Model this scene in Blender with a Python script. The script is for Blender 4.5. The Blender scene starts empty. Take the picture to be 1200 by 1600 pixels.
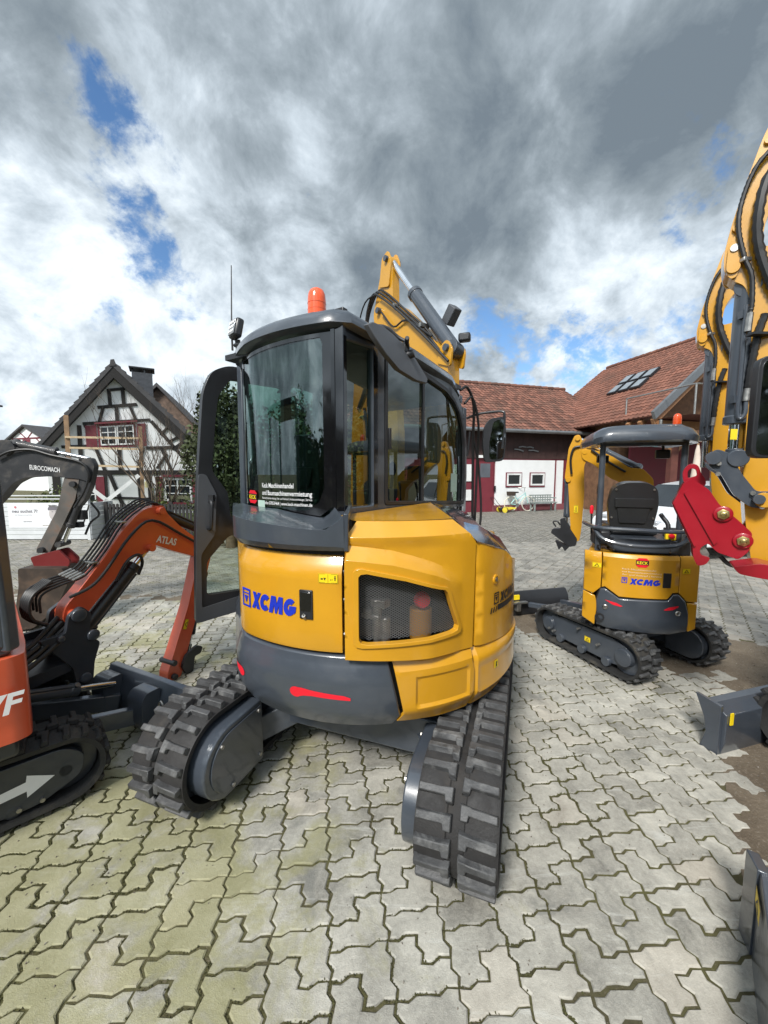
import bpy, bmesh, math, random
import numpy as np
from mathutils import Vector, Matrix
from mathutils.geometry import delaunay_2d_cdt
R = math.radians
random.seed(7)
C = bpy.context.scene.collection
# ------------------------------------------------------------------ camera
sc = bpy.context.scene
cam_d = bpy.data.cameras.new('camera'); cam = bpy.data.objects.new('camera', cam_d); C.objects.link(cam)
cam.location = (0, 0, 1.6); cam.rotation_euler = (R(90-5.6), 0, 0)
cam_d.sensor_fit = 'VERTICAL'; cam_d.sensor_height = 36; cam_d.lens = 36*605/1600
cam_d.clip_start = 0.02; cam_d.clip_end = 3000
sc.camera = cam
sc.view_settings.view_transform = 'Standard'; sc.view_settings.look = 'None'
sc.view_settings.exposure = EXPO = 0.55; sc.view_settings.gamma = 1
# ------------------------------------------------------------------ world
SUN_EL, SUN_AZ = 44, 207           # azimuth clockwise from +Y: behind the camera, to the left
sd = Vector((math.sin(R(SUN_AZ))*math.cos(R(SUN_EL)), math.cos(R(SUN_AZ))*math.cos(R(SUN_EL)), math.sin(R(SUN_EL))))
w = bpy.data.worlds.new('World'); sc.world = w; w.use_nodes = True
nt = w.node_tree; nt.nodes.clear()
def N(t, **k):
    n = nt.nodes.new(t)
    for a, b in k.items():
        if a.startswith('i_'): n.inputs[a[2:].replace('_', ' ')].default_value = b
        else: setattr(n, a, b)
    return n
def L(a, b): nt.links.new(a, b)
def MA(op, a, b=None, c=None, clamp=False):
    n = nt.nodes.new('ShaderNodeMath'); n.operation = op; n.use_clamp = clamp
    for i, v in enumerate((a, b, c)):
        if v is None: continue
        if isinstance(v, (int, float)): n.inputs[i].default_value = v
        else: nt.links.new(v, n.inputs[i])
    return n.outputs[0]
def VM(op, a, b=None):
    n = nt.nodes.new('ShaderNodeVectorMath'); n.operation = op
    for i, v in enumerate((a, b)):
        if v is None: continue
        if isinstance(v, (tuple, list, Vector)): n.inputs[i].default_value = v
        elif isinstance(v, (int, float)): n.inputs[3].default_value = v
        else: nt.links.new(v, n.inputs[i])
    return n
def noise(vec, scale, detail=6, rough=.55, dist=0.):
    n = nt.nodes.new('ShaderNodeTexNoise'); n.inputs['Scale'].default_value = scale
    n.inputs['Detail'].default_value = detail; n.inputs['Roughness'].default_value = rough; n.inputs['Distortion'].default_value = dist
    nt.links.new(vec, n.inputs['Vector']); return n
def MR(v, a, b, c=0., d=1., smooth=True):
    n = nt.nodes.new('ShaderNodeMapRange'); n.interpolation_type = 'SMOOTHSTEP' if smooth else 'LINEAR'
    nt.links.new(v, n.inputs[0])
    for i, x in enumerate((a, b, c, d)): n.inputs[i+1].default_value = x
    return n.outputs[0]
def MIX(f, a, b):
    n = nt.nodes.new('ShaderNodeMix'); n.data_type = 'RGBA'
    if isinstance(f, (int, float)): n.inputs[0].default_value = f
    else: nt.links.new(f, n.inputs[0])
    for i, v in ((6, a), (7, b)):
        if isinstance(v, (tuple, list)): n.inputs[i].default_value = (*v[:3], 1)
        else: nt.links.new(v, n.inputs[i])
    return n.outputs[2]
tc = N('ShaderNodeTexCoord'); D0 = VM('NORMALIZE', tc.outputs['Generated']).outputs[0]
sep = N('ShaderNodeSeparateXYZ'); L(D0, sep.inputs[0])
den = MA('ADD', MA('MAXIMUM', sep.outputs[2], 0.0), 0.75)
cmb = N('ShaderNodeCombineXYZ'); L(MA('DIVIDE', sep.outputs[0], den), cmb.inputs[0]); L(MA('DIVIDE', sep.outputs[1], den), cmb.inputs[1])
PC = cmb.outputs[0]
wn = noise(PC, 3.4, 8, .62)
wv = VM('SCALE', VM('SUBTRACT', wn.outputs['Color'], (.5, .5, .5)).outputs[0], .42).outputs[0]
DW = VM('ADD', D0, wv).outputs[0]
def skydir(x, y):                   # direction of a cloud feature from its image pixel position
    u = (x-600)/605; v = -(y-800)/605; th = R(5.6)
    return Vector((u, math.cos(th)+v*math.sin(th), -math.sin(th)+v*math.cos(th))).normalized()
def blob(x, y, r0, r1, amp):
    d = VM('DISTANCE', DW, tuple(skydir(x, y))).outputs[1]
    return MR(d, r0, r1, amp, 0)
def total(l):
    o = l[0]
    for x in l[1:]: o = MA('ADD', o, x)
    return o
holes = total([blob(75, 130, .0, .10, .75), blob(150, 190, .0, .08, .62), blob(215, 215, .0, .09, .6), blob(240, 350, .0, .13, .85), blob(280, 410, .0, .13, .75), blob(180, 260, 0, .08, .4),
               blob(1060, 312, .0, .10, .9), blob(1110, 440, .0, .18, .95), blob(870, 575, .02, .13, 1.0), blob(745, 520, .0, .15, .95), blob(955, 565, .0, .16, 1.0), blob(800, 560, .0, .12, .8),
               blob(200, 480, .0, .12, .5), blob(20, 460, .0, .09, .5), blob(330, 470, 0, .08, .5), blob(1175, 420, 0, .1, .5)])
bright = total([blob(110, 250, .05, .30, .60), blob(70, 380, .05, .3, .40), blob(330, 250, .05, .30, .12), blob(420, 90, .02, .25, .12), blob(360, 380, .05, .28, .22),
                blob(80, 590, .05, .4, .55), blob(450, 500, .05, .3, .30), blob(900, 440, .03, .30, .42), blob(1000, 480, .03, .25, .25), blob(760, 600, .02, .3, .45),
                blob(250, 620, .05, .3, .4), blob(980, 580, .03, .2, .4)])
dark = total([blob(600, 60, .1, .55, .22), blob(800, 180, .1, .75, .28), blob(1050, 150, .1, .6, .18), blob(620, 330, .05, .38, .16), blob(20, 200, .02, .22, .4), blob(120, 40, .05, .35, .25), blob(780, 380, .03, .26, .26), blob(1000, 520, .0, .14, .22)])
n1 = noise(PC, 3.1, 9, .58, .4).outputs[0]
n2 = noise(PC, 7.0, 10, .62, .3).outputs[0]
n4 = noise(PC, 17, 8, .65, .2).outputs[0]
cover = MA('SUBTRACT', MA('ADD', MA('ADD', MA('MULTIPLY', n2, 1.5), MA('MULTIPLY', n4, 2.1)), -.58), MA('MULTIPLY', holes, .85))
cover = MR(cover, .15, .85)
lum = MA('ADD', MA('ADD', MA('MULTIPLY', MA('SUBTRACT', n1, .5), 1.7), MA('MULTIPLY', MA('SUBTRACT', n2, .5), 1.7)), .50)
lum = MA('SUBTRACT', MA('ADD', lum, MA('MULTIPLY', bright, .48)), MA('MULTIPLY', dark, .35))
rmp = N('ShaderNodeValToRGB'); L(lum, rmp.inputs[0])
e = rmp.color_ramp.elements; e[0].position = 0; e[0].color = (.17, .212, .252, 1); e[1].position = .95; e[1].color = (.86, .94, 1.0, 1)
for p_, c_ in ((.25, (.255, .305, .345)), (.45, (.36, .42, .47)), (.70, (.58, .66, .73))):
    q = e.new(p_); q.color = (*c_, 1)
# brighter cloud round the (veiled) sun, behind the camera
sg = VM('DISTANCE', D0, tuple(sd)).outputs[1]
glow = MR(sg, 0.1, 1.3, 1.6, 0)
cl = VM('SCALE', rmp.outputs[0], 8.0).outputs[0]
vs = nt.nodes.new('ShaderNodeVectorMath'); vs.operation = 'SCALE'; L(cl, vs.inputs[0]); L(MA('ADD', glow, 1.0), vs.inputs[3]); cl = vs.outputs[0]
sky = N('ShaderNodeTexSky'); sky.sky_type = 'NISHITA'; sky.sun_disc = False
sky.sun_elevation = R(SUN_EL); sky.sun_rotation = R(SUN_AZ); sky.altitude = 200; sky.dust_density = .4; sky.ozone_density = 2
skyb = MIX(1.0, (0, 0, 0), sky.outputs[0])
hs = N('ShaderNodeHueSaturation', i_Saturation=1.15, i_Value=1.25); L(skyb, hs.inputs['Color'])
low = MR(sep.outputs[2], -.02, .0)
col = MIX(cover, hs.outputs[0], cl)
col = MIX(low, (1.6, 1.6, 1.5), col)
bg = N('ShaderNodeBackground', i_Strength=0.10); L(col, bg.inputs[0])
wo = N('ShaderNodeOutputWorld'); L(bg.outputs[0], wo.inputs[0])
# ------------------------------------------------------------------ sun
sl = bpy.data.lights.new('sun', 'SUN'); sl.energy = 3.0; sl.angle = R(11); sl.color = (1, .965, .91)
so = bpy.data.objects.new('sun', sl); C.objects.link(so); so.rotation_euler = sd.to_track_quat('Z', 'Y').to_euler()

# ------------------------------------------------------------------ materials
def mat(name, col, rough=.5, metal=0., coat=0., var=.12, vscale=3., bump=0., bscale=40., dirt=None, dscale=1.5, damt=.5, island=0., spec=.5, obj=True):
    global nt
    m = bpy.data.materials.new(name); m.use_nodes = True; nt = m.node_tree
    b = nt.nodes['Principled BSDF']
    t = nt.nodes.new('ShaderNodeTexCoord'); P = t.outputs['Object']
    n = noise(P, vscale, 6, .6)
    f = MR(n.outputs[0], .3, .7, 1-var, 1+var, False)
    v = VM('SCALE', (1, 1, 1)); v = nt.nodes.new('ShaderNodeVectorMath'); v.operation = 'SCALE'; v.inputs[0].default_value = col[:3]; L(f, v.inputs[3])
    c = v.outputs[0]
    if island:
        g = nt.nodes.new('ShaderNodeNewGeometry')
        f2 = MR(g.outputs['Random Per Island'], 0, 1, 1-island, 1+island, False)
        v2 = nt.nodes.new('ShaderNodeVectorMath'); v2.operation = 'SCALE'; L(c, v2.inputs[0]); L(f2, v2.inputs[3]); c = v2.outputs[0]
    if dirt:
        d = noise(P, dscale, 8, .65, .3)
        c = MIX(MR(d.outputs[0], .62-damt*.3, .62+.1, 0, min(1, damt*1.4)), c, dirt)
        L(MR(d.outputs[0], .45, .7, rough, min(1, rough+.35)), b.inputs['Roughness'])
    else:
        L(MR(n.outputs[0], .3, .7, max(0, rough-.06), min(1, rough+.08), False), b.inputs['Roughness'])
    L(c, b.inputs['Base Color']); b.inputs['Metallic'].default_value = metal
    b.inputs['Coat Weight'].default_value = coat; b.inputs['Coat Roughness'].default_value = .08
    b.inputs['Specular IOR Level'].default_value = spec
    if bump:
        bn = noise(P, bscale, 4, .6); bp = nt.nodes.new('ShaderNodeBump'); bp.inputs['Strength'].default_value = bump; bp.inputs['Distance'].default_value = .01
        L(bn.outputs[0], bp.inputs['Height']); L(bp.outputs[0], b.inputs['Normal'])
    return m
def glass(name, tint, rmin=.05, rmax=.9, rough=0.0):
    global nt
    m = bpy.data.materials.new(name); m.use_nodes = True; nt = m.node_tree; nt.nodes.clear()
    t = nt.nodes.new('ShaderNodeBsdfTransparent'); t.inputs[0].default_value = (*tint, 1)
    g = nt.nodes.new('ShaderNodeBsdfGlossy'); g.inputs[0].default_value = (.9, .95, .97, 1); g.inputs['Roughness'].default_value = rough
    f = nt.nodes.new('ShaderNodeLayerWeight'); f.inputs[0].default_value = .5
    x = nt.nodes.new('ShaderNodeMixShader'); o = nt.nodes.new('ShaderNodeOutputMaterial')
    L(MR(MA('POWER', f.outputs[1], 4.0), 0.0, 1, rmin, rmax, False), x.inputs[0]); L(t.outputs[0], x.inputs[1]); L(g.outputs[0], x.inputs[2]); L(x.outputs[0], o.inputs[0])
    return m
YEL = mat('yellow_paint', (.60, .295, .014), .30, 0, .7, .05, 5, .05, 260, dirt=(.45, .25, .05), dscale=2.2, damt=.15)
GRY = mat('slate_grey_paint', (.050, .060, .076), .30, 0, .6, .12, 4, .03, 120, dirt=(.105, .105, .10), dscale=3.5, damt=.16)
GRYM = mat('matt_grey_plastic', (.075, .080, .090), .55, 0, 0, .12, 5, .08, 200)
BLK = mat('black_metal', (.018, .019, .022), .42, 0, .1, .15, 5)
RUB = mat('track_rubber', (.022, .021, .021), .66, 0, 0, .25, 9, .25, 90, dirt=(.09, .08, .07), dscale=5, damt=.25)
RUBD = mat('dusty_rubber', (.022, .022, .022), .7, 0, 0, .25, 9, .2, 90, dirt=(.13, .115, .09), dscale=4, damt=.4)
DGR = mat('dark_machine_grey', (.026, .031, .040), .4, 0, .4, .15, 5, dirt=(.07, .065, .055), dscale=4, damt=.25)
LUG = mat('worn_lug_rubber', (.058, .059, .061), .52, 0, 0, .4, 14, .35, 60, dirt=(.23, .23, .225), dscale=11, damt=.46)
HOSE = mat('hose_rubber', (.012, .012, .013), .45)
CHR = mat('chromed_rod', (.75, .76, .78), .12, 1.)
STL = mat('zinc_steel', (.38, .37, .35), .4, .9, var=.3, vscale=30)
BRASS = mat('yellow_zinc', (.55, .45, .2), .3, .9, var=.3, vscale=30)
REDP = mat('red_paint', (.33, .006, .018), .33, 0, .5, .08, 5)
ORP = mat('orange_red_paint', (.60, .092, .035), .36, 0, .5, .10, 4, dirt=(.35, .10, .05), dscale=3, damt=.2)
ORB = mat('orange_beacon', (.85, .10, .015), .18, 0, .6)
REFL = mat('red_reflector', (.75, .012, .03), .4)
BLUE = mat('blue_decal', (.010, .035, .46), .4)
BLKD = mat('black_decal', (.012, .012, .014), .45)
WHT = mat('white_decal', (.8, .8, .8), .5)
WARN = mat('warning_yellow', (.85, .62, .01), .45)
SEATM = mat('black_vinyl', (.022, .023, .025), .34, 0, .3, .1, 6, .1, 60)
GLS = glass('tinted_cab_glass', (.50, .64, .60), .10, 1.0)
GLS2 = glass('dark_side_glass', (.36, .42, .35), .13, 1.0)
GLD = glass('clear_door_glass', (.66, .78, .72), .06, .9)
FRIT = mat('black_glass_border', (.006, .006, .007), .06, 0, 1.)
MIRR = mat('mirror_glass', (.8, .82, .85), .02, 1., var=0)

# ------------------------------------------------------------------ mesh tools
def Rz(deg): return Matrix.Rotation(R(deg), 4, 'Z')
class MB:
    def __init__(s, xf=None): s.v = []; s.f = []; s.xf = xf
    def add(s, vs, fs):
        o = len(s.v); s.v += [Vector(x) for x in vs]; s.f += [tuple(i+o for i in f) for f in fs]; return s
    def box(s, c, d, rot=None):
        x, y, z = d[0]/2, d[1]/2, d[2]/2
        vs = [Vector(p) for p in ((-x,-y,-z),(x,-y,-z),(x,y,-z),(-x,y,-z),(-x,-y,z),(x,-y,z),(x,y,z),(-x,y,z))]
        if rot is not None: vs = [rot @ p for p in vs]
        c = Vector(c)
        return s.add([p+c for p in vs], [(0,3,2,1),(4,5,6,7),(0,1,5,4),(1,2,6,5),(2,3,7,6),(3,0,4,7)])
    def beam(s, a, b, w_, h_, up=(0, 0, 1)):
        a, b = Vector(a), Vector(b); d = (b-a); l = d.length; d.normalize(); u = Vector(up)
        r = d.cross(u)
        if r.length < 1e-4: r = d.cross(Vector((1, 0, 0)))
        r.normalize(); u = r.cross(d).normalized(); o = []
        for p in (a, b):
            for i, j in ((-1,-1),(1,-1),(1,1),(-1,1)): o.append(p+r*i*w_/2+u*j*h_/2)
        return s.add(o, [(0,3,2,1),(4,5,6,7),(0,1,5,4),(1,2,6,5),(2,3,7,6),(3,0,4,7)])
    def cyl(s, a, b, r, r2=None, n=20, caps=True):
        a, b = Vector(a), Vector(b); r2 = r if r2 is None else r2; d = (b-a).normalized()
        u = d.orthogonal().normalized(); v = d.cross(u); o = []
        for p, q in ((a, r), (b, r2)):
            for i in range(n): t = 2*math.pi*i/n; o.append(p+u*math.cos(t)*q+v*math.sin(t)*q)
        fs = [(i, (i+1) % n, n+(i+1) % n, n+i) for i in range(n)]
        if caps: fs += [tuple(reversed(range(n))), tuple(range(n, 2*n))]
        return s.add(o, fs)
    def lathe(s, prof, o=(0, 0, 0), axis=(0, 0, 1), n=28):
        d = Vector(axis).normalized(); u = d.orthogonal().normalized(); v = d.cross(u); o = Vector(o); vs = []
        for r, h in prof:
            for i in range(n): t = 2*math.pi*i/n; vs.append(o+d*h+(u*math.cos(t)+v*math.sin(t))*max(r, 1e-4))
        fs = [(k*n+i, k*n+(i+1) % n, (k+1)*n+(i+1) % n, (k+1)*n+i) for k in range(len(prof)-1) for i in range(n)]
        fs += [tuple(reversed(range(n))), tuple((len(prof)-1)*n+i for i in range(n))]
        return s.add(vs, fs)
    def tube(s, pts, r, n=8, ribs=0, sm=4):
        P = [Vector(p) for p in pts]
        if sm > 1 and len(P) > 2:      # catmull-rom
            Q = []; E_ = [P[0]*2-P[1]]+P+[P[-1]*2-P[-2]]
            for i in range(1, len(E_)-2):
                for k in range(sm):
                    t = k/sm; a, b, c, d = E_[i-1:i+3]
                    Q.append(.5*((2*b)+(c-a)*t+(2*a-5*b+4*c-d)*t*t+(3*b-a-3*c+d)*t**3))
            P = Q+[P[-1]]
        if ribs:
            Q = [P[0]]
            for a, b in zip(P, P[1:]):
                k = max(1, int((b-a).length/ribs))
                for j in range(1, k+1): Q.append(a.lerp(b, j/k))
            P = Q
        vs = []; fs = []; u = None
        for i, p in enumerate(P):
            d = (P[min(i+1, len(P)-1)]-P[max(i-1, 0)]).normalized()
            u = d.orthogonal().normalized() if u is None else (u-d*u.dot(d)).normalized()
            v = d.cross(u); rr = r*(1 if not ribs or i % 2 else .80)
            for k in range(n): t = 2*math.pi*k/n; vs.append(p+(u*math.cos(t)+v*math.sin(t))*rr)
        for i in range(len(P)-1):
            for k in range(n): fs.append((i*n+k, i*n+(k+1) % n, (i+1)*n+(k+1) % n, (i+1)*n+k))
        fs += [tuple(reversed(range(n))), tuple((len(P)-1)*n+i for i in range(n))]
        return s.add(vs, fs)
    def prism(s, poly, mp, t0, t1, holes=()):
        """polygon (u,v) with holes, mapped by mp(u,v,t), thickness t0..t1"""
        pts, tris, loops = fill(poly, holes)
        n = len(pts); vs = [mp(u, v, t0) for u, v in pts]+[mp(u, v, t1) for u, v in pts]
        fs = [tuple(reversed(t)) for t in tris]+[tuple(i+n for i in t) for t in tris]
        for lp in loops:
            m = len(lp)
            for i in range(m): a, b = lp[i], lp[(i+1) % m]; fs.append((a, b, b+n, a+n))
        return s.add(vs, fs)
    def build(s, name, m, parent=None, bev=.0, sm=35, seg=2):
        me = bpy.data.meshes.new(name); vs = s.v if s.xf is None else [s.xf @ p for p in s.v]
        me.from_pydata([tuple(p) for p in vs], [], s.f); 
        bm = bmesh.new(); bm.from_mesh(me); bmesh.ops.recalc_face_normals(bm, faces=bm.faces)
        bm.to_mesh(me); bm.free()
        me.materials.append(m)
        if sm: 
            me.polygons.foreach_set('use_smooth', [True]*len(me.polygons)); me.set_sharp_from_angle(angle=R(sm))
        o = bpy.data.objects.new(name, me); C.objects.link(o)
        if parent: o.parent = parent
        if bev:
            b = o.modifiers.new('bevel', 'BEVEL'); b.width = bev; b.segments = seg; b.limit_method = 'ANGLE'; b.angle_limit = R(38); b.harden_normals = False; b.use_clamp_overlap = True
        return o
def fill(poly, holes=(), extra=()):
    pts = []; edges = []; loops = []
    for lp in [poly]+list(holes):
        o = len(pts); k = len(lp); pts += [Vector((p[0], p[1])) for p in lp]
        edges += [(o+i, o+(i+1) % k) for i in range(k)]; loops.append(list(range(o, o+k)))
    pts += [Vector(p) for p in extra]
    vv, ee, ff, ov, oe, of = delaunay_2d_cdt(pts, edges, [], 1, 1e-6)
    def ins(x, y, lp):
        c = False
        for p, q in zip(lp, list(lp[1:])+[lp[0]]):
            if (p[1] > y) != (q[1] > y) and x < (q[0]-p[0])*(y-p[1])/(q[1]-p[1])+p[0]: c = not c
        return c
    if holes:
        ff = [f for f in ff if not any(ins(sum(vv[i][0] for i in f)/len(f), sum(vv[i][1] for i in f)/len(f), h) for h in holes)]
    # loops in output indices
    mp = {}
    for i, l in enumerate(ov):
        for k in l: mp[k] = i
    lo = []
    for l in loops:
        q = []
        for i in l:
            j = mp.get(i)
            if j is not None and (not q or q[-1] != j): q.append(j)
        lo.append(q)
    return [tuple(p) for p in vv], [tuple(f) for f in ff], lo
def curved(poly, mp, th, step=.04, holes=(), rows=(), extra=()):
    """sheet on a curved map mp(u,v)->point & normal offset; subdivided along u every `step`"""
    def dense(lp):
        o = []
        for a, b in zip(lp, lp[1:]+lp[:1]):
            k = max(1, int(abs(b[0]-a[0])/step+.999)); k = max(k, int(abs(b[1]-a[1])/.12)+1)
            o += [(a[0]+(b[0]-a[0])*i/k, a[1]+(b[1]-a[1])*i/k) for i in range(k)]
        return o
    P_ = dense(list(poly)); H_ = [dense(list(h)) for h in holes]
    xs = [p[0] for p in P_]; zs = [p[1] for p in P_]; ex = []
    def inside(x, y, lp):
        c = False
        for (x1, y1), (x2, y2) in zip(lp, lp[1:]+lp[:1]):
            if (y1 > y) != (y2 > y) and x < (x2-x1)*(y-y1)/(y2-y1)+x1: c = not c
        return c
    def near(x, y):
        return min((x-p[0])**2+(y-p[1])**2 for lp in [P_]+H_ for p in lp) < (step*.3)**2
    rr = list(rows) or [min(zs)+(max(zs)-min(zs))*i/3 for i in (1, 2)]
    nx = int((max(xs)-min(xs))/step)+1
    for i in range(nx+1):
        x = min(xs)+(max(xs)-min(xs))*i/nx
        for z in rr:
            if inside(x, z, P_) and not any(inside(x, z, h) for h in H_) and not near(x, z): ex.append((x, z))
    ex = [e_ for e_ in ex if not any(abs(e_[0]-c[0]) < step*.6 and abs(e_[1]-c[1]) < .012 for c in extra)]
    ex += [tuple(c) for c in extra if inside(c[0], c[1], P_) and not any(inside(c[0], c[1], h) for h in H_)]
    pts, tris, loops = fill(P_, H_, ex)
    n = len(pts); vs = [mp(u, v, 0) for u, v in pts]
    if not th: return MBx(vs, tris)
    vs += [mp(u, v, -th) for u, v in pts]
    fs = [tuple(t) for t in tris]+[tuple(reversed([i+n for i in t])) for t in tris]
    for lp in loops:
        m = len(lp); fs += [(lp[i], lp[(i+1) % m], lp[(i+1) % m]+n, lp[i]+n) for i in range(m)]
    return MBx(vs, fs)
def MBx(vs, fs, xf=None):
    b = MB(xf); b.add(vs, fs); return b
def text_tris(txt, h, bold=0., shear=0., sx=1., bis=None, spacing=1.):
    cu = bpy.data.curves.new('t', 'FONT'); cu.body = txt; cu.size = 1; cu.offset = bold; cu.shear = shear; cu.space_character = spacing; cu.resolution_u = 3
    ob = bpy.data.objects.new('t', cu); me = bpy.data.meshes.new_from_object(ob)
    bm = bmesh.new(); bm.from_mesh(me); bmesh.ops.triangulate(bm, faces=bm.faces)
    x0 = min(v.co.x for v in bm.verts); x1 = max(v.co.x for v in bm.verts); y0 = 0; k = h/.73
    for v in bm.verts: v.co.x = (v.co.x-x0)*k*sx; v.co.y *= k; v.co.z = 0
    W = (x1-x0)*k*sx
    if bis:
        x = bis
        while x < W:
            bmesh.ops.bisect_plane(bm, geom=bm.verts[:]+bm.edges[:]+bm.faces[:], plane_co=(x, 0, 0), plane_no=(1, 0, 0)); x += bis
    bm.verts.ensure_lookup_table(); bm.verts.index_update()
    vs = [(v.co.x, v.co.y) for v in bm.verts]; fs = [tuple(v.index for v in f.verts) for f in bm.faces]
    bm.free(); bpy.data.objects.remove(ob); bpy.data.curves.remove(cu); bpy.data.meshes.remove(me)
    return vs, fs, W
def decal_text(name, txt, h, mp, m, parent, u0=0, v0=0, width=None, bis=.03, xf=None, **k):
    vs, fs, W = text_tris(txt, h, bis=bis, **k)
    s = (width/W) if width else 1
    return MBx([mp(u0+x*s, v0+y, .0015) for x, y in vs], fs, xf).build(name, m, parent, sm=0)
def thing(name, label, cat, loc=(0, 0, 0), rz=0, group=None, kind=None):
    o = bpy.data.objects.new(name, None); C.objects.link(o); o.empty_display_size = .1
    o.location = loc; o.rotation_euler = (0, 0, R(rz)); tag(o, label, cat, group, kind); return o
def tag(o, label=None, cat=None, group=None, kind=None):
    if label: o['label'] = label
    if cat: o['category'] = cat
    if group: o['group'] = group
    if kind: o['kind'] = kind
    return o
def arc(cx, cy, r, a0, a1, n=8):
    return [(cx+r*math.cos(R(a0+(a1-a0)*i/n)), cy+r*math.sin(R(a0+(a1-a0)*i/n))) for i in range(n+1)]
def rrect(x0, y0, x1, y1, r, n=5):
    return arc(x1-r, y0+r, r, -90, 0, n)+arc(x1-r, y1-r, r, 0, 90, n)+arc(x0+r, y1-r, r, 90, 180, n)+arc(x0+r, y0+r, r, 180, 270, n)
def roundpoly(poly, r=.02, n=4):
    o = []; k = len(poly)
    for i in range(k):
        a, b, c = Vector(poly[i-1]), Vector(poly[i]), Vector(poly[(i+1) % k])
        rr = r[i] if isinstance(r, (list, tuple)) else r
        d1 = (a-b); d2 = (c-b); q = min(rr, d1.length*.45, d2.length*.45)
        p1 = b+d1.normalized()*q; p2 = b+d2.normalized()*q
        for j in range(n+1): t = j/n; o.append(tuple(p1.lerp(b, t).lerp(b.lerp(p2, t), t)))
    return o
def vplane(o, hd, z0=0.):
    """vertical plane through o (x,y) with heading hd (clockwise from +Y); (s,z,t)->point, t to its right"""
    a = R(hd); d = Vector((math.sin(a), math.cos(a), 0)); n = Vector((math.cos(a), -math.sin(a), 0)); O = Vector((o[0], o[1], z0))
    return lambda s, z, t: O+d*s+n*t+Vector((0, 0, z))
# ------------------------------------------------------------------ ground
def paver_mat(name, base, moss, mossamt, joint=False):
    global nt
    m = bpy.data.materials.new(name); m.use_nodes = True; nt = m.node_tree; b = nt.nodes['Principled BSDF']
    P = nt.nodes.new('ShaderNodeNewGeometry'); pos = P.outputs['Position']
    big = noise(pos, .9, 6, .6).outputs[0]; mid = noise(pos, 5, 8, .65, .5).outputs[0]; fine = noise(pos, 55, 6, .75).outputs[0]; grit = noise(pos, 260, 3, .7).outputs[0]
    fac = MA('ADD', MA('MULTIPLY', MA('SUBTRACT', mid, .5), 1.7), MA('ADD', MA('MULTIPLY', MA('SUBTRACT', fine, .5), .80), MA('MULTIPLY', MA('SUBTRACT', grit, .5), .5)))
    fac = MA('ADD', fac, MA('MULTIPLY', MA('SUBTRACT', P.outputs['Random Per Island'], .5), .40))
    s = nt.nodes.new('ShaderNodeVectorMath'); s.operation = 'SCALE'; s.inputs[0].default_value = base; L(MA('ADD', fac, 1.0), s.inputs[3]); c = s.outputs[0]
    # warm / cool stones
    c = MIX(MR(P.outputs['Random Per Island'], .80, 1.0, 0, .28), c, (base[0]*1.1, base[1]*.92, base[2]*.78))
    # dark tyre / oil smudges
    c = MIX(MR(noise(pos, 2.3, 9, .72, 1.2).outputs[0], .56, .68, 0, .62), c, (.17, .17, .155))
    # pale scrapes
    mpn = nt.nodes.new('ShaderNodeMapping'); mpn.inputs['Rotation'].default_value = (0, 0, R(32)); mpn.inputs['Scale'].default_value = (1, 9, 1); L(pos, mpn.inputs[0])
    c = MIX(MR(noise(mpn.outputs[0], 1.6, 8, .7, .6).outputs[0], .57, .70, 0, .55), c, (.54, .54, .50))
    # moss: more to the left of the yard
    sx = nt.nodes.new('ShaderNodeSeparateXYZ'); L(pos, sx.inputs[0])
    left = MA('MULTIPLY', MR(sx.outputs[0], -1.3, .75, 1.25, .05), MR(sx.outputs[1], 1.0, 5.5, 1.15, .35))
    mo = noise(pos, 2.6, 9, .68, .4).outputs[0]
    thr = MA('ADD', mo, MA('MULTIPLY', left, mossamt))
    c = MIX(MR(thr, .63, .80, 0, .60), c, moss)
    L(c, b.inputs['Base Color'])
    L(MR(mid, .3, .7, .72, .92), b.inputs['Roughness'])
    bp = nt.nodes.new('ShaderNodeBump'); bp.inputs['Strength'].default_value = .7; bp.inputs['Distance'].default_value = .004
    L(MA('ADD', fine, MA('MULTIPLY', grit, .7)), bp.inputs['Height']); L(bp.outputs[0], b.inputs['Normal'])
    return m
PAV = paver_mat('concrete_paver', (.365, .352, .308), (.262, .250, .090), .22)
PAVF = paver_mat('far_concrete_paver', (.245, .232, .205), (.17, .16, .085), .30)
def soil_mat(name, a, b_, c_):
    global nt
    m = bpy.data.materials.new(name); m.use_nodes = True; nt = m.node_tree; b = nt.nodes['Principled BSDF']
    pos = nt.nodes.new('ShaderNodeNewGeometry').outputs['Position']
    c = MIX(MR(noise(pos, 3.5, 9, .7, .5).outputs[0], .35, .65), a, b_)
    c = MIX(MR(noise(pos, 70, 5, .8).outputs[0], .52, .70), c, c_)
    L(c, b.inputs['Base Color']); b.inputs['Roughness'].default_value = .95
    bp = nt.nodes.new('ShaderNodeBump'); bp.inputs['Strength'].default_value = 1; bp.inputs['Distance'].default_value = .012
    L(noise(pos, 45, 8, .75).outputs[0], bp.inputs['Height']); L(bp.outputs[0], b.inputs['Normal'])
    return m
JNT = soil_mat('mossy_joint_soil', (.082, .072, .036), (.105, .100, .034), (.15, .125, .085))
DIRT = soil_mat('sandy_dirt', (.17, .135, .095), (.115, .088, .06), (.26, .22, .17))
g = MB().add([(-900, -900, -.0075), (900, -900, -.0075), (900, 900, -.0075), (-900, 900, -.0075)], [(0, 1, 2, 3)]).build('ground', JNT, sm=0); tag(g, kind='structure')
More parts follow.
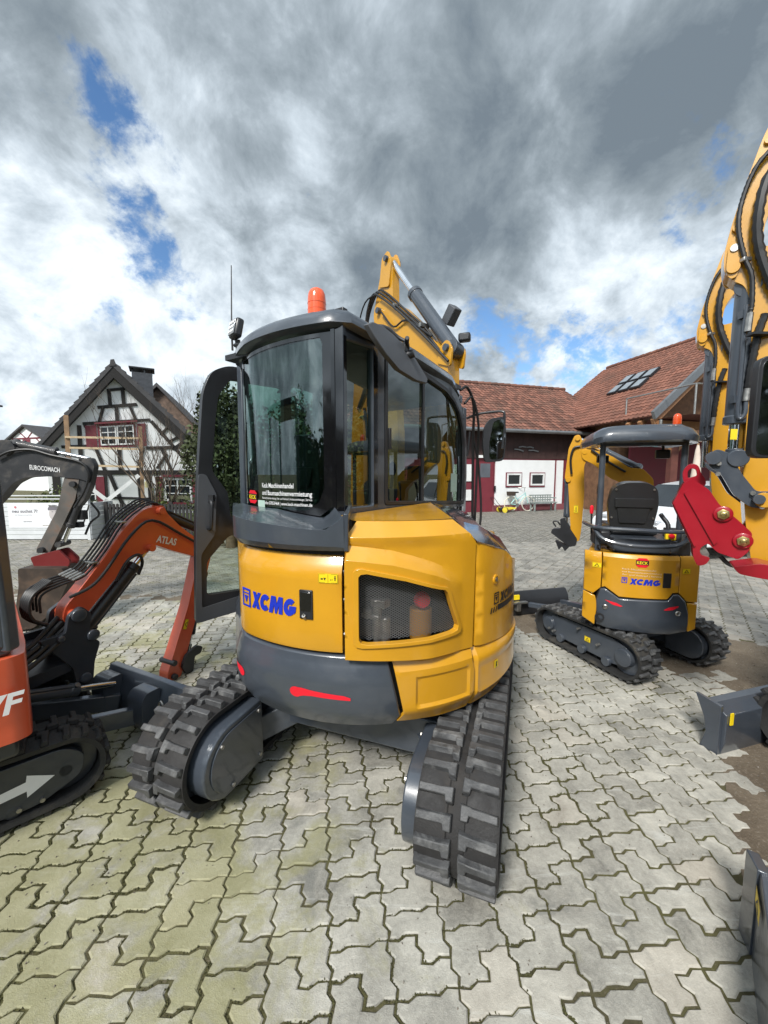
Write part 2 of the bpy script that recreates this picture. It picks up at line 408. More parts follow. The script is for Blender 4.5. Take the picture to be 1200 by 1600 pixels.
# boundary between the near pale paving and the far paving, and the dirt edge at the right
def in_near(x, y):
    if y > np.interp(x, [-8, -4.6, 1.0, 1.6, 2.6], [5.2, 5.1, 4.3, 3.72, 2.95]): return False
    return x < np.interp(y, [0, 1.1, 1.5, 2.1, 2.75, 3.2], [1.15, 1.3, 1.60, 2.06, 2.62, 3.0])
def in_far(x, y):
    return y > np.interp(x, [-8, -4.6, 1.0, 1.6, 2.6, 4, 8], [5.22, 5.12, 4.62, 4.5, 4.0, 3.3, 3.0]) 
EDGE = []
def pavers(name, m, rot, cw, ch, inside, x0, x1, y0, y1, lod, seed):
    rnd = random.Random(seed)
    hs = [(0, 0), (.34, -.085), (.62, .075)]; vsq = [(0, 0), (.10, .34), (-.075, .64)]
    def edge(a, b):
        dx, dy = b[0]-a[0], b[1]-a[1]
        if dy == 0:
            e_ = [(p[0], p[1]) for p in hs] if dx > 0 else [(0, 0)]+[(p[0]-1, p[1]) for p in reversed(hs[1:])]
        else:
            e_ = [(p[0], p[1]) for p in vsq] if dy > 0 else [(0, 0)]+[(p[0], p[1]-1) for p in reversed(vsq[1:])]
        return [(a[0]+p[0], a[1]+p[1]) for p in e_]
    # two L stones in a 2 x 3 block (and mirrored)
    A = [(0, 0), (1, 0), (2, 0), (2, 1), (1, 1), (1, 2), (0, 2), (0, 1)]
    B = [(1, 1), (2, 1), (2, 2), (2, 3), (1, 3), (0, 3), (0, 2), (1, 2)]
    fl = lambda P_: [(2-x, y) for x, y in reversed(P_)]
    shapes = {}
    for key, poly in (('A0', A), ('B0', B), ('A1', fl(A)), ('B1', fl(B))):
        q = []
        for i in range(8): q += edge(poly[i], poly[(i+1) % 8])
        q = np.array(q)*[cw, ch]
        nx = np.roll(q, -1, 0)-q; nx /= np.linalg.norm(nx, axis=1)[:, None]; pv = np.roll(nx, 1, 0)
        nrm = np.stack([-(nx+pv)[:, 1], (nx+pv)[:, 0]], 1); nrm /= (np.linalg.norm(nrm, axis=1)**2/2)[:, None]
        shapes[key] = (q, nrm)
    ca, sa = math.cos(R(rot)), math.sin(R(rot)); V = []; F = []; o = 0
    W_, H_ = 2*cw, 3*ch
    ext = max(abs(x0), abs(x1), abs(y0), abs(y1))*1.45
    for i in range(int(-ext/W_), int(ext/W_)):
        for j in range(int(-ext/H_), int(ext/H_)):
            bx = i*W_; by = j*H_+(i % 2)*ch
            X, Y = bx*ca-by*sa, bx*sa+by*ca
            if not (x0-.3 < X < x1+.3 and y0-.3 < Y < y1+.3) or abs(X) > Y*1.15+1.4: continue
            f = rnd.random() < .5
            for k in (('A1', 'B1') if f else ('A0', 'B0')):
                q, nr = shapes[k]; cx, cy = q.mean(0)+[bx, by]
                if not inside(cx*ca-cy*sa, cx*sa+cy*ca): continue
                gap = .0030+rnd.random()**1.5*.0046; far = Y > lod
                rings = ((gap+.003, 0),) if far else ((gap-.0005, -.018), (gap, -.004), (gap+.0032, 0))
                tx, ty = rnd.uniform(-.010, .010), rnd.uniform(-.010, .010); dz = rnd.uniform(-.003, 0); dr = rnd.gauss(0, .007); c2, s2 = math.cos(dr), math.sin(dr)
                n = len(q)
                if not far and Y < 4: e2_ = q-nr*gap*.3+[bx, by]; EDGE.append(np.stack([e2_[:, 0]*ca-e2_[:, 1]*sa, e2_[:, 0]*sa+e2_[:, 1]*ca], 1))
                for ins, z in rings:
                    p = q+nr*ins*(1+0)+[bx, by]
                    r_ = p-[cx, cy]; p = np.stack([cx+r_[:, 0]*c2-r_[:, 1]*s2, cy+r_[:, 0]*s2+r_[:, 1]*c2], 1)
                    zz = z+dz+(0 if far else (r_[:, 0]*tx+r_[:, 1]*ty))
                    V.append(np.stack([p[:, 0]*ca-p[:, 1]*sa, p[:, 0]*sa+p[:, 1]*ca, np.broadcast_to(zz, (n,))], 1))
                for r_i in range(len(rings)-1):
                    for t in range(n): F.append((o+r_i*n+t, o+r_i*n+(t+1) % n, o+(r_i+1)*n+(t+1) % n, o+(r_i+1)*n+t))
                F.append(tuple(range(o+(len(rings)-1)*n, o+len(rings)*n))); o += n*len(rings)
    V = np.concatenate(V); V[:, :2] += np.random.default_rng(seed).normal(0, .0011, (len(V), 2)); me = bpy.data.meshes.new(name); me.from_pydata(V.tolist(), [], F); me.materials.append(m)
    ob = bpy.data.objects.new(name, me); C.objects.link(ob); tag(ob, kind='structure'); return ob
pavers('near_paving', PAV, 9, .100, .078, in_near, -7, 3.4, .3, 5.6, 99, 3)
pavers('far_paving', PAVF, -38, .100, .085, in_far, -14, 24, 3, 21, 9, 5)
def sheet(name, poly, z, m, kind='structure'):
    o = MBx([(x, y, z) for x, y in poly], [tuple(range(len(poly)))]).build(name, m, sm=0); return tag(o, kind=kind)
sheet('dirt_strip', [(1.08, .2), (1.24, 1.1), (1.50, 1.5), (1.95, 2.1), (2.45, 2.70), (2.4, 2.90), (1.5, 3.66), (.95, 4.22), (.2, 4.30), (.2, 4.74), (1.0, 4.65), (1.6, 4.53), (2.6, 4.03), (4, 3.33), (8, 3.03), (8, .2)], -.0035, DIRT)

sheet('dirt_seam', [(-9, 5.02), (-4.6, 4.95), (.2, 4.40), (.2, 4.72), (-4.6, 5.26), (-9, 5.36)], -.0030, DIRT)
# moss growing out of the joints, crumbs of grit on the stones
def scatter(name, m, pts, size, up, seed, flat=False):
    r = np.random.default_rng(seed); n = len(pts); size = size; a = r.normal(size=(n, 3)); a[:, 2] = np.abs(a[:, 2])*up; a /= np.linalg.norm(a, axis=1)[:, None]
    b = np.cross(a, r.normal(size=(n, 3))); b /= np.linalg.norm(b, axis=1)[:, None]; s_ = (size*r.uniform(.4, 1.5, n)**1.5)[:, None]; c = np.cross(a, b)
    P_ = np.array(pts)
    if flat: V = np.stack([P_+b*s_, P_-b*s_*.6+c*s_*.7, P_-b*s_*.5-c*s_*.8, P_+a*s_*.9+[0, 0, .001]], 1).reshape(-1, 3); F = [f for i in range(n) for f in ((4*i, 4*i+1, 4*i+3), (4*i+1, 4*i+2, 4*i+3), (4*i+2, 4*i, 4*i+3))]
    else: V = np.stack([P_-b*s_*.35, P_+b*s_*.35, P_+a*s_], 1).reshape(-1, 3); F = [(3*i, 3*i+1, 3*i+2) for i in range(n)]
    me = bpy.data.meshes.new(name); me.from_pydata(V.tolist(), [], F); me.materials.append(m); o = bpy.data.objects.new(name, me); C.objects.link(o); return tag(o, kind='stuff')
rr = np.random.default_rng(8); mp_ = []
def vn(x, y): return math.sin(x*3.1+1.3*math.sin(y*2.3))+math.sin(y*4.3+1.7*math.sin(x*3.7))+.6*math.sin(x*9+y*7)
for E_ in EDGE:
    for i in range(len(E_)):
        a, b = E_[i], E_[(i+1) % len(E_)]; m_ = (a+b)/2; wgt = vn(*m_)*.5+(.75 if m_[0] < .2 else .0)-(m_[1]-1.5)*.16
        strip = abs(m_[0]-np.interp(m_[1], [.9, 1.31], [.54, .42])) < .05 and m_[1] < 1.4
        if strip: wgt = 2.6
        k = int(max(0, wgt)*16*rr.random())
        for _ in range(k): t = rr.random(); p = a+(b-a)*t+rr.normal(0, .0022, 2); mp_.append((p[0], p[1], -.007+rr.random()*.004))
MOSS = soil_mat('joint_moss_green', (.095, .095, .030), (.065, .060, .024), (.13, .115, .055))
scatter('joint_moss', MOSS, mp_, .0030, 1.2, 3, True)
gp = [(x, y, .0) for x, y in zip(rr.uniform(-2.6, 2.4, 5200), rr.uniform(.7, 4.2, 5200)) if vn(x*1.3+2, y*1.1) > rr.uniform(-1.2, 2.2) and in_near(x, y)]
GRIT = soil_mat('grit_crumbs', (.22, .19, .15), (.12, .10, .08), (.45, .43, .38)); scatter('grit', GRIT, gp, .0028, 1, 5, True)
dp = [(x, y, -.003) for x, y in zip(rr.uniform(1.1, 6, 9000), rr.uniform(.8, 4.6, 9000)) if not in_near(x-.03, y) and not in_far(x, y)]
scatter('loose_gravel', GRIT, dp, .0055, 1, 6, True)
# ------------------------------------------------------------------ shared excavator parts
XF = None
class XB(MB):
    def __init__(s): MB.__init__(s, XF)
def SH(b): b.xf = XF; return b
def make_track(parent, x, w_, a, r1, r2, z0, lugs_mat=None, belt=RUB, pitch=.088, hang=0., lug_h=.028, frame_mat=GRY, side=1, rollers=3, cover='blank', th=.035):
    """crawler track: rear wheel (sprocket) at y=-a with radius r1, front at y=+a with radius r2 (outer radii of the belt)"""
    # outer path
    P_ = []
    n = 22
    for i in range(n+1): t = R(-90-180*i/n); P_.append((-a+r1*math.cos(t), z0+r1+r1*math.sin(t)))       # rear: bottom -> top going backward
    top_s = P_[-1]
    for i in range(1, 20): t = i/20; P_.append((-a+2*a*t, z0+2*r1+(2*r2-2*r1)*t-hang*math.sin(math.pi*t)))
    for i in range(n+1): t = R(90-180*i/n); P_.append((a+r2*math.cos(t), z0+r2+r2*math.sin(t)))
    for i in range(1, 20): t = i/20; P_.append((a-2*a*t, z0))
    P_ = [Vector((0, p[0], p[1])) for p in P_]
    seg = [0]; 
    for i in range(len(P_)): seg.append(seg[-1]+(P_[(i+1) % len(P_)]-P_[i]).length)
    T = seg[-1]; import bisect
    def at(s, h):
        s %= T; i = min(bisect.bisect_right(seg, s)-1, len(P_)-1); f = (s-seg[i])/(seg[i+1]-seg[i])
        p0, p1 = P_[i], P_[(i+1) % len(P_)]; d = (p1-p0).normalized(); q = P_[i-1]; r_ = P_[(i+2) % len(P_)]
        d = ((p0-q).normalized()+(p1-p0).normalized()).normalized().lerp(((p1-p0).normalized()+(r_-p1).normalized()).normalized(), f).normalized()
        nrm = Vector((0, -d.z, d.y)); nrm = Vector((0, d.z, -d.y))
        c = Vector((0, 0, z0+r1)); pm = p0.lerp(p1, f)
        if (pm+nrm*.01-Vector((0, max(-a, min(a, pm.y)), z0+(r1+r2)/2))).length < (pm-nrm*.01-Vector((0, max(-a, min(a, pm.y)), z0+(r1+r2)/2))).length: nrm = -nrm
        return pm+nrm*h
    K = int(T/pitch); pit = T/K
    b = XB(); M_ = K*3; vs = []; fs = []
    hw = w_/2
    prof = [(-hw, -th*.25), (-hw+.02, 0), (-.035, 0), (-.03, -.008), (.03, -.008), (.035, 0), (hw-.02, 0), (hw, -th*.25), (hw-.004, -th), (.03, -th), (.03, -th), (-.03, -th), (-hw+.004, -th)]
    for i in range(M_):
        for px, ph in prof: vs.append(at(T*i/M_, -lug_h+ph)+Vector((x+px, 0, 0)))
    k = len(prof)
    for i in range(M_):
        for j in range(k): fs.append((i*k+j, i*k+(j+1) % k, ((i+1) % M_)*k+(j+1) % k, ((i+1) % M_)*k+j))
    b.add(vs, fs)
    # inner drive lugs
    for i in range(K):
        s0 = i*pit
        vs = [at(s0+ds, -lug_h-th-dh)+Vector((x+dx, 0, 0)) for dh, q in ((-.002, 1.), (.035, .7)) for ds, dx in ((-.016*q, -.03), (.016*q, -.03), (.016*q, .03), (-.016*q, .03))]
        b.add(vs, [(0, 3, 2, 1), (4, 5, 6, 7), (0, 1, 5, 4), (1, 2, 6, 5), (2, 3, 7, 6), (3, 0, 4, 7)])
    tr = b.build('rubber_track', belt, parent, bev=0, sm=30)
    # tread lugs: two staggered rows of hooked blocks
    b = XB()
    W2 = hw-.004
    for i in range(K):
        for sd_ in (-1, 1):
            s0 = (i+(.5 if sd_ > 0 else 0))*pit
            pl_ = [(W2, -.022), (W2, .020), (.034, .030), (.018, .030), (.018, -.030), (.034, -.030), (.050, -.012)]
            pl_ = [(W2, -.018), (W2, .013), (.060, .016), (.012, .022), (.012, -.036), (.040, -.036), (.044, -.014)]
            kk = pit/.088; vs = []
            for h, sh in ((-.006, 1.16), (lug_h*.85, .90)):
                cx = W2/2+.01
                for px, ps in pl_: vs.append(at(s0+ps*kk*sh*.95, -lug_h+h)+Vector((x+sd_*(cx+(px-cx)*(1 if h < 0 else .95)), 0, 0)))
            n_ = len(pl_)
            b.add(vs, [tuple(range(n_)), tuple(range(n_, 2*n_))]+[(j, (j+1) % n_, n_+(j+1) % n_, n_+j) for j in range(n_)])
    b.build('tread_lugs', lugs_mat or LUG, tr, bev=.003, sm=30, seg=1)
    # frame
    ti = lug_h+th+.012; fr_ = XB()
    fw = w_*.62; yl = a-r2*.2
    zc = z0+(r1+r2)/2
    mpf = lambda u, v, t: Vector((x+t, u, v))
    prof = roundpoly([(-a-r1*.15, z0+ti+.07), (-a+r1*.5, z0+ti+.03), (a-r2*.2, z0+ti+.03), (a+r2*.1, z0+ti+.06), (a-.02, z0+2*r2-ti-.03), (a-r2, z0+2*r2-ti-.01), (-a+r1*.6, z0+2*r1-ti-.02), (-a-r1*.1, z0+2*r1-ti-.05)], .03)
    fr_.prism(prof, mpf, -fw/2, fw/2)
    f = fr_.build('track_frame', frame_mat, parent, bev=.005)
    for yy, rr, nm in ((-a, r1-ti+.008, 'sprocket'), (a, r2-ti+.006, 'idler_wheel')):
        q = XB(); q.lathe([(rr, -w_*.2), (rr, w_*.2)], (x, yy, z0+(r1 if yy < 0 else r2)), (1, 0, 0)); q.lathe([(rr*.55, w_*.2), (rr*.5, w_*.42), (rr*.2, w_*.44)], (x, yy, z0+(r1 if yy < 0 else r2)), (1, 0, 0))
        q.lathe([(rr*.55, w_*.2), (rr*.5, w_*.42), (rr*.2, w_*.44)], (x, yy, z0+(r1 if yy < 0 else r2)), (-1, 0, 0)); q.build(nm, frame_mat, parent, bev=.003)
    for i in range(rollers):
        yy = -a*.62+(a*1.24)*i/max(1, rollers-1); q = XB(); rr = .048 if r1 > .2 else .038
        q.lathe([(rr, -w_*.42), (rr, -w_*.3), (rr*.6, -w_*.28), (rr*.6, w_*.28), (rr, w_*.3), (rr, w_*.42), (rr*.4, w_*.45)], (x, yy, z0+ti-.008+rr), (1, 0, 0)); q.build('track_roller', frame_mat, parent, bev=.002)
    return f
def cylinder(parent, a, b, r, frac=.55, rod=None, name='hydraulic_cylinder', m=None, port=True, eye=True):
    """barrel from a, chromed rod to b"""
    a, b = Vector(a), Vector(b); d = (b-a); l = d.length; d.normalize(); m = m or GRY
    q = XB(); c = a+d*l*frac
    q.lathe([(r*.7, 0), (r, .01), (r, l*frac-.05), (r*1.12, l*frac-.045), (r*1.12, l*frac-.005), (r*.9, l*frac)], a, d)
    if eye: 
        s_ = d.orthogonal().normalized(); q.cyl(a-s_*r*.9, a+s_*r*.9, r*1.05)
    o = q.build(name, m, parent, bev=.002)
    k = XB(); k.cyl(c-d*.01, b, rod or r*.5, n=20); k.build('piston_rod', CHR, o)
    if port:
        s_ = d.orthogonal().normalized()*r*1.12; h = XB(); h.tube([a+d*.05+s_, a+d*l*frac*.9+s_], .009, 8, sm=1); h.cyl(a+d*.05+s_*.4, a+d*.05+s_*1.3, .014, n=8); h.cyl(c-d*.03+s_*.4, c-d*.03+s_*1.3, .014, n=8); h.build('cylinder_pipe', m, o)
    return o
def pins(parent, pts, r, m=GRY, name='pivot_pin', n=None, half=.1):
    for p in pts:
        q = XB(); p = Vector(p); n_ = Vector(n)
        q.lathe([(r*.96, -half), (r, -half+.004), (r, half-.004), (r*.96, half)], p, n_); q.build(name, m, parent)
def beacon(parent, loc, s=1.):
    q = XB(); q.lathe([(.056*s, -.03), (.058*s, .022*s), (.05*s, .03*s)], loc); o = q.build('beacon_base', BLK, parent, bev=.003)
    q = XB(); x, y, z = loc; q.lathe([(.046*s, .028*s), (.045*s, .105*s), (.042*s, .130*s), (.034*s, .148*s), (.020*s, .158*s), (.002, .161*s)], loc, n=32)
    q.build('warning_beacon', ORB, parent)
    q = XB(); [q.lathe([(.0465*s, k), (.0465*s, k+.002)], loc, n=32) for k in (.055*s, .085*s)]; q.build('beacon_ring', ORB, o)
def logo_mark(mpf, m, parent, u, v, h, xf=None):
    """square mark: ring round a down-pointing wedge"""
    w_ = h*.80
    def rr(p, holes=()):
        pts, tris, _ = fill(p, holes); return [mpf(a, b, .0015) for a, b in pts], tris
    b = XB(); sq = [(u, v), (u+w_, v), (u+w_, v+h), (u, v+h)]; t = h*.12
    b.add(*rr(sq, [[(u+t, v+t), (u+w_-t, v+t), (u+w_-t, v+h-t), (u+t, v+h-t)]]))
    b.add(*rr([(u+w_*.25, v+h*.62), (u+w_*.75, v+h*.62), (u+w_*.5, v+h*.22)])); b.add(*rr([(u+w_*.22, v+h*.70), (u+w_*.78, v+h*.70), (u+w_*.82, v+h*.78), (u+w_*.18, v+h*.78)]))
    return b.build('logo_mark', m, parent, sm=0)
def heavy_logo(mpf, m, parent, u0, v0, h, W_, shear=.18):
    """bold X C M G, drawn as polygons"""
    L_ = []
    L_.append([[(0, 0), (.34, 0), (.47, .24), (.58, 0), (.95, 0), (.66, .5), (.93, 1), (.59, 1), (.47, .77), (.35, 1), (-.02, 1), (.27, .5)]])
    def cc(cx, a0, a1, ro, ri, n=14): return [(cx+ro*.52*math.cos(R(a)), .5+ro*.5*math.sin(R(a))) for a in np.linspace(a0, a1, n)]+[(cx+ri*.52*math.cos(R(a)), .5+ri*.5*math.sin(R(a))) for a in np.linspace(a1, a0, n)]
    L_.append([cc(1.44, 40, 320, 1, .34)])
    L_.append([[(1.90, 0), (2.28, 0), (2.38, .50), (2.52, 0), (2.68, 0), (2.84, .50), (2.86, 0), (3.22, 0), (3.12, 1), (2.74, 1), (2.60, .56), (2.46, 1), (2.02, 1)]])
    L_.append([cc(3.78, 45, 330, 1, .34), [(3.74, .58), (4.32, .58), (4.32, .26), (4.20, .14), (4.02, .34), (3.74, .34)]])
    b = XB(); tot = 4.34
    for gl in L_:
        for k_, p in enumerate(gl):
            P2 = []
            n_ = len(p)
            for i in range(n_):
                a, c = p[i], p[(i+1) % n_]; kk = max(1, int(abs(c[0]-a[0])/.2)+1)
                P2 += [(a[0]+(c[0]-a[0])*j/kk, a[1]+(c[1]-a[1])*j/kk) for j in range(kk)]
            pts, tris, _ = fill(P2)
            b.add([mpf(u0+(x+y*shear)*W_/tot, v0+y*h, .0015+.0003*k_) for x, y in pts], tris)
    return b.build('maker_lettering', m, parent, sm=0)
def plane_map(o, u, v):
    o, u, v = Vector(o), Vector(u).normalized(), Vector(v).normalized(); n = u.cross(v).normalized()
    return lambda a, b, t=0.: o+u*a+v*b+n*t
def warn_label(mpf, parent, u, v, w_, h, two=False):
    b = XB(); b.add([mpf(u+w_*i/4, v+h*j, .0012) for j in (0, 1) for i in range(5)], [(i, i+1, i+6, i+5) for i in range(4)])
    o = b.build('warning_label', WARN, parent, sm=0)
    b = XB()
    def q(x0, y0, x1, y1): b.add([mpf(u+w_*x, v+h*y, .002) for x, y in ((x0, y0), (x1, y0), (x1, y1), (x0, y1))], [(0, 1, 2, 3)])
    q(.02, .04, .98, .07); q(.02, .93, .98, .96); q(.02, .04, .035, .96); q(.965, .04, .98, .96)
    if two: q(.49, .04, .505, .96); q(.12, .35, .24, .5); q(.26, .5, .40, .56); q(.30, .3, .36, .5); q(.62, .3, .66, .42); q(.70, .35, .74, .42); q(.83, .25, .88, .8); q(.80, .5, .91, .55)
    else:
        b.add([mpf(u+w_*x, v+h*y, .002) for x, y in ((.2, .2), (.5, .85), (.8, .2), (.68, .27), (.5, .66), (.32, .27))], [(0, 1, 4, 5), (1, 2, 3, 4), (2, 0, 5, 3)])
    b.build('label_print', BLKD, o, sm=0)
    return o
def keck(mpf, parent, u, v, s):
    b = XB(); oc = [(-.5, -.22), (-.3, -.42), (.3, -.42), (.5, -.22), (.5, .22), (.3, .42), (-.3, .42), (-.5, .22)]
    pts, tris, _ = fill(oc); b.add([mpf(u+x*s, v+y*s, .0015) for x, y in pts], tris); o = b.build('dealer_sticker', REFL, parent, sm=0)
    b = XB(); b.add([mpf(u+x*s, v+y*s, .002) for x, y in ((-.5, -.2), (0, -.2), (.5, -.2), (.5, .2), (0, .2), (-.5, .2))], [(0, 1, 4, 5), (1, 2, 3, 4)]); b.build('sticker_band', BLKD, o, sm=0)
    decal_text('sticker_lettering', 'KECK', s*.26, lambda a, c, t: mpf(a, c, .0026), WARN, o, u-s*.43, v-s*.13, width=s*.86, bold=.025, xf=XF)
# ------------------------------------------------------------------ the big mini excavator in the middle
S0 = Vector((-.085, 2.43, 0)); UC = Vector((-.022, 2.36, 0)); UH = 20; PSI = 32
ex = thing('mini_excavator', 'large yellow mini excavator with glass cab and open door in the middle of the yard', 'excavator', UC, -UH, 'yellow mini excavators')
INV = (Matrix.Translation(UC) @ Rz(-UH)).inverted()
XF = Matrix.Translation((0, -.11, 0))
make_track(ex, -.655, .30, .74, .255, .245, 0, hang=.012)
XF = None
make_track(ex, .635, .30, .74, .255, .245, 0, hang=.012)
q = XB()                                             # undercarriage frame
q.cyl((0, 0, .36), (0, 0, .50), .36, n=40)
q.build('slew_ring', BLK, ex)
q = XB()
for sx in (-1, 1):
    for sy in (-1, 1):
        q.add([(sx*.18, sy*.30, .40), (sx*.18, sy*.10, .40), (sx*.53, sy*.34, .27), (sx*.53, sy*.62, .27),
               (sx*.18, sy*.30, .26), (sx*.18, sy*.10, .26), (sx*.53, sy*.34, .12), (sx*.53, sy*.62, .12)],
              [(0, 1, 2, 3), (4, 7, 6, 5), (0, 3, 7, 4), (1, 5, 6, 2), (3, 2, 6, 7), (0, 4, 5, 1)])
q.box((0, 0, .33), (.44, .64, .15))
q.box((0, -.335, .315), (.52, .03, .15)); q.box((0, .335, .315), (.52, .03, .15))
q.prism([(-.66, .41), (.62, .41), (.62, .12), (.54, .11), (.38, .22), (-.42, .22), (-.58, .11), (-.66, .12)], lambda u, v, t: Vector((u, -.44+t, v)), -.03, .03)
q.build('centre_frame', GRY, ex, bev=.008)
for s in (-1, 1):                                    # inner motor covers: rounded behind, square in front
    XF = Matrix.Translation((0, -.11, 0)) if s < 0 else None
    q = XB(); xx = s*.475-(.02 if s < 0 else 0)
    prof = arc(-.74, .255, .165, 90, 270, 12)+[(-.50, .09), (-.50, .42)]
    q.prism(prof, lambda u, v, t: Vector((xx+t, u, v)), -.055, .055); o = q.build('motor_guard', GRY, ex, bev=.012)
    q = XB()
    q.prism([(y*.86-.09, z*.86+.036) for y, z in prof], lambda u, v, t: Vector((xx-s*t, u, v)), .055, .062); q.build('guard_plate', GRY, o, bev=.002)
    for y, z in ((-.54, .38), (-.54, .14), (-.74, .13), (-.80, .36)): q = XB(); q.cyl((xx-s*.06, y, z), (xx-s*.070, y, z), .010, n=6); q.build('bolt', STL, o)
XF = None
q = XB()                                             # dozer blade in front
q.prism([(1.16, .0), (1.20, .0), (1.17, .12), (1.18, .26), (1.23, .37), (1.19, .37), (1.14, .26), (1.13, .12)], lambda u, v, t: Vector((t, u, v)), -.76, .76)
bl = q.build('dozer_blade', GRY, ex, bev=.003)
q = XB(); [q.beam((s*.35, .3, .26), (s*.42, 1.15, .20), .09, .09) for s in (-1, 1)]; q.build('blade_arm', GRY, ex, bev=.005)
q = XB(); q.box((.70, 1.205, .385), (.08, .03, .008)); q.build('blade_reflector', WARN, bl)

XF = INV @ Matrix.Translation(S0) @ Rz(-PSI)
RB = .87
dg = lambda a: RB*R(a)
def cylm(Rf, R0=RB):
    def f(u, z, t):
        a = u/R0; r = (Rf(math.degrees(a), z) if callable(Rf) else Rf)+t
        A0 = R(-8)
        if a >= A0 or r < .6: return Vector((r*math.sin(a), -r*math.cos(a), z))
        rc = .25; off = r-R0; du = (A0-a)*R0; cx, cy = (R0-rc)*math.sin(A0), -(R0-rc)*math.cos(A0); tot = R(37-8)*rc
        th = A0-du/rc if du < tot else R(-37); e = max(0, du-tot)
        return Vector((cx+(rc+off)*math.sin(th)-e*math.cos(th), cy-(rc+off)*math.cos(th)-e*math.sin(th), z))
    return f
def ap(poly): return [(dg(a), z) for a, z in poly]
def intp(x, xs, ys): return float(np.interp(x, xs, ys))
# rear engine door with the lettering
rd = lambda a, z: .865-intp(z, [1.19, 1.258], [0, .035])*1.0-intp(z, [.84, .86], [.006, 0])
door = SH(curved(ap([(-64, .845), (26, .845), (26, 1.258), (-64, 1.258)]), cylm(rd), .03, rows=(.86, .95, 1.05, 1.15, 1.19, 1.225))).build('engine_door', YEL, ex, bev=.0014)
fl = cylm(lambda a, z: .867)
heavy_logo(fl, BLUE, door, dg(-5.2), .988, .078, dg(17.2))
logo_mark(fl, BLUE, door, dg(-10.6), .982, .088)
warn_label(fl, door, dg(19.4), 1.148, dg(5.6), .040, True)
warn_label(fl, door, dg(-26), 1.13, dg(4), .06)
h = SH(curved(ap([(13.6, .985), (17.6, .985), (17.6, 1.112), (13.6, 1.112)]), cylm(.872), .01)).build('door_handle', BLK, door, bev=.003)
SH(curved(ap([(14.0, 1.02), (17.2, 1.02), (17.2, 1.104), (14.0, 1.104)]), cylm(.8745), .004)).build('handle_flap', FRIT, h, bev=.002)
q = XB(); c_ = cylm(.88)(dg(15.1), 1.003, 0); q.cyl(c_*.985, c_, .008, n=12); q.cyl(c_, c_+Vector((0, 0, .010)), .003, n=6); q.build('lock', STL, h)
q = XB(); pts_ = []
SH(curved(ap([(-64, .84), (27.5, .84), (27.5, 1.34), (-64, 1.30)]), cylm(.815), .02)).build('engine_bay_lining', BLK, ex)
for z_ in (.93, 1.08, 1.20): q = XB(); c_ = cylm(.858)(dg(26.6), z_, 0); q.cyl(c_*.98, c_, .005, n=8); q.build('hinge_bolt', STL, door)
# counterweight
rc = lambda a, z: intp(z, [.495, .555, .600, .745, .790, .835], [.825, .862, .886, .892, .872, .860])
cwp = [(-66, .50), (40.6, .50), (42.6, .56), (38.4, .832), (-66, .832)]
cw = SH(curved(ap(cwp), cylm(rc), .10, rows=(.53, .555, .6, .66, .70, .745, .79, .81), step=.05)).build('counterweight', GRY, ex, bev=.008, sm=28)
mk = cylm(lambda a, z: rc(a, z)+.0015)
for s_, c0 in ((1, 11.0), (-1, -8.8)):
    P_ = [(17.4, .662), (15.5, .671), (10, .677), (5.5, .683), (3.4, .687)]+[(1.5+1.9*math.cos(R(t)), .664+.0235*math.sin(R(t))) for t in range(75, 325, 20)]+[(3.8, .652), (6.5, .656), (12, .653), (17.4, .650)]
    P_ = [(c0+s_*(a), z) for a, z in P_]; P_ = P_[::-1] if s_ > 0 else P_
    SH(curved(ap(P_), mk, 0, step=.02, rows=())).build('red_reflector', REFL, cw, sm=0)
# underside
q = XB(); n_ = 60
q.add([(.80*math.cos(2*math.pi*i/n_), .80*math.sin(2*math.pi*i/n_), .515) for i in range(n_)]+[(.80*math.cos(2*math.pi*i/n_), .80*math.sin(2*math.pi*i/n_), .56) for i in range(n_)], [tuple(range(n_)), tuple(range(n_, 2*n_))]+[(i, (i+1) % n_, n_+(i+1) % n_, n_+i) for i in range(n_)])
q.build('turntable', BLK, ex)
# right rear cover with the grille
def ru(a, z):
    r = .868-intp(z, [1.335, 1.40], [0, .070])
    # swept crease over the grille
    zc = intp(a, [27, 33, 40, 46, 52, 57, 62], [1.285, 1.277, 1.262, 1.236, 1.205, 1.170, 1.13]); k = 1-min(1, max(0, (a-50)/12))
    r += .034*k*max(0, min(1, (zc-z)/.03))
    r -= .016*k*max(0, min(1, (z-zc)/.022))*max(0, min(1, (1.335-z)/.03+.0))
    return r
hole = roundpoly([(30.9, .905), (59.8, .915), (57.6, 1.02), (54.6, 1.115), (31.0, 1.198)], 2.0)
hole = [(30.9, .925), (31.5, .910), (33, .905), (57.8, .912), (59.5, .918), (59.9, .935), (57.2, 1.03), (55.6, 1.095), (54.6, 1.110), (52.5, 1.118), (43, 1.166), (33, 1.200), (31.5, 1.197), (30.9, 1.186)]
rows_ = tuple(.84+i*.02 for i in range(28))
zc_ = lambda a: intp(a, [27, 33, 40, 46, 52, 57, 62], [1.285, 1.277, 1.262, 1.236, 1.205, 1.170, 1.13])
crease = [(dg(a), zc_(a)+o_) for a in np.arange(27.6, 64, .8) for o_ in (-.030, 0., .022)]
rcov = SH(curved(ap([(27.2, .835), (39.3, .828), (53, .818), (66.6, .806), (67.2, 1.296), (61.6, 1.397), (29.8, 1.402), (27.2, 1.345)]), cylm(ru), .022, holes=[ap(hole)[::-1]], rows=rows_, step=.02, extra=crease)).build('grille_cover', YEL, ex, bev=.0014, sm=24)
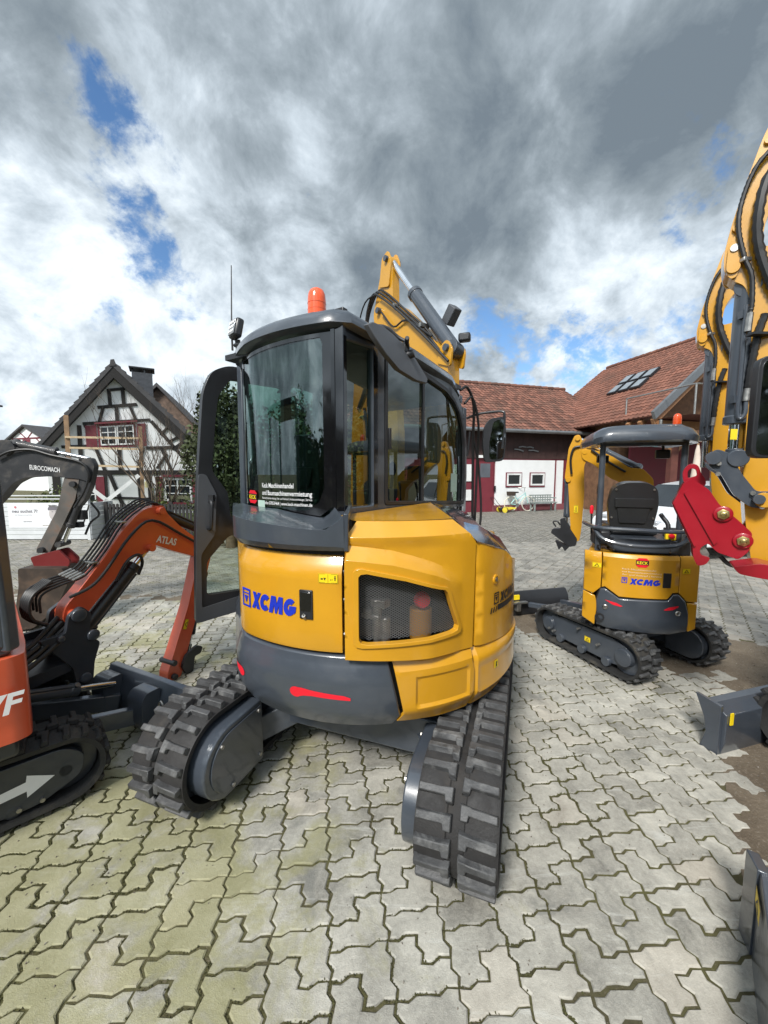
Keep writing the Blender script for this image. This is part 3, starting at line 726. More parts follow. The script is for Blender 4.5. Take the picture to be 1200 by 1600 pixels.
# rim round the grille opening
hi = [(45+(a-45)*.955, 1.03+(z-1.03)*.94) for a, z in hole]
SH(curved(ap([(a*1.0, z) for a, z in [(45+(a-45)*1.10, 1.03+(z-1.03)*1.13) for a, z in hole]]), cylm(lambda a, z: ru(a, z)+.010), .016, holes=[ap(hole)[::-1]], rows=(), step=.02)).build('opening_rim', YEL, rcov, bev=.0014, sm=24)
# the mesh screen itself: thin crossing wires
q = XB(); scr = cylm(lambda a, z: .853)
def inside(x, y, lp):
    c = False
    for (x1, y1), (x2, y2) in zip(lp, lp[1:]+lp[:1]):
        if (y1 > y) != (y2 > y) and x < (x2-x1)*(y-y1)/(y2-y1)+x1: c = not c
    return c
hb = [(45+(a-45)*1.03, 1.03+(z-1.03)*1.04) for a, z in hole]
for dir_ in (-1, 1):
    for k in range(-45, 95):
        run = []
        for i in range(50):
            u = dg(30)+i*.0105; z = .88+k*.0105+dir_*i*.0105*.6
            if inside(math.degrees(u/RB), z, hb): run.append(scr(u, z, .001*dir_))
            elif len(run) > 1: break
            else: run = []
        if len(run) > 1:
            vs = []; fs = []
            for p in run[::3]+([run[-1]] if (len(run)-1) % 3 else []): vs += [p+Vector((0, 0, .0014)), p-Vector((0, 0, .0014))]
            for i in range(len(vs)//2-1): fs.append((2*i, 2*i+1, 2*i+3, 2*i+2))
            q.add(vs, fs)
q.build('mesh_screen', mat('grille_wire', (.17, .175, .18), .45, .3), rcov, sm=0)
# behind the screen: cooler pipes, filter bowl, red cap
q = XB(); q.add([(.05, -.45, .86), (.62, -.40, .86), (.62, -.40, 1.22), (.05, -.45, 1.22)], [(0, 1, 2, 3)]); q.build('engine_bay_back', BLK, ex)
c = cylm(.80)
q = XB(); q.cyl(c(dg(36), .86, 0), c(dg(36), 1.06, 0), .020); q.cyl(c(dg(38.5), .86, 0), c(dg(38.5), .98, 0), .022); q.box(c(dg(37), 1.045, 0), (.07, .05, .035)); q.cyl(c(dg(33), .98, 0), c(dg(33), 1.02, 0), .02); q.box(c(dg(34), .985, 0), (.09, .02, .02))
q.build('fuel_filter', STL, ex, bev=.003)
q = XB(); q.lathe([(.036, 0), (.036, .02), (.028, .035)], cylm(.79)(dg(50.5), 1.045, 0), cylm(1.)(dg(48), 0, 0)); q.build('radiator_cap', REFL, ex)
q = XB(); q.cyl(cylm(.77)(dg(51), .86, 0), cylm(.77)(dg(51), 1.0, 0), .05); q.build('expansion_tank', mat('amber_plastic', (.35, .17, .03), .4), ex, bev=.004)
# sloping top and the deck of the cover
q = XB(); ts = [29.8+(61.6-29.8)*i/12 for i in range(13)]
top = [cylm(.799)(dg(a), 1.401, 0) for a in ts]; inn = [Vector((.215, y, 1.405)) for y in np.linspace(-.62, .42, 13)]
q.add(top+inn, [(i, i+1, 14+i, 13+i) for i in range(12)]); q.build('cover_deck', YEL, rcov, sm=24)
# right side cover, lower covers
rs = lambda a, z: .872-intp(a, [67, 69], [.012, 0])-intp(z, [1.18, 1.30], [0, .012])
sc_ = SH(curved(ap([(67.8, .806), (86, .778), (112, .76), (112, 1.10), (92, 1.165), (85.5, 1.218), (67.8, 1.292)]), cylm(rs), .02, rows=(.85, .95, 1.05, 1.15, 1.2), step=.03)).build('side_cover', YEL, ex, bev=.0014)
f2 = cylm(lambda a, z: .8745)
logo_mark(f2, BLKD, sc_, dg(76.4), .975, .058)
heavy_logo(f2, BLKD, sc_, dg(80.2), .975, .05, dg(14))
SH(curved(ap([(79, .940), (96, .935), (96, .962), (79, .967)]), f2, 0, rows=())).build('side_stripe', BLKD, sc_, sm=0)
q = XB()
for k in range(3): 
    a0 = 74.2+k*1.5; q.add([f2(dg(a0), .938, .002), f2(dg(a0+.7), .938, .002), f2(dg(a0+1.3), .965, .002), f2(dg(a0+.6), .965, .002)], [(0, 1, 2, 3)])
q.build('hash_mark', BLKD, sc_, sm=0)
q = XB(); c0 = cylm(.873)(dg(77.3), 1.098, 0); nn = Vector((c0.x, c0.y, 0)).normalized(); q.lathe([(.024, -.01), (.024, .004), (.016, .006), (.014, -.006)], c0, nn); o = q.build('lock_rim', YEL, sc_); q = XB(); q.cyl(c0-nn*.005, c0+nn*.007, .011); q.build('lock', STL, o)
# black cap between the covers
capm = [(61.8, 1.397), (67.3, 1.302), (85.5, 1.224), (80, 1.30), (73.5, 1.352)]
q = XB(); rr_ = lambda a, z: .870-intp(z, [1.30, 1.40], [0, .07]) if z > 1.3 else .872
A_ = [cylm(.805)(dg(61.9), 1.399, 0), cylm(.870)(dg(67.4), 1.300, 0), cylm(.872)(dg(76), 1.262, 0), cylm(.872)(dg(86), 1.222, 0), cylm(.868)(dg(92), 1.172, 0)]
B_ = [Vector((.22, .44, 1.401)), cylm(.78)(dg(67.9), 1.378, 0), cylm(.80)(dg(76), 1.345, 0), cylm(.82)(dg(88), 1.275, 0), cylm(.80)(dg(100), 1.21, 0)]
C_ = [Vector((.22, .46, 1.395)), Vector((.35, .45, 1.38)), Vector((.45, .5, 1.34)), Vector((.5, .55, 1.27)), Vector((.5, .6, 1.2))]
q.add(A_+B_+C_, [(i, i+1, 6+i, 5+i) for i in range(4)]+[(5+i, 6+i, 11+i, 10+i) for i in range(4)]); q.build('black_cap', mat('gloss_grey', (.03, .035, .045), .15, 0, .8), ex, sm=60)
# lower covers
def rl(a, z):
    r = .885-intp(z, [.765, .81], [0, .03])-intp(z, [.515, .585], [.045, 0])
    if 46.5 < a < 64.5 and .595 < z < .735: r -= .008
    return r
lr = tuple(round(.52+i*.0145, 4) for i in range(20))
SH(curved(ap([(41.6, .525), (54, .512), (66.4, .508), (66.4, .800), (39.8, .820), (43.2, .575)]), cylm(rl), .02, rows=lr, step=.013)).build('lower_rear_cover', YEL, ex, bev=.0014, sm=28)
def rl2(a, z):
    r = .885-intp(z, [.755, .80], [0, .03])-intp(z, [.515, .585], [.045, 0])-intp(a, [67, 68.4], [.016, 0])
    if a > 69.5 and .58 < z < .72: r -= .006
    return r
ls = SH(curved(ap([(67.0, .508), (112, .50), (112, .74), (86, .774), (67.0, .800)]), cylm(rl2), .02, rows=lr, step=.02)).build('lower_side_cover', YEL, ex, bev=.0014, sm=28)
f3 = cylm(lambda a, z: .8815)
SH(curved(ap([(77.0, .655), (79.3, .655), (79.3, .693), (77.0, .693)]), f3, 0, rows=())).build('tie_down_label', WARN, ls, sm=0)
SH(curved(ap([(77.8, .662), (78.6, .662), (78.4, .675), (78.8, .686), (77.9, .686)]), cylm(.883), 0, rows=())).build('label_print', BLKD, ls, sm=0)
# left hand body under the door, platform in front
SH(curved(ap([(-112, .50), (-66.5, .50), (-66.5, 1.29), (-112, 1.29)]), cylm(.868), .02)).build('left_cover', YEL, ex, bev=.004)
q = XB(); q.box((-.30, .38, .68), (.98, .98, .14)); q.box((.35, .62, .80), (.55, .5, .55)); q.build('platform', GRY, ex, bev=.01)
q = XB(); q.box((.40, .50, 1.02), (.38, .42, .36)); q.build('hydraulic_tank', YEL, ex, bev=.02)

# cab -------------------------------------------------------------
XR = .20
def arcmap(u, z, t):               # rear wall of the cab, u 0..1 from left corner to right corner
    P0, P1, P2 = Vector((-.60, -.455)), Vector((-.26, -.64)), Vector((.155, -.53))
    p = P0*(1-u)**2+P1*2*u*(1-u)+P2*u*u; d = (P1-P0)*(1-u)+(P2-P1)*u; d.normalize(); n = Vector((d.y, -d.x))
    return Vector((p.x+n.x*t, p.y+n.y*t, z))
# skirt between engine door and rear window
zt = lambda a: intp(a, [-66, -12, 0, 18, 22, 29], [1.41, 1.406, 1.392, 1.374, 1.374, 1.448])
rk = lambda a, z: intp(z, [1.262, 1.305, 1.34], [.852, .884, .886])
sk = ap([(-66, 1.263), (26.6, 1.285), (27.0, 1.30), (27.0, 1.440)]+[(a, zt(a)) for a in (26.0, 22, 18, 10, 0, -6, -12, -40, -66)])
skirt = SH(curved(sk, cylm(rk), .03, rows=(1.28, 1.305, 1.33), step=.03)).build('cab_skirt', GRY, ex, bev=.005, sm=28)
q = XB(); aa = np.linspace(-62, 26.9, 30)                         # ledge from skirt in to the glass
o_ = [cylm(.884)(dg(a), zt(a)-.002, 0) for a in aa]; i_ = [arcmap(i/29, zt(a)+.012, .02) for i, a in enumerate(aa)]
q.add(o_+i_, [(i, i+1, 31+i, 30+i) for i in range(29)]); q.build('skirt_ledge', GRY, skirt, sm=40)
q = XB(); k1 = cylm(.883)(dg(26.9), 0, 0); q.prism([(0, 1.285), (1, 1.31), (1, 1.445), (0, 1.44)], lambda u, v, t: Vector((k1.x*(1-u)+.198*u, k1.y*(1-u)-.49*u, v))+Vector((.7, .7, 0))*t, 0, .02); q.build('skirt_end', GRY, skirt, bev=.004)
cabf = XB()
def zroof(y): return intp(y, [-.6, .2, .8, 1.0], [2.285, 2.295, 2.27, 2.2])
# right side frame with two openings
sm_ = lambda u, v, t: Vector((XR+t, u, v))
outer = [(-.525, 1.300), (1.16, 1.20), (1.175, 1.6), (1.16, 1.85), (1.12, 2.02), (1.04, 2.14), (.92, 2.225), (.75, 2.285), (.3, 2.34), (-.525, 2.33)]
quarter = roundpoly([(-.495, 1.435), (-.265, 1.432), (-.265, 2.255), (-.495, 2.235)], .012)
side = roundpoly([(-.15, 1.425), (1.115, 1.352), (1.125, 1.6), (1.11, 1.84), (1.07, 1.99), (.99, 2.10), (.88, 2.17), (.72, 2.225), (.3, 2.265), (-.15, 2.262)], [.02]*10)
cabf.prism(outer, sm_, -.045, 0, holes=[quarter[::-1], side[::-1]]) 
cf = cabf.build('cab_side_frame', GRY, ex, bev=.006)
q = XB(); q.add([sm_(u, v, -.018) for u, v in side], [tuple(range(len(side)))]); sg_ = q.build('side_window', GLS2, cf, sm=0)
q = XB(); q.add([sm_(u, v, -.018) for u, v in quarter], [tuple(range(len(quarter)))]); q.build('quarter_window', GLS2, cf, sm=0)
q = XB(); q.prism([((u-.5)*1.0+.5, v) for u, v in side], sm_, -.014, .004, holes=[[(.482+(u-.482)*.955, 1.80+(v-1.80)*.945) for u, v in side][::-1]]); q.build('window_rubber', BLK, cf, bev=.002)
q = XB(); q.box((XR-.010, .345, 1.82), (.014, .026, .86)); q.build('window_divider', BLK, cf, bev=.002)
q = XB(); q.box((XR+.002, -.105, 1.80), (.016, .025, .12)); q.build('window_latch', BLK, cf, bev=.003)
q = XB(); q.add([sm_(u, v, .003) for u, v in ((.88, 1.338), (1.10, 1.33), (1.10, 1.25), (1.0, 1.245))], [(0, 1, 2, 3)]); q.build('lower_vent', FRIT, cf, sm=0)
q = XB(); q.add([sm_(u, v, .001-.017) for u, v in ((.86, 1.46), (.99, 1.455), (.99, 1.60), (.86, 1.605))], [(0, 1, 2, 3)]); q.build('window_label', mat('pale_green_label', (.45, .60, .52), .5), cf, sm=0)
# left side posts, front
q = XB(); q.beam((-.775, -.33, 1.30), (-.765, -.33, 2.30), .05, .05); q.beam((-.775, 1.1, .75), (-.775, 1.1, 2.2), .06, .06); q.beam((-.775, .40, .75), (-.775, .40, 2.28), .06, .07); q.beam((.16, 1.14, 1.0), (.16, 1.14, 2.15), .06, .06)
q.beam((-.775, 1.12, 2.22), (.16, 1.12, 2.22), .06, .06); q.beam((-.775, 1.12, 1.2), (.16, 1.12, 1.2), .05, .06); q.beam((-.77, -.33, 2.30), (-.77, 1.1, 2.24), .05, .05)
q.build('cab_posts', GRY, ex, bev=.008)
q = XB(); q.add([(-.74, 1.13, .8), (.13, 1.13, .8), (.13, 1.13, 2.2), (-.74, 1.13, 2.2)], [(0, 1, 2, 3)]); q.build('front_window', GLD, ex, sm=0)
q = XB(); q.add([(-.775, -.30, 1.36), (-.775, .37, 1.32), (-.775, .37, 2.25), (-.775, -.30, 2.27)], [(0, 1, 2, 3)]); q.build('left_window', GLD, ex, sm=0)
# rear window: curved pane with opaque border and bright edge strip
us = [(0.02, 1.375), (.30, 1.355), (.72, 1.345), (.86, 1.368), (.99, 1.445), (.99, 2.27), (.02, 2.265)]
mpr = lambda u, z, t: arcmap(u, z, t)
rw = SH(curved(us, mpr, .006, step=.03)).build('rear_window', GLS, ex, sm=30)
inner = [(.045, 1.41), (.30, 1.405), (.80, 1.415), (.89, 1.46), (.925, 1.53), (.925, 2.22), (.91, 2.25), (.045, 2.245)]
SH(curved(us, lambda u, z, t: arcmap(u, z, t+.003), .002, step=.03, holes=[inner[::-1]], rows=())).build('rear_window_border', FRIT, rw, sm=30)
SH(curved([(0.0, 1.36), (.022, 1.36), (.022, 2.29), (0.0, 2.29)], lambda u, z, t: arcmap(u, z, t+.004), .03, step=.01)).build('window_edge_post', GRY, rw)
SH(curved([(.978, 1.43), (1.0, 1.43), (1.0, 2.32), (.978, 2.32)], lambda u, z, t: arcmap(u, z, t+.0035), .03, step=.01)).build('window_edge_post', FRIT, rw)
q = XB(); q.add([(.155, -.53, 1.42), (.20, -.525, 1.42), (.20, -.525, 2.33), (.155, -.53, 2.33)], [(0, 1, 2, 3)]); q.build('corner_filler', FRIT, cf, sm=0)
q = XB(); q.add([sm_(u, v, .0015) for u, v in ((-.520, 1.42), (-.497, 1.42), (-.497, 2.25), (-.520, 2.25))], [(0, 1, 2, 3)]); q.add([sm_(u, v, .0015) for u, v in ((-.263, 1.42), (-.225, 1.42), (-.225, 2.26), (-.263, 2.26))], [(0, 1, 2, 3)]); q.build('glass_edge', FRIT, cf, sm=0)
# window writing
wu = .80
def wmap(u, z, t): return arcmap(u/wu, z, t+.005)
keck(lambda u, z, t: wmap(.15+(u-.15)*1.55, z, t), rw, .15, 1.470, .088)
decal_text('window_lettering', 'Keck Maschinenhandel', .026, wmap, WHT, rw, .29, 1.527, width=.27, bold=.012, xf=XF)
decal_text('window_lettering', 'und Baumaschinenvermietung', .026, wmap, WHT, rw, .29, 1.487, width=.385, bold=.012, xf=XF)
decal_text('window_lettering', 'Baumaschinenvermietung | An- und Verkauf | Anbauwerkzeuge | Service', .012, wmap, WHT, rw, .29, 1.465, width=.385, xf=XF)
decal_text('window_lettering', 'Telefon 07853/464 | www.keck-maschinen.de', .018, wmap, WHT, rw, .29, 1.436, width=.385, bold=.008, xf=XF)
SH(curved([(.235/wu, 1.418), (.315/wu, 1.418), (.315/wu, 1.455), (.235/wu, 1.455)], lambda u, z, t: arcmap(u, z, .007), 0, rows=(), step=.02)).build('window_label', bpy.data.materials['pale_green_label'], rw, sm=0)
# roof
def roofring(z, ins, dz=0):
    pts = [arcmap(u, 0, .035-ins) for u in np.linspace(0, 1, 13)]
    pts = [Vector((p.x, p.y, 0)) for p in pts]
    pts += [Vector((XR+.03-ins, -.50+ins*.5, 0)), Vector((XR+.035-ins, .2, 0)), Vector((XR+.02-ins, .75, 0)), Vector((XR-.02-ins, 1.0-ins, 0)), Vector((XR-.1-ins, 1.08-ins, 0)), Vector((-.3, 1.12-ins, 0)), Vector((-.72+ins, 1.08-ins, 0)), Vector((-.79+ins, .9, 0)), Vector((-.80+ins, .2, 0)), Vector((-.79+ins, -.25, 0)), Vector((-.72+ins, -.40+ins*.5, 0))]
    for p in pts:
        edge = max(0, (-.45-p.x))*.10
        front = max(0, p.y-.55)**2*.35
        p.z = z-edge-front-dz*max(0, p.y)
    return pts
q = XB(); rings = [roofring(2.285, .02), roofring(2.30, -.008), roofring(2.335, -.004), roofring(2.368, .03), roofring(2.392, .10), roofring(2.405, .20), roofring(2.41, .32)]
k = len(rings[0]); q.add([p for r_ in rings for p in r_], [(i*k+j, i*k+(j+1) % k, (i+1)*k+(j+1) % k, (i+1)*k+j) for i in range(len(rings)-1) for j in range(k)]+[tuple(reversed(range(k))), tuple((len(rings)-1)*k+j for j in range(k))])
roof = q.build('cab_roof', GRY, ex, sm=40)
q = XB(); q.box((-.25, .25, 2.285), (.90, 1.5, .03)); q.build('roof_lining', BLK, roof)
beacon(ex, (-.10, -.36, 2.415), 1.08)
q = XB(); q.tube([(-.12, -.50, 2.385), (-.09, -.54, 2.365), (-.02, -.53, 2.355), (.04, -.48, 2.375), (.07, -.42, 2.40)], .007); q.tube([(-.12, -.49, 2.39), (-.06, -.51, 2.375), (.01, -.49, 2.38), (.06, -.43, 2.40)], .005); q.build('roof_cable', HOSE, ex)
q = XB(); q.box((.08, -.38, 2.415), (.055, .04, .045)); q.box((.08, -.38, 2.39), (.03, .05, .04)); q.build('cable_bracket', BLK, ex, bev=.004)
# work lamp and aerial on the left rear corner
q = XB(); q.beam((-.77, -.34, 2.28), (-.76, -.36, 2.44), .03, .02); q.cyl((-.79, -.36, 2.41), (-.73, -.36, 2.41), .012); q.beam((-.84, -.36, 2.32), (-.76, -.36, 2.37), .02, .012); q.build('lamp_bracket', BLK, ex, bev=.003)
rot = Matrix.Rotation(R(-14), 3, 'Z') @ Matrix.Rotation(R(-12), 3, 'X')
q = XB(); q.box((-.755, -.37, 2.50), (.105, .05, .12), rot); wl = q.build('work_lamp', BLK, ex, bev=.016)
q = XB(); q.box(Vector((-.755, -.37, 2.50))+rot @ Vector((0, -.028, 0)), (.082, .006, .095), rot); q.build('lamp_lens', mat('led_lens', (.35, .36, .38), .1, .3), wl, bev=.004)
q = XB(); [q.cyl(Vector((-.755, -.37, 2.50))+rot @ Vector((i*.026-.026, -.031, j*.028-.028)), Vector((-.755, -.37, 2.50))+rot @ Vector((i*.026-.026, -.034, j*.028-.028)), .010, n=10) for i in range(3) for j in range(3)]; q.build('lamp_led', WHT, wl)
q = XB(); q.cyl((-.80, -.37, 2.38), (-.815, -.36, 2.50), .007, .005, n=8); q.cyl((-.815, -.36, 2.50), (-.86, -.31, 2.93), .005, .003, n=8); q.build('aerial', BLK, ex)
# upper mirror seen from its back and its bracket
um = [(-.448, 2.265), (-.398, 2.283), (-.31, 2.29), (-.228, 2.283), (-.13, 2.262), (-.051, 2.232), (.03, 2.195), (.061, 2.172), (.029, 2.152), (-.087, 2.145), (-.259, 2.157), (-.352, 2.19), (-.42, 2.235)]
q = XB(); 
def umm(u, v, t):
    u = -.19+(u+.19)*1.08; v = 2.215+(v-2.215)*1.55
    return umm_(u, v, t)
def umm_(u, v, t): d_ = ((u+.19)/.26)**2+((v-2.22)/.07)**2; return Vector((.335-.30*(v-2.2)+t+.012*max(0, 1-d_), u, v))
pts, tris, lo = fill(um, extra=[(-.35, 2.235), (-.25, 2.225), (-.15, 2.21), (-.05, 2.19)])
n_ = len(pts); q.add([umm(u, v, 0) for u, v in pts]+[umm(u, v, -.03) for u, v in pts], tris+[tuple(i+n_ for i in t) for t in tris]+[(a, b, b+n_, a+n_) for a, b in zip(lo[0], lo[0][1:]+lo[0][:1])])
mir = q.build('roof_mirror', GRYM, ex, sm=50, bev=.004)
q = XB(); q.tube([(.30, -.10, 2.24), (.33, -.13, 2.29), (.28, -.15, 2.33), (.22, -.20, 2.38), (.12, -.26, 2.37)], .011, sm=4); q.cyl((.32, -.12, 2.235), (.36, -.11, 2.245), .022); q.box((.31, -.13, 2.27), (.04, .05, .05)); q.cyl((.33, -.14, 2.29), (.36, -.19, 2.30), .012); q.build('mirror_stalk', BLK, mir, bev=.003)
# right hand mirror on a hoop
q = XB(); q.tube([(.21, 1.12, 2.06), (.30, 1.12, 2.085), (.42, 1.13, 2.095), (.50, 1.13, 2.09), (.515, 1.13, 2.06), (.515, 1.13, 1.95), (.51, 1.12, 1.80)], .010, sm=5); q.tube([(.22, 1.12, 1.75), (.24, 1.12, 1.95)], .009); mh = q.build('mirror_hoop', BLK, ex)
q = XB(); mp_ = plane_map((.455, 1.09, 1.69), (.86, .50, 0), (0, 0, 1)); q.prism(roundpoly([(-.075, 0), (.078, .015), (.092, .18), (.078, .365), (-.045, .345), (-.085, .28), (-.093, .15)], .035), mp_, -.035, .0); mc = q.build('rear_view_mirror', BLK, ex, bev=.010)
q = XB(); q.prism(roundpoly([(-.038, .025), (.068, .035), (.082, .18), (.068, .345), (-.015, .325), (-.045, .15)], .03), mp_, .0, .003); q.build('mirror_face', MIRR, mc)
# hoses in front at the right
q = XB(); q.tube([(.24, .88, 2.24), (.27, .95, 2.27), (.29, 1.05, 2.15), (.26, 1.14, 1.9), (.25, 1.18, 1.6), (.26, 1.17, 1.2), (.28, 1.15, 1.0)], .011); q.tube([(.25, .95, 2.15), (.29, 1.02, 2.2), (.31, 1.12, 2.0), (.28, 1.2, 1.7), (.27, 1.2, 1.2)], .010); q.tube([(.25, 1.17, 1.9), (.28, 1.22, 1.7), (.31, 1.24, 1.3), (.30, 1.2, 1.0)], .010); q.build('front_hose', HOSE, ex)
# interior
q = XB(); q.box((-.32, .02, 1.33), (.42, .40, .13)); q.build('seat_cushion', SEATM, ex, bev=.05)
q = XB(); mp_ = plane_map((-.34, -.20, 1.38), (1, 0, 0), (0, -.12, 1)); q.prism(roundpoly([(-.15, 0), (.15, 0), (.19, .22), (.17, .38), (.09, .46), (-.09, .46), (-.17, .38), (-.19, .22)], .06), mp_, -.02, .075); sb = q.build('seat_back', SEATM, ex, bev=.025)
q = XB(); q.prism(roundpoly([(-.11, .16), (.11, .16), (.15, .27), (-.15, .27)], .02), mp_, .075, .090); q.build('seat_pocket', SEATM, sb, bev=.006)
for a, b in ((-.13, .36), (.13, .36), (-.14, .07), (.14, .07)): q = XB(); q.cyl(mp_(a, b, .07), mp_(a, b, .082), .010, n=8); q.build('seat_button', STL, sb)
for s in (-1, 1): 
    q = XB(); q.box((-.32+s*.29, .12, 1.42), (.13, .40, .16)); cns = q.build('arm_console', BLK, ex, bev=.02)
    q = XB(); q.cyl((-.32+s*.29, .30, 1.49), (-.32+s*.29, .32, 1.60), .012); q.lathe([(.015, 0), (.026, .03), (.022, .08), (.008, .095)], (-.32+s*.29, .32, 1.59)); q.build('joystick', BLK, cns)
q = XB(); q.box((.02, .62, 1.3), (.22, .25, .5)); q.build('control_box', BLK, ex, bev=.02)
q = XB(); q.box((.02, .60, 1.60), (.16, .04, .12)); q.build('display', BLK, ex, bev=.01)
q = XB(); q.box((-.3, .4, .78), (.90, 1.4, .03)); q.box((-.3, -.30, 1.1), (.9, .04, .5)); q.build('cab_floor', BLK, ex)
# door swung back along the left side (in the world: a vertical plane)
XF = INV
dm = vplane((-.896, 2.64), -133.55)
out = roundpoly([(-.30, 2.27), (.14, 2.285), (.25, 2.23), (.305, 2.10), (.335, 1.80), (.37, 1.42), (.385, 1.17), (.405, .665), (-.30, .71)], [.02, .05, .05, .05, .05, .02, .02, .03, .02])
g1 = roundpoly([(-.24, 1.31), (.165, 1.31), (.175, 1.48), (.27, 1.62), (.232, 1.96), (.21, 2.09), (.13, 2.20), (-.24, 2.20)], .03)
g2 = roundpoly([(-.24, .80), (.335, .835), (.325, 1.05), (.18, 1.20), (-.24, 1.20)], .03)
q = XB(); q.prism(out, dm, -.022, .022, holes=[g1[::-1], g2[::-1]]); dr = q.build('cab_door', BLK, ex, bev=.008)
q = XB(); q.add([dm(u, v, 0) for u, v in g1], [tuple(range(len(g1)))]); q.build('door_glass', GLD, dr, sm=0)
q = XB(); q.add([dm(u, v, 0) for u, v in g2], [tuple(range(len(g2)))]); q.build('lower_door_glass', GLD, dr, sm=0)
q = XB(); q.prism(roundpoly([(.41, .67), (.385, 1.20), (.355, 1.60), (.31, 1.60), (.25, 1.47), (.27, 1.22), (.36, 1.10), (.37, .76), (.0, .80), (.0, .69)], .02), lambda a, b, t: dm(a, b, t), -.030, -.0225); q.build('door_panel', GRYM, dr, bev=.003)
q = XB(); q.tube([dm(.31, 1.26, -.03), dm(.305, 1.27, -.06), dm(.300, 1.35, -.065), dm(.295, 1.42, -.06), dm(.295, 1.43, -.03)], .012, sm=4); q.box(dm(.285, 1.45, -.035), (.03, .03, .04)); q.build('door_handle', BLK, dr)
# boom, arm, cylinder (vertical plane, boom swung to the left)
bp_ = vplane((.6, 3.35), -35)
boomp = roundpoly([(.02, .75), (.26, .72), (.34, 1.2), (.30, 1.9), (.30, 2.28), (.46, 2.50), (.82, 2.88), (1.14, 3.20), (1.12, 3.34), (.98, 3.36), (.70, 3.20), (.30, 2.84), (.03, 2.60), (.02, 2.42), (.08, 1.5)], .05)
q = XB(); q.prism(boomp, bp_, -.07, .07); bm_ = q.build('boom', YEL, ex, bev=.008)
q = XB(); [q.prism(roundpoly([(-.02, 2.48), (.14, 2.54), (.09, 2.68), (.02, 2.71), (-.04, 2.62)], .03), bp_, a, a+.02) for a in (-.085, .065)]; q.build('cylinder_bracket', YEL, bm_, bev=.005)
armp = roundpoly([(.86, 3.74), (.98, 3.76), (1.06, 3.60), (1.18, 3.28), (1.13, 2.9), (1.0, 2.0), (.94, 1.3), (.74, 1.3), (.74, 2.0), (.83, 2.9), (.84, 3.45)], .04)
q = XB(); q.prism(armp, bp_, -.042, .042); am = q.build('arm', YEL, ex, bev=.008)
q = XB(); [q.prism(roundpoly([(.84, 3.68), (.90, 3.80), (1.0, 3.76), (1.05, 3.5), (.88, 3.45)], .03), bp_, a, a+.018) for a in (-.060, .042)]; q.build('arm_ear', YEL, am, bev=.004)
nb = bp_(0, 0, 1)-bp_(0, 0, 0)
cylinder(ex, bp_(.02, 2.64, 0), bp_(.91, 3.72, 0), .062, .60, name='arm_cylinder')
pins(bm_, [bp_(1.02, 3.26, 0), bp_(.02, 2.64, 0)], .030, GRY, n=nb, half=.11); pins(am, [bp_(.91, 3.72, 0)], .028, GRY, n=nb, half=.09)
q = XB(); q.box(bp_(.16, 2.98, .10), (.09, .10, .15), Matrix.Rotation(R(35), 3, 'Z') @ Matrix.Rotation(R(40), 3, 'X')); q.build('boom_lamp_box', GRYM, bm_, bev=.008)
q = XB(); q.box(bp_(-.02, 2.74, .08), (.10, .07, .07), Matrix.Rotation(R(-20), 3, 'Z')); q.build('boom_work_lamp', BLK, bm_, bev=.015)
for k_, off in enumerate((-.075, -.045, -.015)):
    q = XB(); q.tube([bp_(-.02+.03*k_, 2.52, off-.03), bp_(.28, 2.80+.02*k_, off-.03), bp_(.62, 3.10+.02*k_, off-.03), bp_(.95, 3.36+.03*k_, off-.03), bp_(1.12, 3.44+.02*k_, off-.02), bp_(1.24+.03*k_, 3.25, off-.02), bp_(1.26, 2.95, off)], .011); q.build('boom_hose', HOSE, bm_)
q = XB(); q.tube([bp_(1.0, 3.42, -.10), bp_(1.22, 3.40, -.12), bp_(1.36, 3.18, -.12), bp_(1.38, 2.9, -.10)], .008); q.tube([bp_(.2, 2.78, -.09), bp_(.55, 3.02, -.095), (bp_(.75, 3.02, -.095)), bp_(.95, 3.22, -.1)], .009); q.build('arm_hose', HOSE, bm_)
for s_, z_ in ((.35, 2.92), (.75, 3.22)): q = XB(); q.box(bp_(s_, z_, -.05), (.10, .03, .035), Matrix.Rotation(R(35), 3, 'Z')); q.build('hose_clamp', STL, bm_)
q = XB(); q.prism(roundpoly([(-.14, .45), (.14, .45), (.12, .85), (-.16, .85)], .04), bp_, -.14, .14); q.build('swing_bracket', GRY, ex, bev=.01)
lm = plane_map(bp_(.84, 2.83, -.0865), (bp_(-.75, 0, 0)-bp_(0, 0, 0))+Vector((0, 0, -.66)), Vector((0, 0, .7))+(bp_(-.6, 0, 0)-bp_(0, 0, 0)))
# ------------------------------------------------------------------ small canopy excavator at the right
S2 = Vector((2.15, 3.40, 0)); U2 = Vector((2.16, 3.43, 0))
e2 = thing('mini_excavator', 'small yellow mini excavator with grey canopy and open black seat', 'excavator', U2, 20, 'yellow mini excavators')
INV = (Matrix.Translation(U2) @ Rz(20)).inverted(); XF = None
XF = Matrix.Translation((0, -.03, 0))
make_track(e2, -.40, .22, .39, .185, .175, 0, pitch=.072, lug_h=.02, th=.025, belt=RUBD)
make_track(e2, .40, .22, .39, .185, .175, 0, pitch=.072, lug_h=.02, th=.025, belt=RUBD)
XF = None
q = XB(); q.box((0, 0, .27), (.62, .34, .14)); q.box((0, -.19, .24), (.56, .05, .14)); q.build('centre_frame', GRY, e2, bev=.01)
q = XB(); q.cyl((0, 0, .3), (0, 0, .40), .26, n=32); q.build('slew_ring', BLK, e2)
for s in (-1, 1):
    q = XB(); xx = s*.285; prof = arc(-.42, .185, .12, 90, 270, 10)+[(-.24, .075), (-.24, .30)]
    q.prism(prof, lambda u, v, t: Vector((xx+t, u, v)), -.03, .03); o = q.build('motor_guard', GRY, e2, bev=.01)
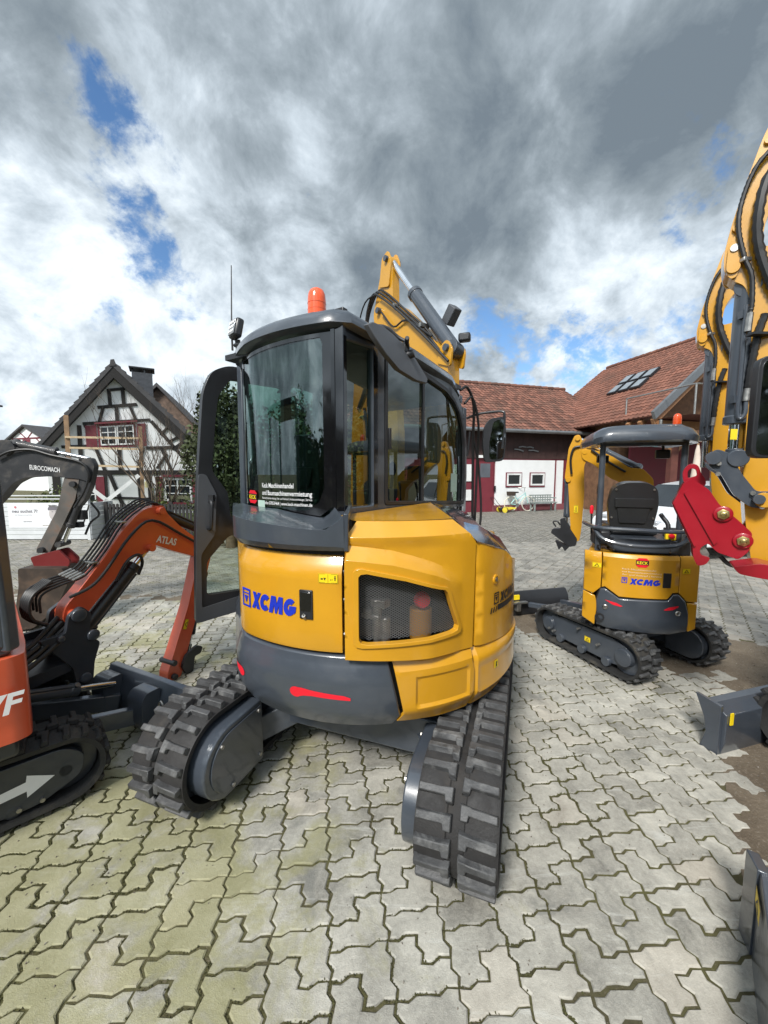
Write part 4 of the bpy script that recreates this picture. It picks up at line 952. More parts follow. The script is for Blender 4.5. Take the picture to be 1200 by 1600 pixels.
for yy, zz in ((-.20, .20), (.0, .26), (.28, .13), (.33, .14)):
    q = XB(); q.cyl((-.51, yy, zz), (-.475, yy, zz), .010, n=8); q.build('frame_bolt', STL, e2)
lmp = plane_map((-.4745, -.05, .17), (0, -1, 0), (0, 0, 1)); warn_label(lmp, e2, 0, 0, .06, .045)
XF = INV @ Matrix.Translation(Vector((1.52, 4.32, 0))) @ Rz(14)
q = XB(); q.prism([(-.05, .0), (.0, .0), (-.03, .09), (-.02, .19), (.03, .26), (.0, .26), (-.05, .19), (-.07, .09)], lambda u, v, t: Vector((t, u, v)), -.28, .65); bl = q.build('dozer_blade', BLK, e2, bev=.003)
q = XB(); q.box((-.05, -.07, .22), (.07, .02, .05)); q.build('blade_reflector', WARN, bl)
q = XB(); q.box((-.05, -.10, .13), (.05, .06, .11)); q.box((-.05, -.11, .17), (.22, .05, .02)); q.build('blade_lug', STL, bl, bev=.003)
XF = None
q = XB(); q.beam((-.10, .30, .24), (-.30, .84, .18), .05, .05); q.beam((.12, .30, .24), (.15, .84, .16), .05, .05); q.build('blade_arm', GRY, e2, bev=.005)
XF = INV @ Matrix.Translation(S2) @ Rz(-18)
rm = lambda u, z, t: Vector((u, .2-math.sqrt(max(.01, (.75+t)**2-u*u)), z))
def bodyz(u, z):
    return -intp(z, [.955, .985], [0, .018])
r2m = lambda u, z, t: rm(u, z, t+bodyz(u, z))
top = SH(curved([(-.275, .700), (-.255, .712), (-.160, .645), (.160, .655), (.195, .705), (.232, .705), (.232, .985), (-.275, .985)], r2m, .02, rows=(.75, .85, .955), step=.04)).build('rear_cover', YEL, e2, bev=.006, sm=28)
keck(lambda a, b, t: rm(a, b, t+.001), top, -.022, .930, .085)
heavy_logo(lambda a, b, t: rm(a, b, t+.001), BLUE, top, -.098, .757, .046, .20)
logo_mark(lambda a, b, t: rm(a, b, t+.001), BLUE, top, -.150, .762, .046)
for i, (tx, ww) in enumerate((('Keck Maschinenhandel', .22), ('und Baumaschinenvermietung', .26), ('An- und Verkauf | Service', .26))):
    decal_text('cover_lettering', tx, .012, lambda a, b, t: rm(a, b, t+.001), mat('faded_print', (.75, .62, .45), .5) if i == 0 else bpy.data.materials['faded_print'], top, -.15, .868-i*.022, width=ww, xf=XF)
h = SH(curved([(.122, .745), (.178, .745), (.178, .858), (.122, .858)], lambda a, b, t: rm(a, b, t+.004), .01, rows=())).build('cover_handle', BLK, top, bev=.003)
sl_ = SH(curved([(-.395, .66), (-.33, .64), (-.281, .70), (-.281, .985), (-.395, .985)], r2m, .02, rows=(.8, .955))).build('side_cover', YEL, e2, bev=.006)
sr_ = SH(curved([(.238, .705), (.30, .640), (.385, .625), (.385, .985), (.238, .985)], r2m, .02, rows=(.8, .955))).build('side_cover', YEL, e2, bev=.006)
warn_label(lambda a, b, t: rm(a, b, t+.001), sl_, -.345, .858, .06, .040); warn_label(lambda a, b, t: rm(a, b, t+.001), sr_, .252, .855, .06, .040)
SH(curved([(-.395, .43), (-.31, .385), (-.30, .55), (-.315, .625), (-.395, .652)], rm, .02, rows=())).build('corner_cover', YEL, e2, bev=.006)
SH(curved([(.325, .40), (.385, .42), (.385, .618), (.305, .628), (.318, .55)], rm, .02, rows=())).build('corner_cover', YEL, e2, bev=.006)
cw2 = SH(curved([(-.296, .390), (-.225, .372), (.20, .375), (.322, .40), (.315, .55), (.29, .64), (.235, .698), (.195, .696), (.165, .648), (-.160, .636), (-.255, .702), (-.285, .69), (-.308, .60)], lambda u, z, t: rm(u, z, t+.012-intp(z, [.38, .45], [.03, 0])), .05, rows=(.45, .5, .6, .65))).build('counterweight', GRY, e2, bev=.008, sm=28)
m2_ = lambda u, z, t: rm(u, z, t+.0135)
for P_ in ([(-.255, .612), (-.175, .598), (-.135, .578), (-.15, .572), (-.20, .58)], [(.24, .612), (.17, .600), (.135, .578), (.15, .574), (.20, .58), (.235, .60)][::-1]):
    SH(curved(P_, m2_, 0, rows=(), step=.03)).build('red_reflector', REFL, cw2, sm=0)
for x_, z_ in ((-.248, .552), (.236, .554)):
    q = XB(); q.lathe([(.020, 0), (.020, .006), (.014, .010), (.010, .004)], rm(x_, z_, .010), (x_*.8, -1, 0)); q.build('tie_bolt', STL, cw2)
q = XB(); q.lathe([(.034, 0), (.034, .012), (.022, .012), (.02, -.02)], rm(-.28, .463, .008), (-.3, -1, 0)); q.build('exhaust_outlet', BLK, cw2)
for s in (-1, 1):                                     # flanks
    q = XB(); q.beam((s*.365, -.43, .69), (s*.20, .22, .69), .03, .56); q.build('flank', YEL, e2, bev=.01)
q = XB(); q.box((0, -.05, .68), (.40, .70, .54)); q.box((0, .30, .50), (.5, .3, .1)); q.build('engine_body', BLK, e2, bev=.01)
q = XB(); q.add([(-.36, -.42, .975), (.36, -.42, .975), (.2, .24, .975), (-.2, .24, .975)], [(0, 1, 2, 3)]); q.build('deck', YEL, e2)
q = XB(); q.box((.0, -.32, 1.04), (.40, .22, .12)); q.box((.26, -.22, 1.03), (.14, .4, .12)); q.build('seat_box', GRY, e2, bev=.012)
q = XB(); q.box((-.03, -.10, 1.14), (.36, .40, .08)); st = q.build('seat_cushion', SEATM, e2, bev=.03)
q = XB(); mp_ = plane_map((-.06, -.30, 1.16), (1, 0, 0), (0, -.16, 1)); q.prism(roundpoly([(-.15, 0), (.15, 0), (.175, .20), (.155, .34), (.08, .385), (-.08, .385), (-.155, .34), (-.175, .20)], .05), mp_, -.03, .045); sb = q.build('seat_back', SEATM, e2, bev=.02)
q = XB(); q.prism(roundpoly([(-.115, .185), (-.09, .06), (.09, .06), (.115, .185)], .01), mp_, .045, .058); q.prism(roundpoly([(-.13, .19), (.13, .19), (.135, .26), (-.135, .26)], .01), mp_, .045, .066); q.build('seat_pocket', SEATM, sb, bev=.004)
for a, b in ((-.13, .33), (.13, .33), (-.145, .1), (.145, .1)): q = XB(); q.cyl(mp_(a, b, .04), mp_(a, b, .053), .008, n=8); q.build('seat_button', STL, sb)
q = XB(); q.tube([(-.36, -.10, 1.175), (-.345, -.36, 1.175), (-.30, -.47, 1.175), (-.1, -.52, 1.175), (.1, -.52, 1.17), (.28, -.48, 1.17), (.34, -.36, 1.17), (.36, -.1, 1.17)], .016); q.tube([(-.335, -.40, 1.17), (-.28, -.48, 1.09), (-.12, -.52, 1.055), (.12, -.52, 1.055), (.25, -.49, 1.085), (.315, -.43, 1.16)], .016); q.build('guard_rail', GRY, e2)
q = XB(); [q.cyl((x_, y_, .98), (x_, y_, 1.84), .022) for x_, y_ in ((-.30, -.40), (.25, -.40))]; q.cyl((-.27, -.24, 1.0), (-.265, -.24, 1.84), .020); q.beam((-.30, -.40, 1.83), (.25, -.40, 1.83), .04, .03)
posts = q.build('canopy_frame', GRY, e2, bev=.004)
def canr(z, i): 
    o = roundpoly([(-.385+i, -.54+i), (.31-i, -.54+i), (.31-i, .22-i), (-.385+i, .22-i)], .12, 5); return [Vector((x, y, z-((abs(x+.04)/.35)**4)*.03)) for x, y in o]
q = XB(); rings = [canr(1.85, .03), canr(1.855, 0), canr(1.90, -.005), canr(1.945, .02), canr(1.97, .07), canr(1.98, .16)]; k = len(rings[0])
q.add([p for r_ in rings for p in r_], [(i*k+j, i*k+(j+1) % k, (i+1)*k+(j+1) % k, (i+1)*k+j) for i in range(len(rings)-1) for j in range(k)]+[tuple(reversed(range(k))), tuple((len(rings)-1)*k+j for j in range(k))])
cn = q.build('canopy_roof', GRY, e2, sm=40)
beacon(e2, (.22, -.30, 1.965), .62)
for x_, y_, z_ in ((-.17, .25, 1.74), (.17, -.2, 1.76)):
    q = XB(); q.box((x_, y_, z_), (.10, .05, .07)); q.cyl((x_, y_, z_), (x_, y_, 1.85), .01); q.build('work_lamp', BLK, e2, bev=.012)
q = XB(); q.box((-.25, -.22, 1.07), (.12, .20, .13)); q.build('left_console', BLK, e2, bev=.02)
q = XB(); q.cyl((-.33, -.28, 1.1), (-.335, -.28, 1.27), .007); q.build('lever', BLK, e2); q = XB(); q.lathe([(.012, 0), (.015, .02), (.014, .06), (.004, .07)], (-.336, -.28, 1.27)); q.build('lever_knob', REFL, e2)
q = XB(); q.box((.195, -.40, 1.12), (.07, .03, .06)); es = q.build('stop_switch_plate', WARN, e2, bev=.004); q = XB(); q.cyl((.195, -.415, 1.125), (.195, -.44, 1.125), .019); q.build('stop_button', REFL, es)
q = XB(); q.tube([(.24, -.20, 1.08), (.25, -.18, 1.18), (.22, -.15, 1.24), (.20, -.15, 1.27)], .018); q.box((.27, -.22, 1.12), (.09, .14, .08)); q.build('joystick', BLK, e2, bev=.005)
for k in range(5): q = XB(); q.tube([(-.20+.07*k, -.28, .99), (-.22+.08*k, -.36, 1.03), (-.18+.08*k, -.40, 1.00), (-.15+.08*k, -.34, .985)], .011); q.build('seat_base_hose', HOSE, e2)
for x_ in (-.20, .08): q = XB(); q.cyl((x_, .22, 1.0), (x_, .20, 1.42), .010); q.cyl((x_, .20, 1.42), (x_, .17, 1.50), .016); q.build('travel_lever', BLK, e2)
for x_, z_ in ((-.19, 1.06), (.19, 1.06), (-.19, 1.0), (.19, 1.0)): q = XB(); q.cyl((x_, -.432, z_), (x_, -.440, z_), .007, n=6); q.build('box_bolt', STL, e2)
q = XB(); q.box((.30, -.30, 1.0), (.07, .12, .10)); q.cyl((.30, -.34, 1.05), (.30, -.34, 1.08), .025); q.build('fuel_filler', BLK, e2, bev=.01)
q = XB(); q.tube([(-.29, -.42, .99), (-.31, -.44, 1.03), (-.29, -.40, 1.1), (-.30, -.385, 1.8)], .006); q.build('lamp_cable', HOSE, e2)
# boom, stick and coupler, swung to the left
XF = INV
b2 = vplane((2.27, 3.85), -60); nb = b2(0, 0, 1)-b2(0, 0, 0)
q = XB(); q.prism(roundpoly([(.30, 1.86), (.2, 1.84), (.11, 1.82), (.0, 1.76), (-.13, 1.66), (-.24, 1.65), (-.33, 1.55), (-.34, 1.1), (-.22, 1.1), (-.20, 1.40), (-.10, 1.50), (.03, 1.56), (.18, 1.70), (.28, 1.75)], .03), b2, -.045, .045); bo = q.build('boom', YEL, e2, bev=.006)
q = XB(); q.prism(roundpoly([(.315, 2.0), (.36, 1.99), (.41, 1.86), (.435, 1.56), (.40, 1.5), (.35, .96), (.33, .90), (.27, .91), (.255, 1.05), (.245, 1.40), (.26, 1.68), (.22, 1.80), (.27, 1.90)], .02), b2, -.03, .03); sk_ = q.build('stick', YEL, e2, bev=.006)
cylinder(e2, b2(-.20, 1.66, 0), b2(.30, 1.95, 0), .034, .62); cylinder(e2, b2(.41, 1.53, 0), b2(.40, 1.0, 0), .028, .72)
q = XB(); q.tube([b2(.30, 1.88, -.04), b2(.36, 1.86, -.05), b2(.385, 1.75, -.05), b2(.37, 1.6, -.05)], .011); q.tube([b2(-.1, 1.62, -.06), b2(.05, 1.72, -.06), b2(.2, 1.84, -.06)], .011); q.build('stick_hose', HOSE, bo)
pins(sk_, [b2(.26, 1.82, 0), b2(.33, 1.96, 0), b2(.40, 1.54, 0)], .024, YEL, n=nb, half=.05)
warn_label(plane_map(b2(.335, 1.20, -.032), b2(-1, 0, 0)-b2(0, 0, 0), (0, 0, 1)), sk_, 0, 0, .04, .08)
q = XB(); q.prism(roundpoly([(.53, 1.02), (.545, .98), (.36, .84), (.30, .86), (.29, .93), (.35, 1.02), (.42, 1.14), (.46, 1.13), (.45, 1.03)], .012), b2, -.045, .045); q.prism(roundpoly([(.36, .84), (.40, .79), (.43, .84), (.46, .80), (.50, .90)], .01), b2, -.04, .04); q.tube([b2(.50, 1.04, 0), b2(.53, 1.09, 0), b2(.49, 1.10, 0), b2(.46, 1.06, 0)], .008); q.build('quick_coupler', BLK, e2, bev=.004)

# ------------------------------------------------------------------ orange excavator at the left edge
UA = Vector((-2.24, 1.76, 0)); UAH = 47
ea = thing('mini_excavator', 'orange and dark grey mini excavator cut by the left edge', 'excavator', UA, -UAH, 'compact excavators on the left')
INV = (Matrix.Translation(UA) @ Rz(-UAH)).inverted(); XF = None
make_track(ea, .40, .25, .50, .20, .185, 0, pitch=.08, lug_h=.02, th=.03, belt=RUBD, frame_mat=DGR, lugs_mat=RUBD)
make_track(ea, -.40, .25, .50, .20, .185, 0, pitch=.08, lug_h=.02, th=.03, belt=RUBD, frame_mat=BLK, lugs_mat=RUBD)
q = XB(); q.prism(roundpoly([(-.60, .09), (.40, .07), (.56, .14), (.58, .24), (.50, .30), (-.60, .30)], .05), lambda u, v, t: Vector((.50+t, u, v)), -.03, .01); fp = q.build('track_cover', DGR, ea, bev=.01)
q = XB(); ar = [(.22, .145), (.38, .160), (.38, .130), (.48, .185), (.385, .235), (.38, .205), (.22, .185)]; am_ = plane_map((.5115, -.02, 0), (0, 1, 0), (0, 0, 1))
pts, tris, _ = fill([(x, z) for x, z in ar]); q.add([am_(a, b, 0) for a, b in pts], tris); q.build('direction_arrow', WHT, fp, sm=0)
for y_, z_ in ((-.02, .075), (.25, .085), (.33, .088), (.41, .09)): q = XB(); q.cyl((.50, y_, z_), (.520, y_, z_), .010, n=8); q.build('cover_bolt', STL, fp)
q = XB(); q.box((0, 0, .30), (.60, .5, .14)); q.cyl((0, 0, .3), (0, 0, .45), .28); q.build('centre_frame', BLK, ea, bev=.01)
# blade
XF = INV @ Matrix.Translation(Vector((-1.54, 2.31, 0))) @ Rz(-26)
q = XB(); q.prism([(.0, .03), (.04, .0), (.03, .10), (.045, .20), (.09, .32), (.05, .32), (.0, .22), (-.015, .10)], lambda u, v, t: Vector((t, u, v)), -.38, .38); bl = q.build('dozer_blade', GRY, ea, bev=.004)
for x_ in (-.26, .12): q = XB(); q.prism(roundpoly([(-.02, .02), (-.06, .05), (-.10, .12), (-.10, .27), (-.07, .31), (.02, .31), (.0, .2)], .02), lambda u, v, t: Vector((x_+t, u, v)), -.07, .07); q.build('blade_gusset', GRY, bl, bev=.006)
q = XB(); q.cyl((.29, -.05, .06), (.29, -.05, .22), .012); q.lathe([(.03, 0), (.03, .012)], (.29, -.05, .08)); q.lathe([(.03, 0), (.03, .012)], (.29, -.05, .14)); q.tube([(.29, -.05, .22), (.31, -.05, .25), (.29, -.05, .28), (.27, -.05, .25), (.29, -.05, .22)], .006); q.box((.29, -.03, .11), (.07, .06, .02)); q.build('hitch_pin', STL, bl)
q = XB(); q.beam((-.42, -.50, .26), (-.18, -.02, .14), .05, .10); q.beam((-.10, -.62, .26), (.10, -.02, .14), .05, .10); q.build('blade_arm', GRY, ea, bev=.006)
XF = INV
cylinder(ea, (-1.93, 1.90, .44), (-1.72, 2.35, .27), .034, .6, m=GRY)
# upper body
XF = None
bodyU = INV @ Matrix.Translation(Vector((-2.05, 1.75, 0))) @ Rz(-44)
XF = bodyU
q = XB(); q.prism(roundpoly([(-.55, -.60), (.53, -.60), (.56, .19), (.54, .24), (.40, .25), (-.55, .25)], [.05, .05, .02, .02, .05, .05]), lambda u, v, t: Vector((u, v, t)), .50, .86); bd = q.build('side_body', ORP, ea, bev=.02)
fm = plane_map((.560, -.32, .60), (0.043, 1, 0), (0, 0, 1))
decal_text('body_lettering', '17F', .085, fm, WHT, bd, .375, .04, shear=.25, bold=.03, xf=XF)
q = XB(); q.box((0, -.2, .45), (1.0, .8, .1)); q.build('platform', DGR, ea, bev=.02)
q = XB(); q.prism([(-.5, -.5), (.52, -.5), (.55, .10), (.53, .20), (-.5, .22)], lambda u, v, t: Vector((u, v, t)), .862, .90); [q.beam((a, b, .88), (a*.97, b*.9, 2.15), .06, .06) for a, b in ((.52, .19), (.50, -.45), (-.5, .19), (-.5, -.45))]; q.box((0, -.15, 2.18), (1.05, .8, .06)); q.prism([(-.45, .90), (.19, .90), (.19, 1.32), (-.45, 1.32)], lambda u, v, t: Vector((.53+t, u, v)), -.02, .02); q.build('cab_frame', GRY, ea, bev=.012)
q = XB(); q.add([(.53, -.42, 1.32), (.53, .17, 1.32), (.51, .15, 2.15), (.51, -.42, 2.15)], [(0, 1, 2, 3)]); q.build('cab_window', GLS, ea, sm=0)
XF = INV
ba = vplane((-1.9, 2.45), 25); nb = ba(0, 0, 1)-ba(0, 0, 0); sgn_ = 1 if nb.y < 0 else -1
q = XB()
for t0, t1 in ((-.12, -.09), (.09, .12)): q.prism(roundpoly([(-.19, .76), (-.12, .80), (-.07, .74), (-.09, .60), (-.03, .54), (-.07, .43), (-.09, .28), (-.17, .28), (-.19, .44), (-.30, .60), (-.34, .66), (-.21, .66)], .02), ba, t0, t1)
q.prism([(-.17, .30), (-.09, .30), (-.08, .44), (-.17, .44)], ba, -.09, .09); q.prism([(-.42, .56), (-.2, .56), (-.2, .62), (-.42, .62)], ba, -.10, .10); q.prism([(-.42, .40), (-.15, .42), (-.15, .48), (-.42, .47)], ba, -.10, .10); q.lathe([(.05, 0), (.05, .10)], ba(-.125, .22, 0)); sbk = q.build('swing_bracket', DGR, ea, bev=.012)
for a_, b_, r_ in ((-.14, .75, .04), (-.07, .60, .035), (-.13, .35, .03), (-.24, .64, .02)): q = XB(); q.lathe([(r_, 0), (r_, .014), (r_*.6, .018)], ba(a_, b_, sgn_*.12), (ba(0, 0, 1)-ba(0, 0, 0))*sgn_); q.build('pivot_boss', GRY, sbk, bev=.003)
for k in range(4): q = XB(); q.tube([ba(-.20+.01*k, .74-.03*k, sgn_*(.02+.02*k)), ba(-.40, .62-.02*k, sgn_*(.08+.03*k)), ba(-.62, .60-.04*k, sgn_*(.02+.05*k))], .013); q.build('supply_hose', HOSE, ea)
q = XB(); q.prism(roundpoly([(-.19, .72), (-.17, .80), (-.10, .87), (.075, 1.065), (.185, 1.21), (.29, 1.31), (.36, 1.355), (.42, 1.36), (.50, 1.37), (.52, 1.31), (.62, 1.20), (.80, 1.05), (.82, .90), (.56, 1.01), (.41, 1.085), (.37, 1.04), (.31, 1.03), (.27, 1.05), (.19, .965), (.01, .79), (-.09, .69), (-.15, .68)], .03), ba, -.05, .05); bo = q.build('boom', ORP, ea, bev=.008)
lbl = plane_map(ba(.40, 1.135, -.0715)+Vector((0, 0, 0)), (ba(1, 0, 0)-ba(0, 0, 0))+Vector((0, 0, -.36)), Vector((0, 0, 1))+(ba(.3, 0, 0)-ba(0, 0, 0)))
# seen from its right hand side (the boom faces the camera with its -t or +t face)
sgn = 1 if (ba(0, 0, 1)-ba(0, 0, 0)).y < 0 else -1
lbl = plane_map(ba(.42, 1.105, sgn*.0515), (ba(1, 0, 0)-ba(0, 0, 0))+Vector((0, 0, -.34)), Vector((0, 0, 1))+(ba(.34, 0, 0)-ba(0, 0, 0)))
decal_text('boom_lettering', 'ATLAS', .052, lbl, WHT, bo, 0, 0, width=.165, bold=.035, xf=XF)
for i in range(5):
    t = -.05+i*.020; q = XB(); o_ = .011*(2-i); hp = lambda a_, b_: ba(a_-o_*.7, b_+o_*.7+.012, t); q.tube([hp(-.30, .80), hp(-.29, .90), hp(-.18, .94), hp(-.06, .965), hp(.07, 1.10), hp(.18, 1.25), hp(.30, 1.345), hp(.44, 1.39), hp(.60, 1.24)], .0065); q.build('boom_hose', HOSE, bo)
    q = XB(); q.tube([ba(-.24, .70, t), ba(-.33, .78, t), ba(-.32, .90, t), ba(-.22, .97, t)], .012, ribs=.014, sm=5); q.build('hose_sleeve', HOSE, bo)
for s_, z_ in ((.005, 1.035), (.20, 1.275)): q = XB(); q.box(ba(s_, z_, 0), (.12, .035, .014), Matrix.Rotation(R(-25), 3, 'Z')); q.build('hose_clamp', STL, bo, bev=.003)
for k in range(5): t = -.05+k*.020; q = XB(); q.cyl(ba(-.13-.0077*(2-k), .962+.0077*(2-k), t), ba(-.06-.0077*(2-k), .985+.0077*(2-k), t), .009, n=10); q.build('hose_fitting', STL, bo)
q = XB(); q.tube([ba(.10, .90, sgn*.1), ba(.16, 1.02, sgn*.13), ba(.24, 1.05, sgn*.13), ba(.28, .98, sgn*.1), ba(.26, .90, sgn*.08)], .010); q.tube([ba(-.16, .86, sgn*.08), ba(-.05, .90, sgn*.1), ba(.05, .98, sgn*.09), ba(.22, 1.18, sgn*.085), ba(.38, 1.27, sgn*.085), ba(.60, 1.14, sgn*.085), ba(.78, 1.02, sgn*.085)], .010); q.build('side_hose', HOSE, bo)
cylinder(ea, ba(-.07, .60, 0), ba(.38, 1.05, 0), .042, .80, m=BLK); cylinder(ea, ba(.50, 1.31, 0), ba(.95, 1.08, 0), .036, .8, m=BLK)
pins(bo, [ba(-.14, .75, 0), ba(.46, 1.33, 0), ba(.37, 1.07, 0)], .026, ORP, n=nb, half=.09)
q = XB(); q.prism(roundpoly([(.80, 1.06), (.93, 1.04), (.90, .90), (.78, .56), (.565, -.0), (.53, -.03), (.46, .0), (.45, .06), (.66, .54), (.78, .92)], .03), ba, -.05, .05); ar_ = q.build('stick', ORP, ea, bev=.008)
cylinder(ea, ba(.86, .75, 0), ba(.66, .12, 0), .028, .75, m=BLK)
q = XB(); q.prism(roundpoly([(.56, .08), (.60, .16), (.70, .20), (.76, .17), (.74, .12), (.68, .12), (.66, .0), (.60, .0)], .02), ba, -.075, -.05); q.prism(roundpoly([(.56, .08), (.60, .16), (.70, .20), (.76, .17), (.74, .12), (.68, .12), (.66, .0), (.60, .0)], .02), ba, .05, .075); q.build('bucket_link', BLK, ar_, bev=.004)
pins(ar_, [ba(.50, .03, 0), ba(.50, .14, 0)], .022, BLK, n=nb, half=.08)
warn_label(plane_map(ba(.63, .36, sgn*.052), ba(.4, 0, 0)-ba(0, 0, 0)+Vector((0, 0, 1)), Vector((0, 0, .4))-(ba(1, 0, 0)-ba(0, 0, 0))), ar_, 0, 0, .08, .032)

# ------------------------------------------------------------------ black excavator behind it: boom, stick and bucket
UE = Vector((-5.0, 3.5, 0))
ee_ = thing('mini_excavator', 'black mini excavator behind the orange one, its worn bucket on the paving', 'excavator', UE, -80, 'compact excavators on the left')
INV = (Matrix.Translation(UE) @ Rz(-80)).inverted(); XF = INV
E0 = Vector((-4.2*.87, 4.6*.87, 0)); be0 = vplane((E0.x, E0.y), 80); be = lambda s, z, t: be0(s*.87, 1.6+(z-1.6)*.87, t)
nb = be(0, 0, 1)-be(0, 0, 0); BPT = mat('worn_black_paint', (.028, .029, .032), .45, 0, .1, .2, 6, dirt=(.15, .13, .11), dscale=5, damt=.4); WORN = mat('worn_stick_face', (.13, .12, .11), .5, .2, var=.3, dirt=(.2, .12, .08), dscale=6, damt=.5)
q = XB(); q.prism(roundpoly([(-.95, 1.0), (-.60, 1.55), (-.30, 1.86), (-.12, 1.92), (.34, 1.80), (.65, 1.72), (.70, 1.62), (.66, 1.50), (.58, 1.54), (.23, 1.575), (-.0, 1.56), (-.13, 1.49), (-.25, 1.34), (-.75, .8)], .04), be, -.06, .06); bo = q.build('boom', BPT, ee_, bev=.01)
q = XB(); q.prism(roundpoly([(-.28, 1.90), (-.22, 1.99), (-.12, 1.99), (-.06, 1.90), (-.14, 1.80)], .03), be, -.07, .07); q.build('boom_ear', BPT, bo, bev=.006)
cylinder(ee_, be(-.10, 1.95, 0), be(.66, 1.78, 0), .040, .55, m=BPT)
q = XB(); q.tube([be(-.35, 1.6, -.08), be(-.28, 1.8, -.09), be(-.15, 1.97, -.08)], .011); q.tube([be(-.25, 1.78, .09), be(-.1, 1.86, .09), be(.1, 1.88, .08), be(.3, 1.82, .08), be(.6, 1.74, .08), be(.68, 1.6, .08), be(.62, 1.4, .08), be(.50, 1.2, .08)], .012); q.build('boom_hose', HOSE, bo)
q = XB(); q.prism(roundpoly([(.60, 1.78), (.69, 1.80), (.73, 1.70), (.67, 1.46), (.60, 1.30), (.52, 1.20), (.52, 1.5)], .03), be, -.045, .045); q.build('stick_head', BPT, ee_, bev=.008)
q = XB(); q.prism(roundpoly([(.40, 1.56), (.56, 1.54), (.50, 1.30), (.20, .70), (.18, .66), (.04, .66), (.05, .72), (.30, 1.18)], .02), be, -.05, .05); st = q.build('stick', WORN, ee_, bev=.008)
cylinder(ee_, be(.55, 1.34, 0), be(.30, .75, 0), .038, .65, m=BPT)
q = XB(); q.tube([be(.60, 1.25, -.06), be(.66, 1.1, -.1), be(.56, 1.0, -.1), be(.5, .85, -.08)], .012); q.box(be(.50, 1.10, -.04), (.08, .08, .1)); q.box(be(.46, .98, -.05), (.07, .06, .06)); q.build('stick_fitting', BLK, st, bev=.01)
q = XB(); q.tube([be(.42, 1.22, -.09), be(.56, 1.22, -.09), be(.48, .98, -.09), be(.36, .98, -.09)], .008, sm=1); q.tube([be(.14, 1.22, -.06), be(.24, 1.20, -.06), be(.16, .98, -.06), be(.06, .98, -.06)], .008, sm=1); q.build('steel_guard', STL, st)
decal_text('boom_lettering', 'EUROCOMACH', .048, plane_map(be(.06, 1.655, .0615 if (be(0,0,1)-be(0,0,0)).y < 0 else -.0615), be(1, 0, 0)-be(0, 0, 0)+Vector((0, 0, -.10)), Vector((0, 0, 1))), WHT, bo, 0, 0, width=.27, bold=.015, xf=XF)
pins(st, [be(.11, .70, 0), be(.50, 1.48, 0), be(.30, .76, 0)], .03, BPT, n=nb, half=.09)
q = XB(); [q.prism(roundpoly([(.0, .62), (.30, .70), (.42, .56), (.36, .42), (.05, .46)], .03), be, a, a+.03) for a in (-.09, .06)]; q.build('bucket_hitch', mat('worn_red_paint', (.16, .012, .012), .5, dirt=(.1, .06, .04), damt=.4), ee_, bev=.006)
q = XB(); q.prism(roundpoly([(-.05, .52), (.40, .50), (.44, .30), (.30, .02), (.05, -.20), (-.14, -.22), (-.10, .1), (-.06, .3)], .03), be, -.20, .20); q.build('bucket', mat('rusty_bucket', (.050, .036, .028), .6, .2, var=.4, dirt=(.14, .09, .06), dscale=5, damt=.6), ee_, bev=.01)
q = XB(); q.beam(be(-.85, 1.1, 0), be(-1.0, .5, 0), .25, .3); q.box((-4.95, 3.45, .55), (.9, .9, .5), Matrix.Rotation(R(-80), 3, 'Z')); q.box((-5.0, 3.45, .2), (1.0, 1.2, .35), Matrix.Rotation(R(-80), 3, 'Z')); q.build('upper_body', BPT, ee_, bev=.03)

